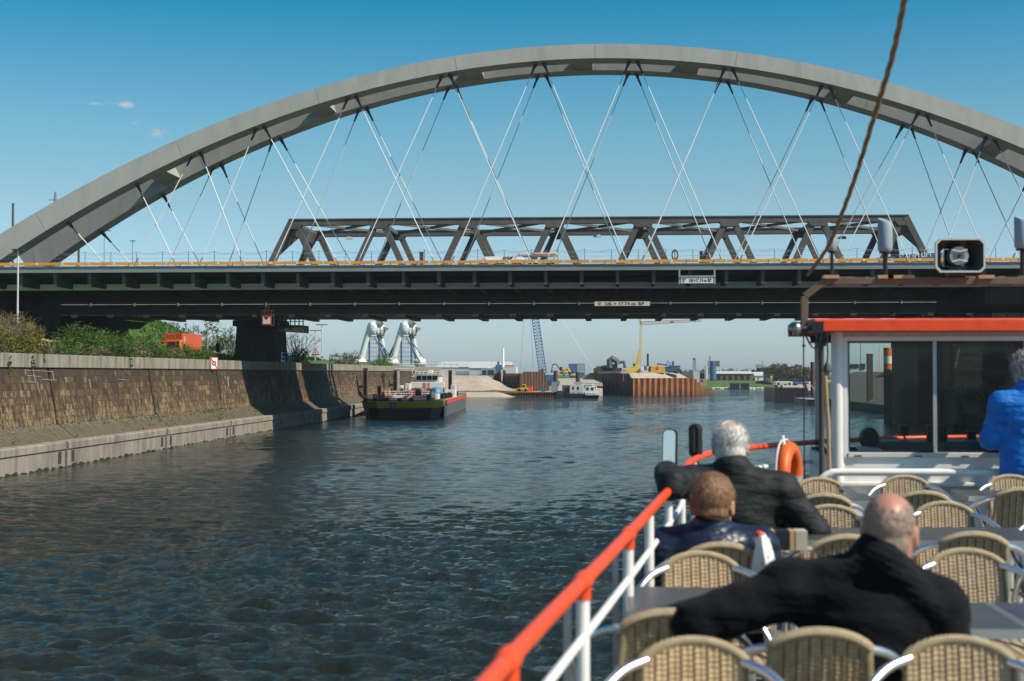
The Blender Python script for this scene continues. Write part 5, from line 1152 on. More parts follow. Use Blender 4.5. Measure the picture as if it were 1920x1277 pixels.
X_, Y_ = np.meshgrid(np.linspace(D_[0], B[0] + 1, 60), np.linspace(0, 1, 20), indexing='xy')
def front(x):
    if x < A[0]: return D_[1] + (A[1] - D_[1]) * (x - D_[0]) / (A[0] - D_[0])
    return A[1] + 14 * (x - A[0]) / (B[0] - A[0])
Yb_ = np.vectorize(front)(X_) + .15 + Y_ * 24; Z_ = np.vectorize(zi)(X_, Yb_); V = np.stack([X_, Yb_, Z_], -1).reshape(-1, 3); i_ = np.arange(1200).reshape(20, 60)
npmesh('gravel_fill', V, np.stack([i_[:-1, :-1], i_[:-1, 1:], i_[1:, 1:], i_[1:, :-1]], -1).reshape(-1, 4), M['gravel'], isl)
# machines on the island
YM = YI + 9
def blob_machine(name, label, cat, boxes, Y):
    t = None
    for (nm, px0, py0, px1, py1, dy, mt) in boxes:
        a = rect(px0, py0, px1, py1, Y + dy)
        if t is None: t = thing(name, label, cat, ((a[0] + a[1]) / 2, Y, a[2]))
        MB().box(a[0], a[1], Y + dy, Y + dy + 1.8, a[2], a[3]).build(nm, M[mt], t, bevel=.06)
    return t
t = blob_machine('conveyor_plant', 'dark grey screening plant with arched conveyor on the left end of the island', 'plant', [('chassis', 1113, 690, 1166, 700, 0, 'dark'), ('hopper', 1118, 686.5, 1140, 691, .3, 'hullgrey'), ('engine_box', 1143, 683, 1158, 691, .2, 'hullgrey'), ('skirt', 1118, 696, 1170, 701, -.4, 'piledark')], YM)
MB().tube([at(1143, 690, Y=YM), at(1143, 676, Y=YM), at(1148, 672, Y=YM), at(1156, 677, Y=YM), at(1158, 683, Y=YM)], .75, 8).build('conveyor_arm', M['hullgrey'], t)
MB().tube([at(1157, 680, Y=YM), at(1170, 678.5, Y=YM), at(1172, 690, Y=YM)], .42, 8).build('discharge_pipe', M['hullgrey'], t)
MB().tube([at(1127, 686, Y=YM), at(1145, 685, Y=YM)], .1, 5).build('rail', M['galv'], t)
for k in range(9): MB().tube([at(1123 + 4.6 * k, 700, Y=YM - .6), at(1125.5 + 4.6 * k, 696.5, Y=YM - .6)], .13, 5).build('roller', M['galv'], t)
t = thing('danger_board', 'red and white striped board at the corner of the island', 'board', at(1169, 698, Y=YI + 1.5))
for k in range(5): a = rect(1164, 694.6 + 1.3 * k, 1175, 695.9 + 1.3 * k, YI + 1.5); MB().box(a[0], a[1], YI + 1.5, YI + 1.6, a[2] + .004, a[3]).build('stripe', M['signred' if k % 2 == 0 else 'white'], t)
MB().box(xa(1169, YI + 1.6) - .06, xa(1169, YI + 1.6) + .06, YI + 1.61, YI + 1.75, ztop - .6, za(694.5, YI)).build('post', M['galv'], t)
t = blob_machine('yellow_crane', 'yellow crane with pale tower and long horizontal jib on the island', 'crane', [('chassis', 1169, 692, 1200, 698.5, 0, 'yellow'), ('counterweight', 1183, 687, 1199, 693, .2, 'yellow'), ('cab', 1187, 682, 1191.5, 688, .4, 'dark')], YM + 1)
MB().beam(at(1192, 690, Y=YM + 2), at(1200, 655, Y=YM + 2), .55, .6, up=(0, 1, 0)).build('mast_base', M['yellow'], t)
lattice(MB(), at(1200.5, 700, Y=YM + 2), at(1201.5, 602, Y=YM + 2), .42, .38, 26, .045).build('tower', M['yellow'], t)
lattice(MB(), at(1196, 588, Y=YM + 2), at(1201.5, 606, Y=YM + 2), .5, .5, 6, .06).build('tower_head', M['yellow'], t)
lattice(MB(), at(1199, 606.5, Y=YM + 2), at(1315, 600.5, Y=YM + 2), .75, .5, 26, .05).build('jib', M['wood'], t)
a = rect(1258, 601.5, 1264, 606.5, YM + 1.5); MB().box(a[0], a[1], YM + 1.5, YM + 2.6, a[2], a[3]).build('trolley', M['machine_orange'], t)
MB().tube([at(1197, 590, Y=YM + 2), at(1262, 602, Y=YM + 2)], .05, 4).build('stay_cable', M['yellow'], t); MB().tube([at(1188.5, 690, Y=YM + 2), at(1188.5, 657, Y=YM + 2)], .05, 4).build('aerial', M['yellow'], t)
t = blob_machine('orange_container', 'bright orange equipment container on top of the island', 'container', [('box', 1220, 686.5, 1247, 697, 0, 'orange'), ('end_frame', 1217.5, 687, 1220, 697.5, 0, 'dark'), ('end_frame', 1247, 687, 1248.6, 697.5, .1, 'dark')], YM)
p = at(1232.5, 690.8, Y=YM); MB().cyl((p.x, YM - .02, p.z), (p.x, YM - .06, p.z), .32, n=16).build('emblem', M['signred'], t)
t = blob_machine('tank_unit', 'white tank and grey cabinet between the yellow crane and the orange container', 'tank', [('tank', 1201.5, 688, 1207, 695, 0, 'white'), ('cabinet', 1208, 686, 1213, 695, .1, 'hullgrey'), ('frame', 1213, 687, 1216, 697, .2, 'white'), ('skid', 1201, 695.2, 1216, 698, .1, 'offwhite')], YM)
pole('drill_mast', 'dark steel mast behind the orange container', 1214.8, 698, 663, YM + 3, .32, 'dark', ztop, 'mast')
t = blob_machine('blue_grab_machine', 'blue loading machine with raised arm on the right part of the island', 'machine', [('body', 1247.5, 688, 1275, 697, 2, 'blue'), ('cab', 1260, 677.5, 1264, 688, 2.2, 'blue'), ('deck', 1255, 685.5, 1276, 688.5, 2.1, 'blue')], YM + 2)
MB().tube([at(1232.5, 686, Y=YM + 4), at(1233, 682, Y=YM + 4), at(1250, 684.5, Y=YM + 4), at(1258, 687, Y=YM + 4)], .2, 6).tube([at(1248, 686, Y=YM + 4), at(1252.5, 675.5, Y=YM + 4), at(1258, 686, Y=YM + 4)], .14, 6).tube([at(1252.5, 675.5, Y=YM + 4), at(1260, 684, Y=YM + 4)], .1, 5).build('arm', M['blue'], t)
t = blob_machine('tracked_machine', 'dark tracked machine at the right end of the gravel', 'machine', [('track', 1252, 695.5, 1277, 698.5, 0, 'dark'), ('body', 1270, 692, 1277.5, 696, .1, 'rust')], YM + 1)
# machines between pontoon and island
house('blue_container_stack', 'blue box-shaped silo building behind the excavators', 1066, 1096, 682, 420, 10, 2, 'blue', win=[(1082, 683, 1095.5, 699, 'cladding_or_lit_side', 'hallblue')])  # lighter right half paints the sunlit side onto the front wall
def excavator(label, px, py, Y, s, mat, flip=1):
    p = at(px, py, Y=Y); x, z = p.x, p.z; t = thing('excavator', label, 'excavator', p, 'excavators on the far shore')
    for dy in (-1, 1): MB().box(x - 1.8 * s, x + 1.8 * s, Y + dy * s - .3 * s, Y + dy * s + .3 * s, z, z + .8 * s).build('track', M['dark'], t, bevel=.1)
    MB().box(x - 1.4 * s, x + 1.6 * s, Y - 1.1 * s, Y + 1.1 * s, z + .85 * s, z + 1.9 * s).build('body', M[mat], t, bevel=.06)
    MB().box(x - flip * .4 * s, x - flip * 1.4 * s, Y - 1.12 * s, Y - .2 * s, z + 1.9 * s, z + 3 * s).build('cab', M['pane'], t)
    MB().tube([(x - flip * 1.2 * s, Y, z + 1.6 * s), (x - flip * 3.0 * s, Y, z + 4.2 * s), (x - flip * 4.6 * s, Y, z + 4.0 * s)], .28 * s, 6).build('boom', M[mat], t)
    MB().tube([(x - flip * 4.6 * s, Y, z + 4.0 * s), (x - flip * 5.0 * s, Y, z + 1.6 * s)], .22 * s, 6).build('stick', M[mat], t)
    MB().prism([(x - flip * 5.4 * s, z + .6 * s), (x - flip * 4.6 * s, z + .6 * s), (x - flip * 4.6 * s, z + 1.6 * s), (x - flip * 5.3 * s, z + 1.5 * s)], Y - .5 * s, Y + .5 * s).build('bucket', M['dark'], t)
excavator('orange-brown excavator left of the blue silo building', 1056, 701, 385, .62, 'rust', 1)
excavator('yellow excavator with raised arm in front of the blue silo building', 1077, 708, 362, .55, 'yellow', 1)
loader('dump_truck', 'small yellow dumper beside the excavators', 1062, 702, 372, .8, 'yellow')
tt = terrain('gravel_yard', xa(1020, 350), xa(1130, 350), 324, 420, 20, 24, lambda x, y: -1 + 4.7 * sstep(322, 366, y) + .25 * nz(x, y), M['gravel'])
mound('sand_heap', xa(1093, 380), xa(1135, 380), 372, 392, lambda x, y: 2.5 + 3.4 * math.exp(-((x - xa(1120, 382)) / 4.5) ** 2 - ((y - 382) / 5) ** 2) + .1 * nz(x * 3, y * 3), 'sand', 'brown sand heap between the blue silo building and the island', 24, 16)

# ================================================================== FAR SHORE: RIGHT PART
def hr_(x, y): return -1 + 3.6 * sstep(489, 506, y - (x - xa(1380, 490)) * .05) + .1 * nz(x, y)
x0, x1 = xa(1270, 490), xa(1460, 490)
terrain('far_green_bank', x0, x1, 486, 565, 40, 26, hr_, M['grass'])
rk = MB(); r2 = random.Random(9)
for k in range(420): x = r2.uniform(xa(1335, 488), xa(1455, 488)); s = r2.uniform(.2, .5); rk.sph((x, 489.2 + r2.uniform(-.6, 1.2) + (x - xa(1380, 490)) * .05, r2.uniform(-.1, .35)), (s, s, s * .7), 6, 4)
tag(rk.build('riprap', M['offwhite']), 'pale stones along the foot of the far green bank', 'stones', kind='stuff')
for i, (px0, px1, lab) in enumerate(((1369, 1386, 'left grey timber fender on the far green bank'), (1389, 1404, 'right grey timber fender on the far green bank'))):
    t = thing('timber_fender', lab, 'fender', (*xy((px0 + px1) / 2, 487), 0)); a = rect(px0, 719, px1, 729, 487); MB().box(a[0], a[1], 487, 488, -.5, a[3]).build('planking', M['conc'], t)
    for k in range(7): x = a[0] + (a[1] - a[0]) * k / 6; MB().box(x - .12, x + .12, 486.7, 486.98, -.5, a[3] + .2).build('pile', M['conc_dark'], t)
house('brick_warehouse', 'long red brick warehouse with a row of windows on the far right bank', 1323, 1411, 700.8, 520, 18, 2.3, 'redbrick', win=[(1334 + 11 * k, 704, 1340 + 11 * k, 712) for k in range(7)], roof=1.0, rmat='hall')
house('dark_gabled_shed', 'dark shed at the left end of the brick warehouse', 1311, 1323, 701, 515, 14, 2.3, 'dark', roof=1.2)
house('white_gable_house', 'white gabled house right of the brick warehouse', 1416, 1432, 704.5, 525, 12, 2.3, 'white', roof=1.4, rmat='hall', win=[(1421, 708, 1423, 711)])
house('small_white_hut', 'small white building on the brick warehouse roofline', 1388, 1395, 697, 540, 6, 3, 'white', win=[(1390, 698, 1393, 700)])
house('grey_quay_shed', 'pale grey block with dark side shed left of the warehouse', 1300, 1312, 696, 500, 12, 2, 'hall', win=[(1279, 697, 1299.5, 708, 'side_shed', 'hullgrey')])
house('site_hut', 'small ochre site hut on the slope left of the warehouse', 1313, 1326, 710.5, 478, 4, 1, 'wood', win=[(1315, 712, 1318, 715)])
t = thing('silo_plant', 'blue and white silo plant with dark square board on top', 'silo', (*xy(1335, 510), 3)); c = at(1339, 690, Y=510)
for px0, px1, top, mt, nm in ((1331, 1344, 677, 'blue', 'tank'), (1322, 1330, 686, 'white', 'tank')):
    xa_, xb_2 = xa(px0, 510), xa(px1, 510); MB().cyl(((xa_ + xb_2) / 2, 513, 3), ((xa_ + xb_2) / 2, 513, za(top, 510)), (xb_2 - xa_) / 2, n=20).build(nm, M[mt], t, smooth=True)
a = rect(1327, 677, 1331, 699, 510); MB().box(a[0], a[1], 510, 511, 3, a[3]).build('frame', M['hallblue'], t)
a = rect(1330.5, 668, 1332, 677, 510); MB().box(a[0], a[1], 510.2, 510.8, a[2], a[3]).build('mast', M['dark'], t)
a = rect(1341, 677, 1349, 687.5, 510); MB().box(a[0], a[1], 509, 509.5, a[2], a[3]).build('board', M['hullgrey'], t)
t = thing('crane_tower', 'slim dark lattice crane tower left of the silo plant', 'crane', (*xy(1302, 505), 3)); x = xa(1302, 505); lattice(MB(), (x, 505, 3), (x, 505, za(674, 505)), 1.5, .8, 12, .14).build('tower', M['hallblue'], t); a = rect(1299, 671.5, 1303.5, 675, 505); MB().box(a[0], a[1], 504.5, 505.5, a[2], a[3]).build('head', M['dark'], t)
t = thing('light_tower', 'green clad tower head on a pale mast among the far trees', 'tower', (*xy(1425, 545), 3)); a = rect(1420, 683.5, 1430, 690, 545); MB().box(a[0], a[1], 545, 549, a[2], a[3]).build('head', M['glassgreen'], t); x = xa(1425, 545); MB().box(x - 1, x + 1, 546, 548, 3, a[2]).build('mast', M['dark'], t); MB().tube([(xa(1429.5, 545), 545, a[3]), (xa(1429.5, 545), 545, a[3] + 1.4)], .1, 5).build('aerial', M['dark'], t)
p = at(1446, 707, Y=500); t = thing('dark_hut', 'dark hut with a yellow lozenge marker on the far bank', 'hut', (p.x, 500, 3)); a = rect(1435, 703, 1450, 714, 500); MB().box(a[0], a[1], 500, 506, 2, a[3]).build('wall', M['hullgrey'], t); MB().box(a[0] - .3, a[1] + .3, 499.6, 506.4, a[3], a[3] + .3).build('roof', M['dark'], t)
MB().prism([(p.x - .55, p.z), (p.x, p.z - .65), (p.x + .55, p.z), (p.x, p.z + .65)], 499.3, 499.36).build('lozenge', M['yellow'], t); MB().tube([(p.x, 499.5, 2), (p.x, 499.5, p.z)], .08, 5).build('post', M['offwhite'], t)
# trees on the far right bank
GT2 = 'trees on the far right bank'
for i, (px, top, w, mt, lab) in enumerate([(1427, 690, 4, 'leaf_olive', 'low olive tree by the green tower'), (1441, 689, 5, 'leaf_olive', 'olive tree right of the green tower'), (1458, 682, 8.5, 'leaf_brown', 'big round budding brown tree, tallest on the far bank'), (1474, 688, 6, 'leaf_brown', 'rust brown tree right of the tallest one'), (1484, 687, 6, 'leaf_olive', 'olive tree in the middle of the far right row'), (1494, 686, 6.5, 'leaf_olive', 'broad olive tree left of the hanging cord'), (1506, 690, 6, 'leaf_brown', 'brown tree beside the steel mooring post'), (1520, 692, 6, 'leaf_olive', 'tree behind the steel mooring post'), (1535, 694, 6, 'leaf_olive', 'tree behind the wheelhouse post'), (1450, 697, 5, 'leaf_green', 'dark green low tree under the big brown one')]):
    tree('bank_tree', lab, px, 560 + 6 * (i % 3), 3, top, w * .75, mt, 1300, .48, rg, GT2, .35, .93, .1)
sk = MB()
for k in range(150):
    px = rg.uniform(1280, 1440); x = xa(px, 900); z = 4 + rg.uniform(0, 2.2); leaves(sk, (x, 900, z), (6, 2, 1.6), 30, .7, rg, per=10, hollow=0)
tag(sk.build('distant_treeline', M['leaf_olive']), 'low hazy line of distant trees on the horizon', 'trees', kind='stuff')
for k, (px, top, lab) in enumerate([(1372, 690, 'first thin pylon on the horizon'), (1383, 691, 'second thin pylon on the horizon'), (1408, 690, 'third thin pylon on the horizon')]):
    pole('pylon', lab.replace('first', 'leftmost').replace('second', 'middle').replace('third', 'rightmost'), px, 700, top, 800, .25, 'galv', 3, 'pylon')
# parked cars at the landing on the right
def car(px, py, Y, mat, label):
    p = at(px, py, Y=Y); x, z = p.x, p.z; t = thing('parked_car', label, 'car', p, 'cars parked beyond the dark barge')
    MB().prism([(x - 2.1, z + .3), (x + 2.1, z + .3), (x + 2.1, z + .8), (x + 1.4, z + .95), (x - 1.5, z + .95), (x - 2.1, z + .75)], Y, Y + 1.7).build('body', M[mat], t, bevel=.08)
    MB().prism([(x - 1.4, z + .96), (x + 1.2, z + .96), (x + .7, z + 1.5), (x - .9, z + 1.5)], Y + .1, Y + 1.6).build('cabin', M['pane'], t, bevel=.08)
    for dx in (-1.3, 1.3): MB().cyl((x + dx, Y - .02, z + .32), (x + dx, Y + .2, z + .32), .32, n=14).build('wheel', M['black'], t)
struct('landing_ground', MB().prismz([(45, 300), (xa(1470, 330), 330), (xa(1452, 486), 486), (300, 486), (300, 300)], -2, 1.6), M['gravel'])
for a in ((1470, 722.5, 345, 'offwhite', 'pale car left of the blue ones beyond the barge'), (1483, 723, 350, 'hallblue', 'dark blue car beyond the barge'), (1499, 723, 348, 'blue', 'blue car beyond the right end of the barge'), (1517, 722, 352, 'signred', 'red car beside the steel post'), (1533, 722.5, 349, 'white', 'white car right of the steel post')): car(*a)
# dark lighter, steel post and walkway
YD = 267
t = thing('dark_lighter', 'dark rusty flat lighter moored on the right side', 'barge', (*xy(1484, YD), 0)); a = rect(1453, 727.5, 1515, 753, YD)
MB().box(a[0], a[1], YD, YD + 18, -.8, a[3] - .12).build('hull', M['hull'], t, bevel=.08); MB().box(a[0] - .06, a[1] + .06, YD - .06, YD + 18, a[3] - .11, a[3]).build('gunwale', M['dark'], t)
for k in range(6): x = a[0] + (a[1] - a[0]) * (k + .5) / 6; MB().box(x - .05, x + .05, YD - .05, YD - .003, 0, a[3] - .15).build('rib', M['rust'], t)
for px in (1456, 1465, 1511): x = xa(px, YD + 1); MB().cyl((x, YD + 1, a[3]), (x, YD + 1, a[3] + .55), .22, n=10).build('bollard', M['dark'], t)
YP = 255; x = xa(1523.5, YP); t = thing('steel_post', 'tall round rusty mooring post at the right end of the dark lighter', 'mooring post', (x, YP, -2)); MB().cyl((x, YP, -2), (x, YP, za(679, YP)), .36, n=16).build('shaft', M['rust'], t, smooth=True)
for z in (1.5, 4.2, 5.6): MB().cyl((x, YP, z), (x, YP, z + .12), .41, n=16).build('band', M['dark'], t)
MB().tube([at(1520, 722, Y=YP - 2), at(1534, 738, Y=YP - 4)], .06, 5).build('stay', M['offwhite'], t)
YP = 250; x = xa(1536, YP); t = thing('thin_post', 'thinner dark post beside the round steel post', 'post', (x, YP, -2)); MB().cyl((x, YP, -2), (x, YP, za(683, YP)), .16, n=10).build('shaft', M['dark'], t, smooth=True); MB().cyl((x, YP, 2), (x, YP, 2.2), .22, n=10).build('collar', M['galv'], t)
t = thing('landing_pontoon', 'low dark landing pontoon with pale deck beside the steel post', 'pontoon', (*xy(1545, 228), 0)); x0, x1 = xa(1514, 236), xa(1600, 236); MB().box(x0, x1, 236, 252, -.5, za(749, 236)).build('hull', M['hull'], t); MB().box(x0 - .1, x1, 235.9, 252, za(749, 236) + .004, za(748, 236)).build('deck', M['conc'], t)
house('orange_container_right', 'rusty orange container on the landing behind the wooden stick', 1549, 1562, 719, 300, 6, 1.5, 'container', cat='container', win=[(1550, 712, 1561, 714.5, 'white_box', 'white')])

# ================================================================== RIGHT BANK
rb = thing('right_quay', 'grey-brown sloping stone revetment with a low dark quay wall on the right bank', 'quay', (37, 150, 0))
MB().loft([[(36.4, y, -2), (36.3, y, 1.15), (37.2, y, 1.2), (37.6, y, -2)] for y in (60, 262)]).build('low_wall', M['conc_dark'], rb)
for a, b in ((60, 96), (96.1, 128), (128.1, 152), (152.1, 172), (172.1, 190), (190.1, 208), (208.1, 230), (230.1, 262)):
    MB().loft([[(37.2, y, 1.1), (45.5, y, 5.55), (46.5, y, 5.55), (46.5, y, .5), (37.2, y, .5)] for y in (a, b - .06)]).build('revetment', M['revet'], rb)
tag(MB().box(46.5, 320, 60, 262, -1, 5.5).build('right_bank_ground', M['grass']), kind='structure')
t = thing('corrugated_fence', 'grey-green corrugated metal fence on top of the right revetment', 'fence', (46.8, 200, 5.5)); m = MB(); corr(46.8, 232, 46.8, 172, 5.5, 7.75, 90, -.12, m); m.build('panel', M['hallgreen'] if 'hallgreen' in M else M['galv'], t); MB().box(46.75, 46.95, 172, 232, 7.75, 7.85).build('top_rail', M['galv'], t)
for px0, px1, top, Y, lab in ((1590, 1625, 680, 290, 'small pale building seen at the left edge of the wheelhouse window'),): house('pale_shed', lab, px0, px1, top, Y, 8, 5, 'offwhite', win=[(1594, 683, 1610, 690), (1613, 682, 1622, 692)])
terrain('right_embankment', 47.5, 110, 160, 250, 24, 24, lambda x, y: 5.4 + 5.0 * sstep(49, 58, x) * sstep(218, 178, y) + .2 * nz(x, y), M['grass'])
pole('thin_mast', 'thin dark mast seen through the left wheelhouse pane', 1614, 700, 640, 240, .06, 'dark', 5.5, 'mast'); pole('yellow_post', 'thin yellow crane mast far behind the orange and white post', 1649, 700, 648, 330, .12, 'yellow', 4, 'mast')
YP = 205; x = xa(1631.5, YP); t = thing('rusty_post', 'rusty brown square post on the right quay', 'mooring post', (x, YP, 0)); a = rect(1626.5, 665, 1637, 756, YP); MB().box(a[0], a[1], YP, YP + .8, -1, a[3]).build('shaft', M['rust'], t, bevel=.04); MB().box(a[0] - .05, a[1] + .05, YP - .05, YP + .85, a[3], a[3] + .08).build('cap', M['dark'], t)
YP = 150; x = xa(1664.5, YP); t = thing('striped_post', 'dark mooring post with orange and white bands at its top', 'mooring post', (x, YP, -2)); r = 7.6 * YP / F
zs = [(-2, za(693, YP), 'conc_dark'), (za(693, YP), za(682, YP), 'machine_orange'), (za(682, YP), za(668, YP), 'white'), (za(668, YP), za(653, YP), 'machine_orange')]
for z0, z1, mt in zs: MB().cyl((x, YP, z0 + .003), (x, YP, z1), r, n=18).build('shaft' if mt == 'conc_dark' else 'band', M[mt], t, smooth=True)
# brick abutment under the bridges, seen through the right pane
ab2 = thing('brick_abutment', 'yellow-brown brick abutment with dark arched opening under the right end of the bridges', 'abutment', (50, 153, 0)); ya = 146.5
bxm = xa(1842, ya); zt_ = 11.2
MB().box(xa(1786, ya), bxm, ya, ya + 14, 0, zt_).build('wall', M['brick'], ab2); MB().box(bxm + 6.5, 80, ya, ya + 14, 0, zt_).build('wall', M['brick'], ab2)
ar = [(bxm, 7.2)] + [(bxm + 3.25 - 3.25 * math.cos(math.pi * k / 12), 7.2 + 2.4 * math.sin(math.pi * k / 12)) for k in range(13)] + [(bxm + 6.5, zt_), (bxm, zt_)]
MB().prism(ar, ya, ya + 13.9).build('arch_head', M['brick'], ab2); MB().box(bxm, bxm + 6.5, ya + 13.9, ya + 14, 0, 9.7).build('back_wall', M['conc_dark'], ab2); MB().box(xa(1788, ya), bxm - .2, ya - .12, ya - .005, za(668, ya), za(663, ya)).build('string_course', M['conc_dark'], ab2)
MB().box(36.5, 46, ya - 1, ya + 20, 5.0, 5.6).box(xa(1758, 145), 80, 127, 145.2, ZT0 - 1.6, ZT0 - .06).build('bearing_bench', M['conc_dark'], ab2)
t = thing('graffiti_panel', 'pale concrete panel with green graffiti just above the red wheelhouse roof', 'panel', (xa(1870, 143), 143, 10)); a = rect(1822, 583, 1990, 602, 145.4); MB().box(a[0], a[1], 145.3, 145.6, a[2], a[3]).build('panel', M['offwhite'], t); m = MB(); r3 = random.Random(2)
for k in range(14): p = (r3.uniform(a[0] + 2.3, a[0] + 6), r3.uniform(a[2] + .2, a[3] - .1)); m.beam((p[0], 145.27, p[1]), (p[0] + r3.uniform(-.5, .5), 145.27, p[1] + r3.uniform(-.3, .3)), .02, r3.uniform(.1, .25), up=(0, 1, 0)) if False else m.tube([(p[0], 145.27, p[1]), (p[0] + r3.uniform(-.5, .5), 145.27, p[1] + r3.uniform(-.25, .25))], r3.uniform(.06, .16), 6)
m.build('graffiti', M['glassgreen'], t); MB().box(a[0] + .2, a[0] + 2.0, 145.25, 145.29, a[2] + .1, a[3] - .15).build('louvre', M['hullgrey'], t)
p = at(1796, 672, Y=145.8); t = thing('gauge_board', 'dark gauge post with white upright lettering on the brick abutment', 'sign', (p.x, 145.8, 2)); MB().beam((xa(1788, 145.8), 145.9, za(722, 145.8)), (xa(1795, 145.8), 145.9, za(648, 145.8)), .3, .3).build('post', M['dark'], t)
g_ = MB(); r4 = random.Random(4); n0, n1 = Vector((xa(1791.5, 145.7), 145.7, za(690, 145.7))), Vector((xa(1798, 145.7), 145.7, za(656, 145.7)))
for k in range(17):
    q = n0.lerp(n1, k / 16); w_ = r4.uniform(.10, .26); g_.box(q.x - w_ / 2 + r4.uniform(-.03, .03), q.x + w_ / 2, 145.66, 145.70, q.z - .045, q.z + .035)
g_.build('white_marks', M['white'], t)
Y = 141; x = xa(1835, Y); bush('bush', 'rounded green bush mound in front of the brick abutment', (x, Y, 2.6), (3.4, 2.2, .9), 1500, .12, 'leaf_green', rg, 0)
terrain('abutment_slope', 37.5, 75, 133, 146.4, 24, 10, lambda x, y: 1.25 + 3.0 * sstep(38, 46, x) + .2 * nz(x, y), M['soil'])
# ================================================================== EXCURSION SHIP
ship = thing('excursion_ship', 'white excursion ship with red rails, the open upper deck we stand on', 'ship', (3.5, 6, zd(6)))
RP = [(-.65, -1.5), (-.44, .9), (-.224, 2.84), (.06, 4.9), (.364, 7.18), (.44, 7.9), (.55, 8.7), (.76, 9.5), (1.06, 10.2), (1.46, 11.0), (2.0, 11.7), (2.9, 12.15), (4.2, 12.25), (5.6, 12.2)]
def smooth_path(P, n=6):
    P = [Vector(p) for p in P]; out = []
    for i in range(len(P) - 1):
        p0, p1, p2, p3 = P[max(i - 1, 0)], P[i], P[i + 1], P[min(i + 2, len(P) - 1)]
        for k in range(n):
            t = k / n; out.append(.5 * ((2 * p1) + (p2 - p0) * t + (2 * p0 - 5 * p1 + 4 * p2 - p3) * t * t + (3 * p1 - p0 - 3 * p2 + p3) * t ** 3))
    return out + [P[-1]]
def rz_(y): return zd(y) + .95 - .062 * sstep(9, 12, y)
path = smooth_path([(x, y, 0) for x, y in RP])
rail = [Vector((p.x, p.y, rz_(p.y))) for p in path]
def rail_at(Y):
    for a, b in zip(rail[:-1], rail[1:]):
        if a.y <= Y <= b.y: t = (Y - a.y) / (b.y - a.y); return a.lerp(b, t)
    return rail[-1]
MB().tube(rail, .021, 10).build('handrail', M['red'], ship, smooth=True)
for y in (3.02, 4.06, 5.12): 
    p = rail_at(y); d = (rail_at(y + .05) - p).normalized(); MB().tube([p - d * .05, p - d * .03, p + d * .03, p + d * .05], [.022, .028, .028, .022], 10).tube([p, p - Vector((0, 0, .05))], .0235, 10).build('rail_joint', M['red'], ship, smooth=True)
for z in (.16, .42, .70):
    MB().tube([p - Vector((0, 0, z)) for p in rail if p.y < 9.3], .013, 8).build('mid_rail', M['white'], ship, smooth=True)
for z in (.15, .31, .50):
    MB().tube([p - Vector((0, 0, z)) for p in rail if p.y > 9.2], .017, 8).build('mid_rail', M['white'], ship, smooth=True)
for y in (.9, 2.2, 4.06, 5.12, 5.85, 6.75, 7.8, 8.7, 9.6, 10.7, 11.5):
    p = rail_at(y); MB().tube([p - Vector((0, 0, .018)), Vector((p.x, p.y, zd(y)))], .0195, 10).build('rail_post', M['white'], ship, smooth=True)
for x in (2.2, 3.0, 3.9, 4.8): 
    p = min(rail, key=lambda q: abs(q.x - x) + (0 if q.y > 11 else 9)); MB().tube([p, Vector((p.x, p.y, zd(12)))], .0195, 8).build('rail_post', M['white'], ship)
for y in (4.06, 5.12): 
    p = rail_at(y); q = rail_at(y - .85); MB().tube([p + Vector((.03, 0, -.30)), Vector((q.x + .06, q.y, zd(y) + .32))], .013, 8).build('stay', M['white'], ship)
    MB().box(p.x - .055, p.x - .035, p.y + .02, p.y + .06, zd(y), p.z - .05).build('flat_bar', M['galv'], ship)
# deck and hull
edge = [(p.x - .04, p.y) for p in path]; AX = 5.6
dk = MB(); L_ = [Vector((x, y, zd(y) - .002)) for x, y in edge]; Rr_ = [Vector((2 * AX - x, y, zd(y) - .002)) for x, y in edge]
dk.loft([[a for a in L_], [b for b in Rr_]], closed=False, caps=False); dk.build('deck', M['deckpaint'], ship)
hl = MB(); hl.loft([[(x - .03, y, zd(y) - .004) for x, y in edge], [(x - .03, y, zd(y) - .30) for x, y in edge], [(x + .05, y + (.0), 1.2) for x, y in edge], [(x + .35, y, -.6) for x, y in edge]], closed=False, caps=False)
hl.loft([[(2 * AX - x + .03, y, zd(y) - .004) for x, y in edge], [(2 * AX - x + .03, y, zd(y) - .30) for x, y in edge], [(2 * AX - x - .05, y, 1.2) for x, y in edge], [(2 * AX - x - .35, y, -.6) for x, y in edge]], closed=False, caps=False)
hl.build('hull', M['white'], ship)
kb = MB(); kb.loft([[(x - .035, y, zd(y)), (x - .035, y, zd(y) + .06), (x + .01, y, zd(y) + .06), (x + .01, y, zd(y))] for x, y in edge], caps=True); kb.build('deck_edge', M['white'], ship)

# ------------------------------------------------------------------ wheelhouse
YW0, YW1 = 10.3, 11.4
wh = thing('wheelhouse', 'white wheelhouse with red roof edge and large sliding windows at the bow', 'wheelhouse', (xa(1740, YW0), YW0, zd(YW0)))
def wx(px): return xa(px, YW0)
def wz(py): return za(py, YW0)
xl, xr2 = wx(1563), 4.95; zb_ = zd(10.3); zt2 = wz(622)
cp = MB().cyl((wx(1571), YW0 + .02, zb_), (wx(1571), YW0 + .02, zt2), .045, n=18); cp.build('corner_post', M['white'], wh, smooth=True)
MB().box(wx(1579), wx(1588), YW0 - .012, YW0 + .05, wz(856), wz(640)).build('window_frame', M['white'], wh, bevel=.004)
MB().box(wx(1574), xr2, YW0 + .0, YW0 + .05, wz(640) + .001, zt2).build('header', M['offwhite'], wh)
MB().box(wx(1576), xr2, YW0 - .014, YW0 - .001, wz(640.5), wz(632)).build('window_frame', M['white'], wh, bevel=.003)
b_ = MB()
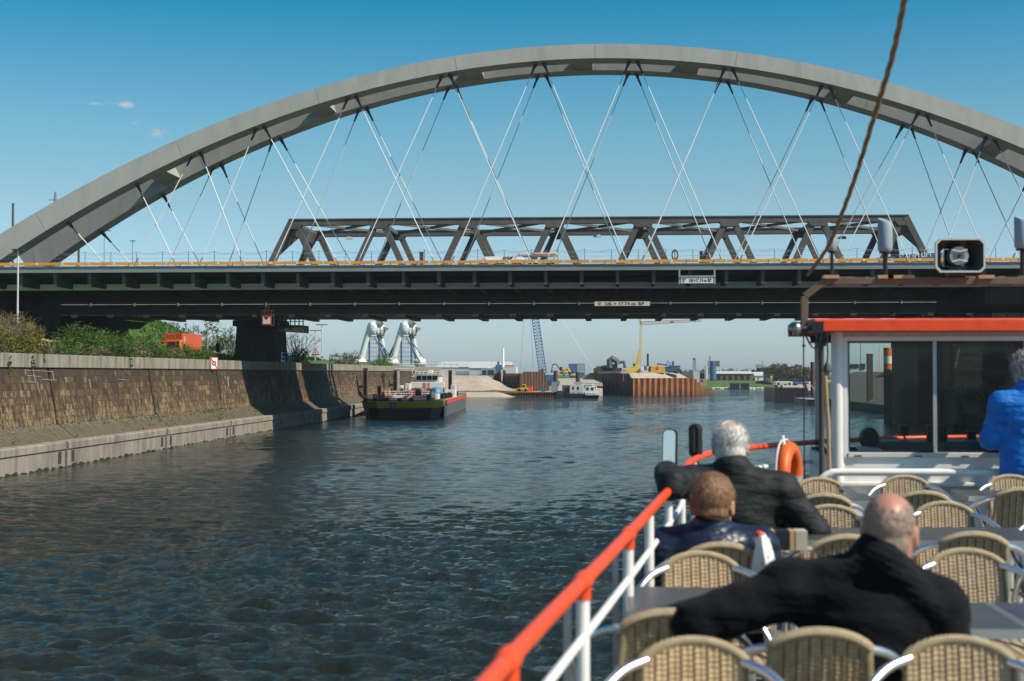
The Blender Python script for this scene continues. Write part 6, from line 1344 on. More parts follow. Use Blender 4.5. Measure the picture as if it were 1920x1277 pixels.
for k in range(10): b_.cyl((wx(1600 + k * 34), YW0 - .002, wz(629)), (wx(1600 + k * 34), YW0 - .010, wz(629)), .006, n=6)
b_.build('bolts', M['galv'], wh)
MB().box(wx(1588.2), xr2, YW0 - .02, YW0 + .06, wz(855), wz(846)).build('sill', M['offwhite'], wh, bevel=.004)
MB().box(wx(1574), xr2, YW0 + .0, YW0 + .05, wz(900), wz(855) - .001).build('panel', M['white'], wh)
MB().box(wx(1574), xr2, YW0 - .05, YW0 + .05, wz(907), wz(900) - .001).build('ledge', M['white'], wh, bevel=.006)
MB().box(wx(1574), xr2, YW0 + .02, YW0 + .06, zb_, wz(907) - .001).build('lower_panel', M['offwhite'], wh)
for x0, x1, dy in ((1588.5, 1753, .02), (1755, 1925, .035)):
    a0, a1 = wx(x0), wx(x1)
    MB().box(a1 - .012, a1 + .012, YW0 + dy - .012, YW0 + dy + .012, wz(846), wz(641)).build('sash_frame', M['galv'], wh); MB().box(a0, a0 + .01, YW0 + dy - .012, YW0 + dy + .012, wz(846), wz(641)).build('sash_frame', M['galv'], wh)
    MB().box(a0 + .01, a1 - .012, YW0 + dy - .003, YW0 + dy + .003, wz(846), wz(641)).build('pane', M['glass'], wh)
MB().box(wx(1925) + .012, xr2, YW0 + .03, YW0 + .036, wz(846), wz(641)).build('pane', M['glass'], wh)
for x0, x1, yy in ((wx(1588.5) + .010, wx(1753) - .012, YW0 + .02), (wx(1755) + .010, wx(1925) - .012, YW0 + .035)):
    sl_ = MB(); sl_.box(x0, x1, yy - .006, yy - .0035, wz(846), wz(846) + .012).box(x0, x1, yy - .006, yy - .0035, wz(641) - .012, wz(641)).box(x0, x0 + .010, yy - .006, yy - .0035, wz(846) + .012, wz(641) - .012).box(x1 - .010, x1, yy - .006, yy - .0035, wz(846) + .012, wz(641) - .012); sl_.build('rubber_seal', M['black'], wh)
for px in (1600, 1712, 1800, 1880): MB().box(wx(px), wx(px + 14), YW0 - .026, YW0 - .0205, wz(853), wz(851)).build('drain_slot', M['dark'], wh)
MB().box(wx(1775), wx(1815), YW0 + .6, YW0 + .66, za(826, 10.8), za(796, 10.8)).build('radar_screen', M['black'], wh, bevel=.008)
# far side of the wheelhouse
zs0 = za(836, YW1); xL1 = xl + .05
for x in (xL1, 3.25, xr2 - .05): MB().box(x - .02, x + .02, YW1 - .02, YW1 + .02, zs0, zt2).build('front_mullion', M['offwhite'] if x == xL1 else M['dark'], wh)
MB().box(xl, xr2, YW1 - .02, YW1 + .03, zb_, zs0).build('front_panel', M['hullgrey'], wh); MB().box(xl, xr2, YW1 - .02, YW1 + .03, za(644, YW1), zt2).build('front_header', M['dark'], wh)
MB().box(xL1 + .02, xr2, YW1 - .003, YW1 + .003, zs0, za(644, YW1)).build('pane', M['glass'], wh)
MB().box(xl - .02, xl + .02, YW0 + .07, YW1, zb_, wz(856)).build('side_panel', M['white'], wh)
MB().box(xr2 - .02, xr2 + .02, YW0 + .1, YW1 - .1, zb_, zt2).build('side_panel', M['dark'], wh)
MB().box(xl + .04, xr2 - .04, YW0 + .12, YW1 - .05, zb_ + .001, zb_ + .02).build('floor', M['dark'], wh)
yr0 = 10.13
MB().prismx([(yr0, za(622.6, yr0)), (yr0, za(600.5, yr0)), (yr0 + .15, za(600.5, yr0) + .012), (YW1 + .2, za(600.5, yr0) + .012), (YW1 + .2, za(622.6, yr0))], xa(1528, yr0), xr2 + .5).build('roof', M['red'], wh, bevel=.006)
# inside: chair, console, chart
c = MB(); p = at(1630, 822, Y=10.95)
c.loft([[(p.x + x * s, 10.95 + y, p.z + z) for x, z in [(.07 * math.cos(t) * 1.05, .085 * math.sin(t)) for t in [2 * math.pi * k / 18 for k in range(18)]]] for s, y in ((.8, -.05), (1, -.02), (1, .03), (.8, .06))])
c.build('helm_chair', M['black'], wh, smooth=True); MB().cyl((p.x, 10.95, zb_), (p.x, 10.95, p.z - .06), .04, n=10).build('chair_post', M['dark'], wh)
MB().box(wx(1592), wx(1690), YW0 + .15, YW0 + .45, zb_, wz(852)).build('cupboard', M['dark'], wh); MB().box(wx(1683), wx(1900), YW0 + .5, YW0 + .9, zb_, za(826, YW0 + .5)).build('console', M['hullgrey'], wh, bevel=.02)
q = at(1632, 840, Y=YW0 + .28); MB().loft([[(q.x - .10, YW0 + .18, q.z - .018), (q.x + .09, YW0 + .18, q.z - .035), (q.x + .09, YW0 + .18, q.z - .028), (q.x - .10, YW0 + .18, q.z - .010)], [(q.x - .09, YW0 + .38, q.z + .004), (q.x + .08, YW0 + .38, q.z - .012), (q.x + .08, YW0 + .38, q.z - .005), (q.x - .09, YW0 + .38, q.z + .012)]]).build('chart', M['white'], wh)
for px, py in ((1695, 795), (1822, 806)): p = at(px, py + 10, Y=11.2); MB().box(p.x - .03, p.x + .03, 11.18, 11.24, p.z - .05, p.z + .03).tube([(p.x, 11.21, p.z - .05), (p.x + .05, 11.21, p.z - .14)], .008, 6).build('instrument', M['black'], wh)
# white pipe rail in front of the wheelhouse
yp = 10.0
pr = thing('pipe_rail', 'thick white bent pipe rail in front of the wheelhouse', 'rail', at(1700, 886, Y=yp))
pp = [at(x, y, Y=yp) for x, y in ((1524, 1010), (1526, 960), (1531, 918), (1541, 898), (1556, 888), (1575, 885.5), (1700, 885.5), (2000, 886))]
MB().tube(smooth_path(pp, 4), .026, 12).build('pipe', M['white'], pr, smooth=True); MB().tube([at(1545, 897, Y=yp), (xa(1545, yp), yp, zd(yp))], .02, 8).build('support', M['white'], pr)
# white lockers at the foot of the wheelhouse
for k, (p0, p1, t_, b_2, lab) in enumerate(((1590, 1705, 945, 1040, 'low white deck locker left at the foot of the wheelhouse'), (1775, 1850, 935, 1040, 'white deck locker with blue label right at the foot of the wheelhouse'))):
    t = thing('deck_locker', lab, 'locker', at((p0 + p1) / 2, 1000, Y=10.05)); MB().box(xa(p0, 10.05), xa(p1, 10.05), 10.06, 10.3, zd(10), za(t_, 10.05)).build('body', M['white'], t, bevel=.008)
    MB().box(xa(p0, 10.05) - .01, xa(p1, 10.05) + .01, 10.05, 10.3, za(t_, 10.05) + .001, za(t_, 10.05) + .02).build('lid', M['offwhite'], t, bevel=.004)
    if k: MB().box(xa(1780, 10.05), xa(1792, 10.05), 10.052, 10.0595, za(947, 10.05), za(938, 10.05)).build('label_plate', M['blue'], t)
# gantry over the roof
yg = 10.42
ga = thing('roof_gantry', 'bent brown steel gantry carrying lamps and loudspeaker above the wheelhouse roof', 'gantry', at(1508, 560, Y=yg))
gp_ = [at(x, y, Y=yg) for x, y in ((1508, 628), (1508, 556), (1546, 527), (2150, 527))]
for a, b in zip(gp_[:-1], gp_[1:]): MB().beam(a, b, .05, .043, up=(0, 1, 0)).build('beam', M['rust2'], ga, bevel=.004)
MB().box(xa(1546, yg), xa(2150, yg), yg + .03, yg + .08, za(533, yg), za(521, yg)).build('tray', M['rust2'], ga, bevel=.004)
for px in (1548, 1650, 1668, 1838): q = at(px, 519.5, Y=yg); MB().box(q.x - .02, q.x + (.09 if px != 1668 else .17), yg - .04, yg + .06, q.z - .012, q.z + .012).build('bracket', M['wood'], ga)
def deck_lamp(label, px0, px1, py0, py1, slant, g='lamps on the gantry'):
    t = thing('deck_lamp', label, 'lamp', at((px0 + px1) / 2, 520, Y=yg), g); x0, x1 = xa(px0, yg), xa(px1, yg); r = (x1 - x0) / 2; x = (x0 + x1) / 2; z0, z1 = za(py1, yg), za(py0, yg)
    rings = []
    for z, f in ((z0, .78), (z0 + .015, .97), (z0 + .03, 1), (z1 - .02, 1), (z1, .9)):
        rings.append([(x + r * f * math.cos(a), yg + r * f * math.sin(a), z + (slant * (math.cos(a) * .5 - math.sin(a) * .6) * r if z > z0 + .05 else 0)) for a in [2 * math.pi * k / 20 for k in range(20)]])
    MB().loft(rings).build('housing', M['hallblue'] if slant else M['galv'], t, smooth=True); MB().cyl((x, yg, za(520, yg)), (x, yg, z0 + .01), r * .32, n=10).build('stem', M['black'], t)
    MB().cyl((x, yg, z0 - .01), (x, yg, z0 + .005), r * .8, n=16).build('base', M['black'], t)
deck_lamp('small round grey lamp at the left end of the gantry', 1551, 1571, 445, 474, 0)
deck_lamp('tall grey-blue cylinder lamp left of the loudspeaker', 1647, 1675, 418, 476, -.5)
deck_lamp('grey-blue cylinder lamp right of the loudspeaker at the picture edge', 1904, 1934, 416, 472, -.5)
# loudspeaker
ys = 10.3; sp_ = thing('loudspeaker', 'grey eight-sided horn loudspeaker facing the deck on the gantry', 'loudspeaker', at(1800, 512, Y=ys))
c0 = at(1800, 479, Y=ys); hw, hh = 45 * ys / F, 31.5 * ys / F
def octo(sx, sy, y, ch=.24):
    a, b = hw * sx, hh * sy; k = hh * ch * 1.1 * min(sx, sy)
    return [(c0.x + x, y, c0.z + z) for x, z in ((-a + k, -b), (a - k, -b), (a, -b + k), (a, b - k), (a - k, b), (-a + k, b), (-a, b - k), (-a, -b + k))]
MB().loft([octo(1, 1, ys), octo(1, 1, ys - .012), octo(.94, .91, ys - .012), octo(.93, .90, ys + .01), octo(.50, .52, ys + .20), octo(.5, .52, ys + .21)], caps=False).build('horn', M['hullgrey'], sp_)
MB().loft([octo(1.0, 1.0, ys - .013), octo(1.01, 1.01, ys - .007), octo(1.01, 1.01, ys + .012), octo(.6, .62, ys + .22), octo(.6, .62, ys + .26)], caps=False).build('shell', M['galv'], sp_)
MB().loft([octo(.93, .90, ys - .0135), octo(1.0, 1.0, ys - .0135), octo(1.0, 1.0, ys - .014), octo(.93, .90, ys - .014)], caps=False).build('rim', M['offwhite'], sp_)
MB().cyl((c0.x, ys + .1, c0.z), (c0.x, ys + .02, c0.z), .075, .066, n=24).build('inner_bell', M['galv'], sp_, smooth=True)
MB().box(c0.x - .06, c0.x + .06, ys + .2, ys + .23, c0.z - .06, c0.z + .06).build('driver', M['black'], sp_)
o = MB(); 
for s in (-1, 1): o.loft([[(c0.x + x, ys + .018, c0.z + s * z), (c0.x + x, ys + .010, c0.z + s * z), (c0.x + x, ys + .010, c0.z + s * (z + .008)), (c0.x + x, ys + .018, c0.z + s * (z + .008))] for x, z in [(-.055 + .0137 * k, .026 + .012 * abs(k - 4) / 4) for k in range(9)]])
o.build('reflector_bars', M['white'], sp_); MB().box(c0.x - .034, c0.x + .034, ys + .012, ys + .0195, c0.z - .022, c0.z + .022).build('throat', M['hullgrey'], sp_); MB().cyl((c0.x, ys + .0115, c0.z), (c0.x, ys + .008, c0.z), .012, n=12).build('throat', M['black'], sp_)
MB().box(c0.x - .06, c0.x + .06, ys + .05, ys + .12, c0.z - hh - .02, c0.z - hh * .6).build('bracket', M['dark'], sp_)
# ball lamp, cords, posts
p = at(1491, 617, Y=9.9); t = thing('ball_lamp', 'round dark metal ball lamp at the left end of the red roof', 'lamp', p); MB().sph(p, .052, 18, 12).build('ball', M['chrome'], t, smooth=True); MB().cyl(p, (p.x + .16, 9.9, p.z + .01), .018, n=8).build('arm', M['dark'], t); MB().box(p.x + .11, p.x + .19, 9.87, 10.0, p.z - .03, p.z + .05).build('mount', M['black'], t)
t = thing('black_line', 'thin black line hanging from the gantry down past the red rail', 'line', at(1507, 640, Y=9.85)); MB().tube([at(1506.5, 628, Y=9.85), at(1507, 700, Y=9.85), at(1508, 850, Y=9.85), at(1509, 900, Y=9.85)], .005, 5).build('cord', M['black'], t); p = at(1507, 648, Y=9.85); MB().sph(p, .012, 8, 6).build('knot', M['black'], t)
t = thing('cable_loop', 'black cable loops drooping under the left end of the red roof', 'cable', at(1520, 640, Y=9.95)); MB().tube(smooth_path([at(x, y, Y=9.95) for x, y in ((1510, 626), (1516, 640), (1525, 652), (1533, 648), (1537, 636), (1540, 626))]), .007, 6).tube(smooth_path([at(x, y, Y=9.97) for x, y in ((1516, 627), (1522, 636), (1532, 639), (1540, 632))]), .006, 6).build('cable', M['black'], t, smooth=True)
t = thing('hanging_switch', 'dark pear-shaped pull switch hanging on a cable beside the wheelhouse', 'switch', at(1551, 690, Y=10.1)); p = at(1551, 690, Y=10.1); MB().tube([(p.x, 10.1, p.z + .24), (p.x + .005, 10.1, p.z + .1), (p.x, 10.1, p.z + .02)], .006, 6).build('cable', M['black'], t); MB().tube([(p.x, 10.1, p.z + .045), (p.x, 10.1, p.z + .02), (p.x, 10.1, p.z - .02), (p.x, 10.1, p.z - .03)], [.008, .02, .03, .02], 12).build('switch_body', M['dark'], t, smooth=True)
t = thing('dark_post', 'slim dark upright post left of the wheelhouse', 'post', at(1541, 870, Y=10.2)); q = at(1541, 872, Y=10.2); MB().tube([(q.x, 10.2, zd(10.2)), (q.x, 10.2, za(624, 10.2))], .019, 10).build('shaft', M['dark'], t, smooth=True); MB().box(q.x - .035, q.x + .03, 10.17, 10.23, za(650, 10.2), za(624, 10.2)).build('bracket', M['black'], t); MB().beam(at(1539, 820, Y=10.2), at(1551, 842, Y=10.2), .006, .012).build('stay', M['galv'], t)
t = thing('boat_hook', 'pale wooden boat hook leaning upright beside the dark post', 'boat hook', at(1555, 940, Y=10.12)); MB().tube([at(1557, 955, Y=10.12), at(1553, 800, Y=10.1), at(1547, 705, Y=10.08)], .0145, 8).build('shaft', M['wood'], t, smooth=True)
t = thing('red_pole', 'thin red pole standing behind the boat hook', 'pole', at(1556, 900, Y=10.5)); MB().tube([at(1556, 900, Y=10.5), at(1557, 850, Y=10.5)], .012, 8).build('shaft', M['red'], t); MB().sph(at(1556.5, 850, Y=10.5), .016, 8, 6).build('knob', M['white'], t)
# rope
t = thing('mooring_rope', 'thick brown rope sagging from above the picture down to the gantry', 'rope', gp_[2])
pts = smooth_path([at(1706, -60, Y=5.2), at(1696, 0, Y=5.5), at(1672, 110, Y=6.1), at(1640, 215, Y=6.9), at(1606, 325, Y=7.7), at(1575, 410, Y=8.5), at(1551, 465, Y=9.1), at(1514, 516, Y=9.85)], 14)
rings = MB()
for s in range(3):
    h = []
    for i, p in enumerate(pts):
        a = i * .55 + s * 2.094; d = (pts[min(i + 1, len(pts) - 1)] - pts[max(i - 1, 0)]).normalized(); u = d.cross(Vector((0, 1, 0))).normalized(); v = d.cross(u); h.append(p + (u * math.cos(a) + v * math.sin(a)) * .0062)
    rings.tube(h, .0072, 6)
rings.build('strands', M['rope'], t, smooth=True)
# mirrors
for px0, px1, py0, py1, Y, lab, mt in ((1240, 1268, 804, 878, 8.6, 'tall rounded rear-view mirror with glass facing the deck at the left rail', 'mirror'), (1292, 1317, 794, 856, 8.9, 'second rear-view mirror seen from its black back', None)):
    x0, x1, z0, z1 = rect(px0, py0, px1, py1, Y); t = thing('rear_mirror', lab, 'mirror', ((x0 + x1) / 2, Y, z0), 'rear-view mirrors at the left rail')
    def rr_(d, y, k=.03):
        a0, a1, b0, b1 = x0 + d, x1 - d, z0 + d, z1 - d; o = []
        for cx, cz, s in ((a1 - k, b0 + k, -90), (a1 - k, b1 - k, 0), (a0 + k, b1 - k, 90), (a0 + k, b0 + k, 180)):
            for j in range(5): an = R(s + 22.5 * j); o.append((cx + k * math.cos(an), y, cz + k * math.sin(an)))
        return o
    MB().loft([rr_(0, Y), rr_(0, Y + .02), rr_(.012, Y + .04)]).build('housing', M['black'], t, smooth=True)
    if mt:
        g = MB().loft([rr_(.006, Y - .0005, .026), rr_(.006, Y - .004, .026)]).build('mirror_glass', M['mirror'], t)
    else: MB().loft([rr_(.004, Y - .001), rr_(.02, Y - .03)]).build('back_shell', M['black'], t, smooth=True)
    t.rotation_euler = (R(-3), 0, R(-24 if mt else 8))
    q = rail_at(Y); MB().tube([((x0 + x1) / 2, Y + .02, z0 + .02), ((x0 + x1) / 2, Y + .02, z0 - .05), (q.x, Y, q.z - .03)], .009, 8).build('bracket', M['black'], t)
# lifebuoy on the rail
yl_ = 9.3; c0 = at(1480, 897, Y=yl_); t = thing('ring_buoy', 'orange lifebuoy with white rope hung on the rail left of the wheelhouse', 'lifebuoy', c0); u = Vector((.34, .94, 0)).normalized(); Rb = .192; rb = .046
for b0, b1 in ((R(-162), R(-18)), (R(2), R(178))):
    MB().torus(c0, Rb, rb, u, (0, 0, 1), 26, 14, b0, b1).build('foam_ring', M['buoy'], t, smooth=True)
for b0, b1 in ((R(178), R(198)), (R(-18), R(2))): MB().torus(c0, Rb, rb * 1.015, u, (0, 0, 1), 5, 14, b0, b1).build('reflective_band', M['galv'], t, smooth=True)
g = []
for k in range(33):
    a = 2 * math.pi * k / 32; rr2 = Rb + rb * 1.15 + .025 * abs(math.sin(2 * a)); g.append(c0 + (u * math.cos(a) + Vector((0, 0, 1)) * math.sin(a)) * rr2 + Vector((-.03, 0, 0)))
MB().tube(g, .007, 6).build('grab_rope', M['offwhite'], t, smooth=True)
g = smooth_path([c0 + Vector((-.05, -.1, .19)), c0 + Vector((-.07, -.06, .10)), c0 + Vector((-.06, .05, .08)), c0 + Vector((-.05, .12, .17))]); MB().tube(g, .007, 6).build('loose_line', M['offwhite'], t, smooth=True)
MB().tube([c0 + Vector((-.04, -.06, Rb + .02)), c0 + Vector((-.05, -.05, Rb + .085))], .012, 6).build('hook', M['white'], t)

# ================================================================== CHAIRS
def make_chair():
    t = thing('bistro_chair', 'chair', 'chair', (0, 0, 0), 'wicker bistro chairs on the deck')
    hw = .143
    rim = [(hw * math.sin(a) / math.sin(1.15), -.222 - .03 * math.cos(a * 1.2), .742 + .052 * (math.cos(a) - math.cos(1.15)) / (1 - math.cos(1.15))) for a in [-1.15 + 2.3 * k / 20 for k in range(21)]]
    MB().tube(rim, .0165, 10).build('top_rim', M['wrap'], t, smooth=True)
    for s in (-1, 1):
        e = rim[-1] if s > 0 else rim[0]
        pts = smooth_path([(e[0] - s * .01, e[1], e[2] + .002), (s * .196, -.180, .724), (s * .250, -.115, .682), (s * .286, -.02, .632), (s * .300, .085, .600), (s * .296, .175, .565), (s * .283, .225, .49), (s * .268, .238, .36), (s * .262, .245, .0)], 5)
        MB().tube(pts, .0140, 10).build('arm', M['alu'], t, smooth=True)
        MB().tube([(s * (hw - .004), -.229, .735), (s * (hw + .006), -.196, .60), (s * (hw + .018), -.156, .44)], .0125, 8).build('side_stile', M['wrap'], t, smooth=True)
        MB().tube([(s * (hw + .018), -.162, .47), (s * .20, -.20, .40), (s * .225, -.26, 0)], .0125, 8).build('rear_leg', M['alu'], t, smooth=True)
        MB().tube([(s * .268, .238, .40), (s * .2, -.2, .40)], .010, 8).build('side_stretcher', M['alu'], t, smooth=True)
    nx, nz_ = 64, 44; V = []; 
    for side in (0, 1):
        for j in range(nz_ + 1):
            for i in range(nx + 1):
                u = -1 + 2 * i / nx; v = j / nz_; w = (hw + .014 - .016 * v) ; zt = .742 + .05 * (1 - abs(u) ** 2.2) ; z = .435 + (zt - .435) * v
                x = u * w; y = -.150 - .078 * v - .022 * (1 - u * u) * (.4 + .6 * v)
                col = abs(((x + 5) / .018) % 2 - 1); row = math.sin(z / .021 * 2 * math.pi + (math.pi if int((x + 5) / .036) % 2 else 0))
                y += (.0045 * min(1, col * 1.6) * (1 + .35 * row)) * (-1 if side == 0 else 1) + (-.006 if side == 0 else .006)
                V.append((x, y, z))
    n = (nx + 1) * (nz_ + 1); Q = []
    for side in (0, 1):
        for j in range(nz_):
            for i in range(nx):
                a = side * n + j * (nx + 1) + i; q = (a, a + 1, a + nx + 2, a + nx + 1); Q.append(q if side == 0 else q[::-1])
    npmesh('back_panel', V, Q, M['wicker'], t)
    MB().loft([[(x * s, y * s, z) for x, y in [(.235 * math.copysign(abs(math.cos(a)) ** .6, math.cos(a)), .21 * math.copysign(abs(math.sin(a)) ** .6, math.sin(a)) + .02) for a in [2 * math.pi * k / 28 for k in range(28)]]] for s, z in ((.96, .415), (1, .425), (1, .445), (.97, .455))]).build('seat', M['wicker'], t, smooth=True)
    return t
proto = make_chair(); used = [False]
def chair(px, D, face, label, turn=0.0, dx=0.0, dz=0.0):
    o = proto if not used[0] else copy_tree(proto); used[0] = True
    u = at(px, 900, Y=D); y = D + .22 if face == 'f' else D - .22
    o.location = (u.x + dx, y, zd(y) + dz); o.rotation_euler = (0, 0, R((0 if face == 'f' else 180) + turn + rng.uniform(-4, 4))); o['label'] = label
    return o
chair(1298, 4.00, 'b', 'wicker chair at the bottom centre, nearest of all to the red rail')
chair(1537, 4.18, 'f', 'wicker chair in which the man in the dark wool coat sits')
chair(1778, 4.06, 'b', 'wicker chair at the bottom right corner below the slate table', -4)
chair(1246, 4.46, 'f', 'shaded wicker chair under the outstretched dark coat sleeve by the rail')
chair(1320, 5.73, 'b', 'sunlit wicker chair directly behind the boy in the navy jacket')
chair(1352, 6.02, 'f', 'wicker chair the boy in the navy jacket sits in')
chair(1812, 5.88, 'b', 'big sunlit wicker chair across the slate table right of the bald man')
chair(1829, 6.44, 'f', 'shaded wicker chair just behind the big sunlit one right of the bald man')
chair(1767, 7.73, 'b', 'sunlit wicker chair beside the bald head, right of it')
chair(1732, 8.31, 'f', 'shaded wicker chair peeking out above the bald head')
chair(1695, 9.37, 'b', 'wicker chair in the middle of the row in front of the wheelhouse')
chair(1540, 9.17, 'b', 'wicker chair left in the row in front of the wheelhouse, below the pipe rail bend')
chair(1548, 8.13, 'f', 'shaded wicker chair left of the bald head, behind the left wheelhouse chair')
chair(1552, 7.53, 'b', 'sunlit wicker chair behind the wooden menu box, left of the bald head')
chair(1580, 6.31, 'f', 'shaded wicker chair half hidden by the collar of the man in the dark wool coat')
chair(1897, 9.45, 'b', 'wicker chair right in the wheelhouse row, in front of the person in blue')
chair(1917, 8.54, 'f', 'shaded wicker chair at the right edge in front of the person in blue')
chair(1985, 7.3, 'b', 'wicker chair at the right edge of which mainly the shiny arm shows')
chair(1357, 6.70, 'f', 'wicker chair in which the white haired man sits')
# ================================================================== TABLES
def table(label, x0, x1, y0, y1):
    zc = zd((y0 + y1) / 2); t = thing('table', label, 'table', ((x0 + x1) / 2, (y0 + y1) / 2, zc), 'slate topped tables on the deck')
    MB().box(x0 + .006, x1 - .006, y0 + .006, y1 - .006, zc + .715, zc + .732).build('top', M['slate'], t, bevel=.003)
    e = MB(); e.box(x0, x1, y0, y0 + .012, zc + .700, zc + .730); e.box(x0, x1, y1 - .012, y1, zc + .700, zc + .730); e.box(x0, x0 + .012, y0 + .012, y1 - .012, zc + .700, zc + .730); e.box(x1 - .012, x1, y0 + .012, y1 - .012, zc + .700, zc + .730); e.build('edge_trim', M['galv'], t)
    MB().cyl(((x0 + x1) / 2, (y0 + y1) / 2, zc + .02), ((x0 + x1) / 2, (y0 + y1) / 2, zc + .71), .028, n=12).build('column', M['alu'], t, smooth=True)
    b = MB()
    for dx, dy in ((.25, 0), (-.25, 0), (0, .25), (0, -.25)): b.beam(((x0 + x1) / 2, (y0 + y1) / 2, zc + .03), ((x0 + x1) / 2 + dx * min(1, (x1 - x0)), (y0 + y1) / 2 + dy, zc + .015), .03, .025)
    b.build('foot', M['alu'], t)
table('slate table right of the man in the dark wool coat', 1.09, 1.335, 4.55, 5.08)
table('slate table joined on at the far right edge of the picture', 1.345, 2.0, 4.58, 5.08)
table('small slate table by the rail, beyond the coat sleeve at left', .08, .50, 4.80, 5.35)
table('slate table with the wooden menu box between the boy and the bald man', .78, 1.30, 6.66, 7.2)
table('slate table behind the bald head at right', 1.45, 2.05, 6.68, 7.25)
table('slate table at the right picture edge beyond the shaded chair', 2.1, 2.75, 6.75, 7.3)
table('slate table beside the elbow of the white haired man', 1.02, 1.62, 8.45, 8.95)
table('slate table at right in front of the wheelhouse row', 2.2, 2.8, 8.75, 9.2)
zt3 = zd(6.9) + .732; p = at(1472, 1030, Z=zt3); t = thing('menu_box', 'small wooden menu box with dark slots on the slate table', 'menu holder', (p.x, p.y, zt3))
for dx, w, mt in ((-.095, .07, 'black'), (-.055, .012, 'wood'), (-.012, .055, 'black'), (.025, .02, 'wood'), (.065, .05, 'offwood')): MB().box(p.x + dx - w / 2, p.x + dx + w / 2, p.y - .05, p.y + .05, zt3 + .001, zt3 + .085).build('divider' if mt != 'black' else 'slot', M[mt], t)
# ================================================================== PEOPLE (implicit surfaces turned into one mesh each)
def surfnet(f, lo, hi, h):
    lo = np.array(lo, float); n = np.ceil((np.array(hi) - lo) / h).astype(int) + 1
    g = [lo[i] + h * np.arange(n[i]) for i in range(3)]; P = np.stack(np.meshgrid(*g, indexing='ij'), -1).astype(np.float32)
    D = f(P).astype(np.float32); S = D < 0
    cnt = np.zeros(tuple(n - 1), np.int32); acc = np.zeros(tuple(n - 1) + (3,), np.float32); c = n - 1
    def sl(o): return tuple(slice(o[i], o[i] + c[i]) for i in range(3))
    corners = [(i, j, k) for i in (0, 1) for j in (0, 1) for k in (0, 1)]
    for a in corners:
        for ax in range(3):
            if a[ax]: continue
            b = list(a); b[ax] = 1; da, db = D[sl(a)], D[sl(b)]; m = (da < 0) != (db < 0)
            t = np.where(m, da / np.where(m, da - db, 1), 0)
            for i in range(3): acc[..., i] += np.where(m, a[i] + (t if i == ax else 0), 0)
            cnt += m
    act = cnt > 0; idx = -np.ones(cnt.shape, np.int64); idx[act] = np.arange(act.sum())
    base = np.stack(np.meshgrid(*[np.arange(k) for k in c], indexing='ij'), -1)
    V = lo + h * (base[act] + acc[act] / cnt[act][:, None]); Q = []
    for ax in range(3):
        u, v = (ax + 1) % 3, (ax + 2) % 3; a = [slice(1, -1)] * 3; b = [slice(1, -1)] * 3; a[ax] = slice(0, -1); b[ax] = slice(1, None)
        m = S[tuple(a)] != S[tuple(b)]; I = np.argwhere(m)
        off = np.array([1, 1, 1]); off[ax] = 0; I = I + off
        fl = S[tuple(I.T)]
        def cell(du, dv): J = I.copy(); J[:, u] -= du; J[:, v] -= dv; return idx[tuple(J.T)]
        q = np.stack([cell(1, 1), cell(0, 1), cell(0, 0), cell(1, 0)], -1); q[~fl] = q[~fl][:, ::-1]; Q.append(q)
    return V, np.concatenate(Q)
def smin(a, b, k):
    h = np.clip(.5 + .5 * (b - a) / k, 0, 1); return b + (a - b) * h - k * h * (1 - h)
def cap(P, a, b, ra, rb=None, sq=(1, 1, 1)):
    rb = ra if rb is None else rb; s = np.array(sq, np.float32); a = np.array(a, np.float32) * s; b = np.array(b, np.float32) * s; Q = P * s - a; d = b - a
    t = np.clip((Q @ d) / max(1e-9, float(d @ d)), 0, 1); return np.linalg.norm(Q - t[..., None] * d, axis=-1) - (ra + (rb - ra) * t)
def ell(P, c, r):
    r = np.array(r, np.float32); q = P - np.array(c, np.float32); k0 = np.linalg.norm(q / r, axis=-1); k1 = np.linalg.norm(q / (r * r), axis=-1) + 1e-9; return k0 * (k0 - 1) / k1
def wobble(P, s, seed):
    rs = np.random.RandomState(seed); o = 0
    for i in range(6):
        d = rs.randn(3); d /= np.linalg.norm(d); o = o + np.sin((P @ d.astype(np.float32)) * s * (.6 + rs.rand()) + rs.rand() * 6.28)
    return o / 6
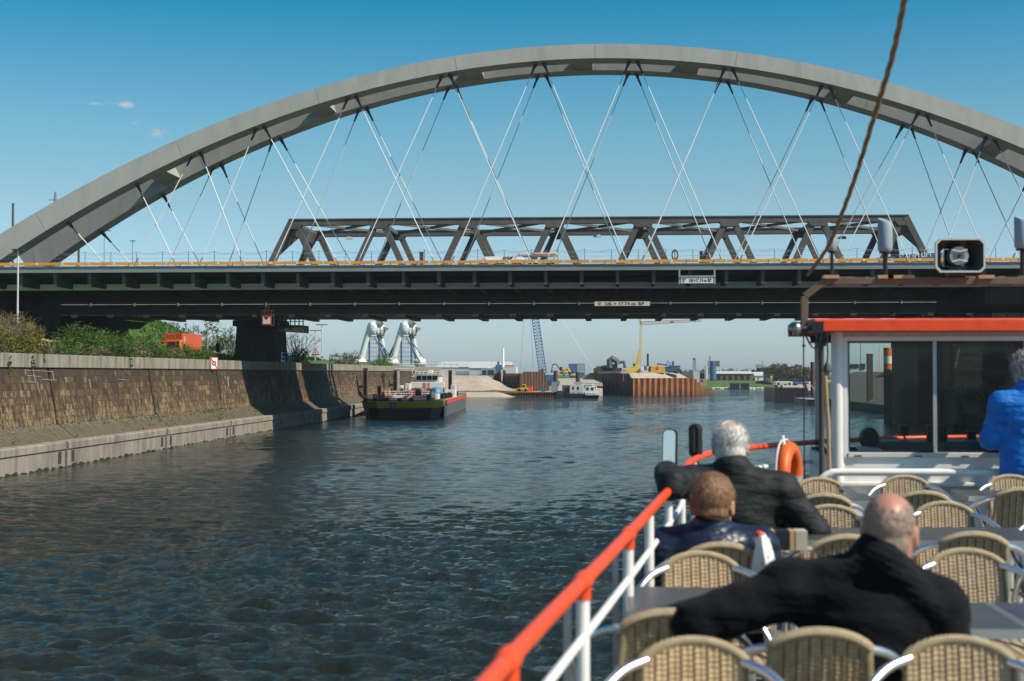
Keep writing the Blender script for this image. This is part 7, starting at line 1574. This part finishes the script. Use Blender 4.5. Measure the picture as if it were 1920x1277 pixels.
class Fig:
    def __init__(s, J): s.J = {k: np.array(v, np.float32) for k, v in J.items()}
    def hl(s, P):       # head-local coordinates, face towards +Y
        q = P - s.J['head']; y, t = s.J['yaw'][0], s.J['yaw'][1]; c, n = math.cos(-y), math.sin(-y)
        x_ = q[..., 0] * c - q[..., 1] * n; y_ = q[..., 0] * n + q[..., 1] * c; z_ = q[..., 2]; ct, st = math.cos(-t), math.sin(-t)
        return np.stack([x_, y_ * ct - z_ * st, y_ * st + z_ * ct], -1) / s.J['hs'][0]
    def head(s, P):
        q = s.hl(P); d = ell(q, (0, -.012, .028), (.077, .098, .094)); d = smin(d, ell(q, (0, .030, -.045), (.058, .062, .072)), .03)
        d = smin(d, ell(q, (0, .055, -.085), (.032, .03, .026)), .02); d = smin(d, cap(q, (0, .088, .012), (0, .108, -.025), .009, .013), .012)
        for x in (-1, 1):
            d = np.maximum(d, -ell(q, (x * .030, .098, .008), (.017, .018, .011))); d = smin(d, ell(q, (x * .030, .084, .008), (.012, .012, .011)), .004)
            d = smin(d, ell(q, (x * .082, -.008, -.008), (.010, .022, .034)), .006); d = np.maximum(d, -ell(q, (x * .090, -.002, -.006), (.006, .011, .018)))
        d = smin(d, cap(q, (-.018, .088, -.055), (.018, .088, -.055), .006), .006); d = np.maximum(d, -cap(q, (-.02, .099, -.0555), (.02, .099, -.0555), .0022))
        return d * s.J['hs'][0]
    def neck(s, P): return cap(P, s.J['head'] + np.array((0, -.03, -.05)), s.J['neck'], .055, .062)
    def limbs(s, P, k, arms=True, legs=True):
        J = s.J; d = np.full(P.shape[:-1], 9.0, np.float32); a, f, th, ca = k
        if arms:
            for x in 'lr': d = np.minimum(d, smin(cap(P, J['sh' + x], J['el' + x], a[0], a[1]), cap(P, J['el' + x], J['wr' + x], f[0], f[1]), .02))
        if legs:
            for x in 'lr': d = np.minimum(d, smin(cap(P, J['hip' + x], J['kn' + x], th[0], th[1]), cap(P, J['kn' + x], J['an' + x], ca[0], ca[1]), .02))
        return d
    def torso(s, P, r, sy=1.45):
        J = s.J; sq = (1, sy, 1); d = cap(P, J['pelvis'], J['waist'], r[0], r[1], sq) / sy * 1.2; d = smin(d, cap(P, J['waist'], J['chest'], r[1], r[2], sq) / sy * 1.2, .06)
        d = smin(d, cap(P, J['shl'], J['shr'], r[3], r[3]), .07); d = smin(d, cap(P, J['neck'], (J['shl'] + J['neck']) / 2 + np.array((0, 0, -.01)), r[3] * .8, r[3] * .85), .05); return smin(d, cap(P, J['neck'], (J['shr'] + J['neck']) / 2 + np.array((0, 0, -.01)), r[3] * .8, r[3] * .85), .05)
    def bounds(s, m=.2):
        A = np.array([v for k, v in s.J.items() if len(v) == 3]); return A.min(0) - m, A.max(0) + m
def hand(wr, d, up, side, curl):
    wr, d, up = Vector(wr), Vector(d).normalized(), Vector(up); lat = d.cross(up).normalized() * side; nrm = lat.cross(d) * side
    C = [(wr - d * .03, wr + d * .02, .024, .026)]
    for i, (o, l) in enumerate(((.030, .072), (.010, .080), (-.010, .075), (-.029, .060))):
        b = wr + d * (.085 - .004 * abs(i - 1)) + lat * o; C.append((wr + d * .02 + lat * o * .6, b, .0135, .0115)); p = b; dd = d.copy()
        for j, f in enumerate((.45, .32, .25)):
            dd = (dd * math.cos(curl * (.7 + .2 * j)) - nrm * math.sin(curl * (.7 + .2 * j))).normalized(); q = p + dd * l * f; C.append((p, q, .0092 - .0009 * j, .0086 - .001 * j)); p = q
    t0 = wr + d * .025 + lat * .030; t1 = t0 + (d * .7 + lat * .6 - nrm * .25).normalized() * .042; t2 = t1 + (d * .9 + lat * .2 - nrm * .4).normalized() * .032; C += [(wr + lat * .015, t0, .016, .014), (t0, t1, .013, .011), (t1, t2, .0105, .008)]
    def f(P):
        o = None
        for a, b, r0, r1 in C: e = cap(P, a, b, r0, r1); o = e if o is None else smin(o, e, .006)
        return o
    A = np.array([list(c[0]) for c in C] + [list(c[1]) for c in C]); return surfnet(f, A.min(0) - .03, A.max(0) + .03, .0042)
def person(label, loc, J, clothes, skinm, hair=None, r=(.15, .145, .165, .075), hands=True, sleeves=(.052, .045), legw=(.085, .06), hem=None, extra=None, bald=None):
    F_ = Fig(J); lo, hi = F_.bounds(.26); J = F_.J
    def body(P):
        d = smin(F_.head(P), F_.neck(P), .03); d = smin(d, F_.torso(P, [x * .86 for x in r]), .03); return np.minimum(d, F_.limbs(P, ((.040, .034), (.032, .024), (.07, .05), (.045, .032))))
    V, Q = surfnet(body, lo, hi, .0085)
    if hands:
        for x, sd in (('l', 1), ('r', -1)):
            w = J['wr' + x]; e = J['el' + x]; hv, hq = hand(w, w - e, (0, 0, 1), sd, .55); Q = np.concatenate([Q, hq + len(V)]); V = np.concatenate([V, hv])
    root = npmesh('person', V, Q, M[skinm]); root.location = loc; tag(root, label, 'person')
    def sub(name, f, h, mat, b=None):
        l2, h2 = b if b else (lo, hi); V, Q = surfnet(f, l2, h2, h); o = npmesh(name, V, Q, M[mat]); o.parent = root; return o
    # jacket
    zh = hem if hem is not None else float(J['pelvis'][2]) - .10
    def jacket(P):
        d = F_.torso(P, r); a = F_.limbs(P, ((r[3] * .86, sleeves[0]), (sleeves[0], sleeves[1]), (.1, .1), (.1, .1)), legs=False); d = smin(d, a, .045)
        col = cap(P, J['neck'] + np.array((0, -.012, .005)), J['neck'] + np.array((0, -.018, .045)), .082, .080); col = np.maximum(col, -cap(P, J['neck'] + np.array((0, .0, .03)), J['head'], .064, .068)); d = smin(d, col, .03)
        if extra: d = extra(P, d, J, F_)
        d = d + .008 * wobble(P, 14, 3) + .007 * wobble(P * np.array((.7, .7, 2.4), np.float32), 30, 5) + .005 * np.abs(wobble(P * np.array((2.2, 1, .8), np.float32), 24, 15))
        for x in 'lr':
            e = J['el' + x]; dd = np.linalg.norm(P - e, axis=-1); d = d + .006 * np.sin(dd * 95 + 2 * wobble(P, 18, 31)) * np.exp(-(dd / .13) ** 2)
        for x in 'lr':
            w, e = J['wr' + x], J['el' + x]; n = (w - e) / np.linalg.norm(w - e); d = np.maximum(d, (P - (w - n * .01)) @ n * (np.linalg.norm(P - w, axis=-1) < .12) - 9 * (np.linalg.norm(P - w, axis=-1) >= .12))
        return np.maximum(d, zh - P[..., 2])
    sub('jacket', jacket, .0088, clothes[0])
    def trousers(P):
        d = F_.limbs(P, ((.1, .1), (.1, .1), (legw[0], legw[0] * .82), (legw[0] * .8, legw[1])), arms=False); sq = (1, 1.3, 1)
        d = smin(d, cap(P, J['pelvis'] - np.array((.07, 0, 0)), J['pelvis'] + np.array((.07, 0, 0)), .115), .05); return d + .004 * wobble(P, 22, 8)
    sub('trousers', trousers, .014, clothes[1])
    for x in 'lr':
        a = J['an' + x]; t = a + np.array((0, .16, -.035)); sub('shoe', lambda P: smin(cap(P, a + np.array((0, -.03, -.03)), t, .045, .036), cap(P, a, a + np.array((0, 0, -.03)), .05, .05), .03), .012, 'black', (a - .15, a + np.array((.15, .3, .15))))
    if hair:
        mat, f = hair; c = J['head']; sub('hair', lambda P: f(P, F_), .0055, mat, (c - .19, c + .19))
    if bald: pass
    for x in (-1, 1):
        q = np.array((x * .030, .090, .008)) * J['hs'][0]; y, t = J['yaw'][0], J['yaw'][1]; yy, zz = q[1] * math.cos(t) - q[2] * math.sin(t), q[1] * math.sin(t) + q[2] * math.cos(t); c = J['head'] + np.array((q[0] * math.cos(y) - yy * math.sin(y), q[0] * math.sin(y) + yy * math.cos(y), zz))
        o = MB().sph(c, .0085, 10, 8).build('eye', M['white'], smooth=True); o.parent = root
    return root, F_
def cranium(q, g): return ell(q, (0, -.012, .028), (.077 + g, .098 + g, .094 + g))
def shell(P, F_, g, front, low, noise_amp=.003, ns=60, top=None, back_low=-.085, ears=True):
    q = F_.hl(P); d = np.minimum(cranium(q, g), ell(q, (0, -.035, -.03), (.066 + g, .066 + g, .075 + g)))
    d = np.maximum(d, -(cranium(q, -.006)))
    line = np.where(q[..., 1] > .02, front, low)       # face edge and lower edge
    d = np.maximum(d, q[..., 1] - (.045 + .35 * np.clip(q[..., 2] - .02, 0, 1))); d = np.maximum(d, np.where(q[..., 1] > -.015, low - q[..., 2], back_low - q[..., 2]))
    if ears:
        for x in (-1, 1): d = np.maximum(d, -ell(q, (x * .085, .0, -.012), (.022, .026, .036)))
    if top is not None: d = np.maximum(d, -ell(q, top[0], top[1]))
    return d * F_.J['hs'][0] + noise_amp * wobble(P, ns, 2) + noise_amp * .6 * wobble(P, ns * 2.3, 4)

# ---- man in the dark wool coat, foreground
def coat_collar(P, d, J, F_):
    n = J['neck']; c = cap(P, n + np.array((-.12, -.03, -.02)), n + np.array((.0, -.075, .035)), .046, .05); c = smin(c, cap(P, n + np.array((.0, -.075, .03)), n + np.array((.155, -.05, -.115)), .05, .044), .03); c = c + .003 * np.sin(P[..., 2] * 260 + P[..., 0] * 120); return smin(d, c, .014)
y1 = 4.46; z1 = zd(y1)
J1 = dict(head=(.083, .0, 1.044), yaw=(-.42, -.10), hs=(1.0,), neck=(.045, -.015, .935), shl=(-.225, -.005, .87), shr=(.225, .0, .815), chest=(.01, .0, .74), waist=(0, .0, .56), pelvis=(0, .02, .46), ell=(-.505, -.03, .765), wrl=(-.60, .20, .72), elr=(.285, .06, .56), wrr=(.17, .28, .60), hipl=(-.09, .05, .46), hipr=(.09, .05, .46), knl=(-.12, .44, .47), knr=(.12, .44, .47), anl=(-.12, .40, .09), anr=(.12, .42, .09))
p1_, _f = person('man with shaved grey head in a dark wool coat, back to us in the foreground', (.80, y1, z1), J1, ('coat_black', 'denim'), 'skin', ('hair_stub', lambda P, F_: shell(P, F_, .0022, 0, -.03, .0012, 200, top=((.020, -.045, .120), (.047, .072, .066))) + .0045 * np.clip(wobble(P, 240, 21), 0, 1) * (F_.hl(P)[..., 2] > .02)), r=(.185, .18, .20, .092), sleeves=(.082, .058), extra=coat_collar)
# ---- boy in the navy jacket with a hood
def hood(P, d, J, F_):
    n = J['neck']; h = ell(P, n + np.array((.0, -.062, -.055)), (.15, .075, .095)); h = smin(h, cap(P, n + np.array((-.085, -.035, .01)), n + np.array((.085, -.035, .01)), .045, .045), .04); h = h + .005 * wobble(P, 30, 11); d = smin(d, h, .012)
    for z in (.80, .70, .60): d = d + .004 * np.exp(-((P[..., 2] - z + .03 * np.abs(P[..., 0])) / .008) ** 2)
    return d
y2 = 6.22; z2 = zd(y2)
J2 = dict(head=(.012, -.01, .985), yaw=(-.45, -.12), hs=(1.10,), neck=(0, -.015, .85), shl=(-.205, .0, .80), shr=(.205, .0, .80), chest=(0, .0, .70), waist=(0, .0, .56), pelvis=(0, .02, .49), ell=(-.255, .05, .56), wrl=(-.14, .25, .62), elr=(.255, .05, .56), wrr=(.13, .25, .62), hipl=(-.08, .05, .49), hipr=(.08, .05, .49), knl=(-.1, .40, .48), knr=(.1, .40, .48), anl=(-.1, .38, .09), anr=(.1, .38, .09))
p2, _f = person('boy with short brown hair in a navy hooded jacket, sitting by the rail', (.465, y2, z2 - .045), J2, ('jacket_navy', 'denim'), 'skin', ('hair_brown', lambda P, F_: shell(P, F_, .010, 0, .0, .002, 110, back_low=-.046)), r=(.165, .17, .19, .09), sleeves=(.078, .054), extra=hood)
# ---- white haired man leaning on the rail
y3 = 6.95; z3 = zd(y3) + .02
J3 = dict(head=(-.02, .04, 1.118), yaw=(-.12, -.22), hs=(1.0,), neck=(-.015, .0, .985), shl=(-.205, .0, .945), shr=(.215, .0, .915), chest=(.01, .0, .80), waist=(.02, .0, .60), pelvis=(.02, .02, .48), ell=(-.315, -.20, .955), wrl=(-.33, .06, 1.0), elr=(.375, .0, .73), wrr=(.22, .24, .76), hipl=(-.07, .05, .48), hipr=(.11, .05, .48), knl=(-.12, .44, .47), knr=(.14, .44, .47), anl=(-.12, .40, .09), anr=(.14, .42, .09))
def whitehair(P, F_):
    d = shell(P, F_, .009, 0, -.02, .0022, 90, top=((.004, -.058, .112), (.038, .050, .044)), back_low=-.08); q = F_.hl(P); return np.minimum(d, np.maximum(ell(q, (-.035, .03, .108), (.035, .05, .018)) + .004 * wobble(P, 90, 6), -cranium(q, -.004)))
p3, _f = person('white haired man in a black jacket leaning his arm on the red rail', (.640, y3, z3), J3, ('jacket_black', 'denim'), 'skinpale', ('hair_white', whitehair), r=(.175, .18, .19, .088), sleeves=(.076, .056))
# ---- person in the blue coat at the right edge
y4 = 9.92; z4 = zd(y4)
J4 = dict(head=(.0, .05, 1.468), yaw=(-.25, -.18), hs=(1.0,), neck=(.0, .0, 1.335), shl=(-.185, .0, 1.255), shr=(.185, .0, 1.255), chest=(0, .0, 1.13), waist=(0, .01, .95), pelvis=(0, .0, .82), ell=(-.245, .05, 1.005), wrl=(-.08, .25, 1.03), elr=(.245, .05, 1.005), wrr=(.08, .25, 1.05), hipl=(-.09, .0, .80), hipr=(.09, .0, .80), knl=(-.1, .02, .45), knr=(.1, .03, .45), anl=(-.1, .0, .08), anr=(.1, .03, .08))
def tousled(P, F_):
    d = shell(P, F_, .022, 0, -.03, .009, 62, back_low=-.095, ears=False); return d + .006 * wobble(P, 150, 9)
def scarf(P, d, J, F_): return d
w4, _f = person('person with tousled grey hair in a bright blue coat standing at the right edge', (2.90, y4, z4), J4, ('coat_blue', 'denim'), 'skin', ('hair_grey', tousled), r=(.205, .175, .185, .085), sleeves=(.07, .052), hem=.66)
w4 = w4
def tufts(root, J, n, l0, l1, wid, mat, ok, seed, grow=1.0, droop=0.0, spread=.5):
    r2 = random.Random(seed); y, t = J['yaw']; hs = J['hs'][0]; Mx = Matrix.Rotation(y, 3, 'Z') @ Matrix.Rotation(t, 3, 'X'); m = MB(); c = Vector(J['head'])
    k = 0
    while k < n:
        v = Vector((r2.gauss(0, 1), r2.gauss(0, 1), r2.gauss(0, 1))).normalized(); q = Vector((v.x * .079 * grow, v.y * .100 * grow - .012, v.z * .096 * grow + .028))
        if not ok(q): continue
        k += 1; d = (v + Vector((r2.gauss(0, spread), r2.gauss(0, spread) - .15, r2.gauss(0, spread) - droop))).normalized(); s_ = d.cross(Vector((r2.gauss(0, 1), r2.gauss(0, 1), r2.gauss(0, 1)))).normalized() * wid; l = r2.uniform(l0, l1)
        m.add([c + Mx @ (p * hs) for p in (q - s_, q + s_, q + d * l)], [(0, 1, 2)])
    o = m.build('hair_tufts', M[mat]); o.parent = root
tufts(w4, J4, 1500, .014, .036, .003, 'hair_grey', lambda q: q.y < .05 and q.z > -.075, 12, 1.18, .15, .55)
tufts(p2, J2, 2600, .005, .012, .0012, 'hair_brown', lambda q: q.y < .045 + .3 * max(0, q.z - .02) and q.z > (.0 if q.y > -.015 else -.042), 13, 1.06, .3, .4)
tufts(p3, J3, 1500, .008, .022, .0014, 'hair_white', lambda q: q.y < .045 and q.z > (-.02 if q.y > -.015 else -.07) and (Vector(((q.x - .004) / .036, (q.y + .058) / .048, (q.z - .112) / .042)).length > 1), 14, 1.08, .5, .4)
tufts(p1_, J1, 2600, .002, .0055, .0008, 'hair_stub', lambda q: q.y < .04 and q.z > (-.03 if q.y > -.015 else -.075) and (Vector(((q.x - .02) / .047, (q.y + .045) / .072, (q.z - .12) / .066)).length > .9), 15, 1.01, .5, .5)
o = MB().torus((0, .0, 1.365), .066, .016, (1, 0, 0), (0, 1, -.1), 24, 8).build('collar_band', M['pinkcloth'], smooth=True); o.parent = w4
# patterned cloth hanging beside the boy
t = thing('patterned_cloth', 'white cloth with red and dark pattern hanging over the chair arm beside the boy', 'cloth', (.70, 6.05, zd(6.05) + .65)); p0 = at(1428, 1040, Y=5.98)
rings = []
for k in range(9):
    f = k / 8; w = .018 + .045 * f ** .8; z = p0.z + .085 - .21 * f; rings.append([(p0.x - .005 + .03 * f + w * math.cos(a) * (1 + .18 * math.sin(3 * a + k)), 5.98 + .03 * math.sin(a) * (1 + .2 * math.cos(4 * a)), z + .006 * math.sin(2 * a + k)) for a in [2 * math.pi * j / 16 for j in range(16)]])
MB().loft(rings).build('drape', M['white'], t, smooth=True); MB().sph((p0.x - .01, 5.975, p0.z + .085), (.02, .02, .016), 10, 8).build('red_tip', M['signred'], t, smooth=True)
m = MB(); m2 = MB()
for k, (dx, dz) in enumerate(((.018, -.01), (.03, -.05), (.005, -.035), (.045, -.085), (.012, -.08))): (m if k % 2 == 0 else m2).sph((p0.x + dx, 5.953, p0.z + dz), (.010, .004, .012), 8, 6)
m.build('red_print', M['pinkcloth'], t); m2.build('dark_print', M['hallblue'], t)
# ================================================================== AIR
hz = tag(MB().box(-1410, 1410, -110, 1510, -5.6, 64).build('haze', None), 'pale spring haze over the harbour', 'haze', kind='stuff')
hm = bpy.data.materials.new('thin_haze'); hm.use_nodes = True; ht = hm.node_tree; ht.nodes.clear()
pv = nd(ht, 'ShaderNodeVolumePrincipled'); pv.inputs['Color'].default_value = (.80, .90, .98, 1); pv.inputs['Density'].default_value = .00016; pv.inputs['Anisotropy'].default_value = .25
ho = nd(ht, 'ShaderNodeOutputMaterial'); ht.links.new(pv.outputs[0], ho.inputs['Volume']); hz.data.materials.append(hm)
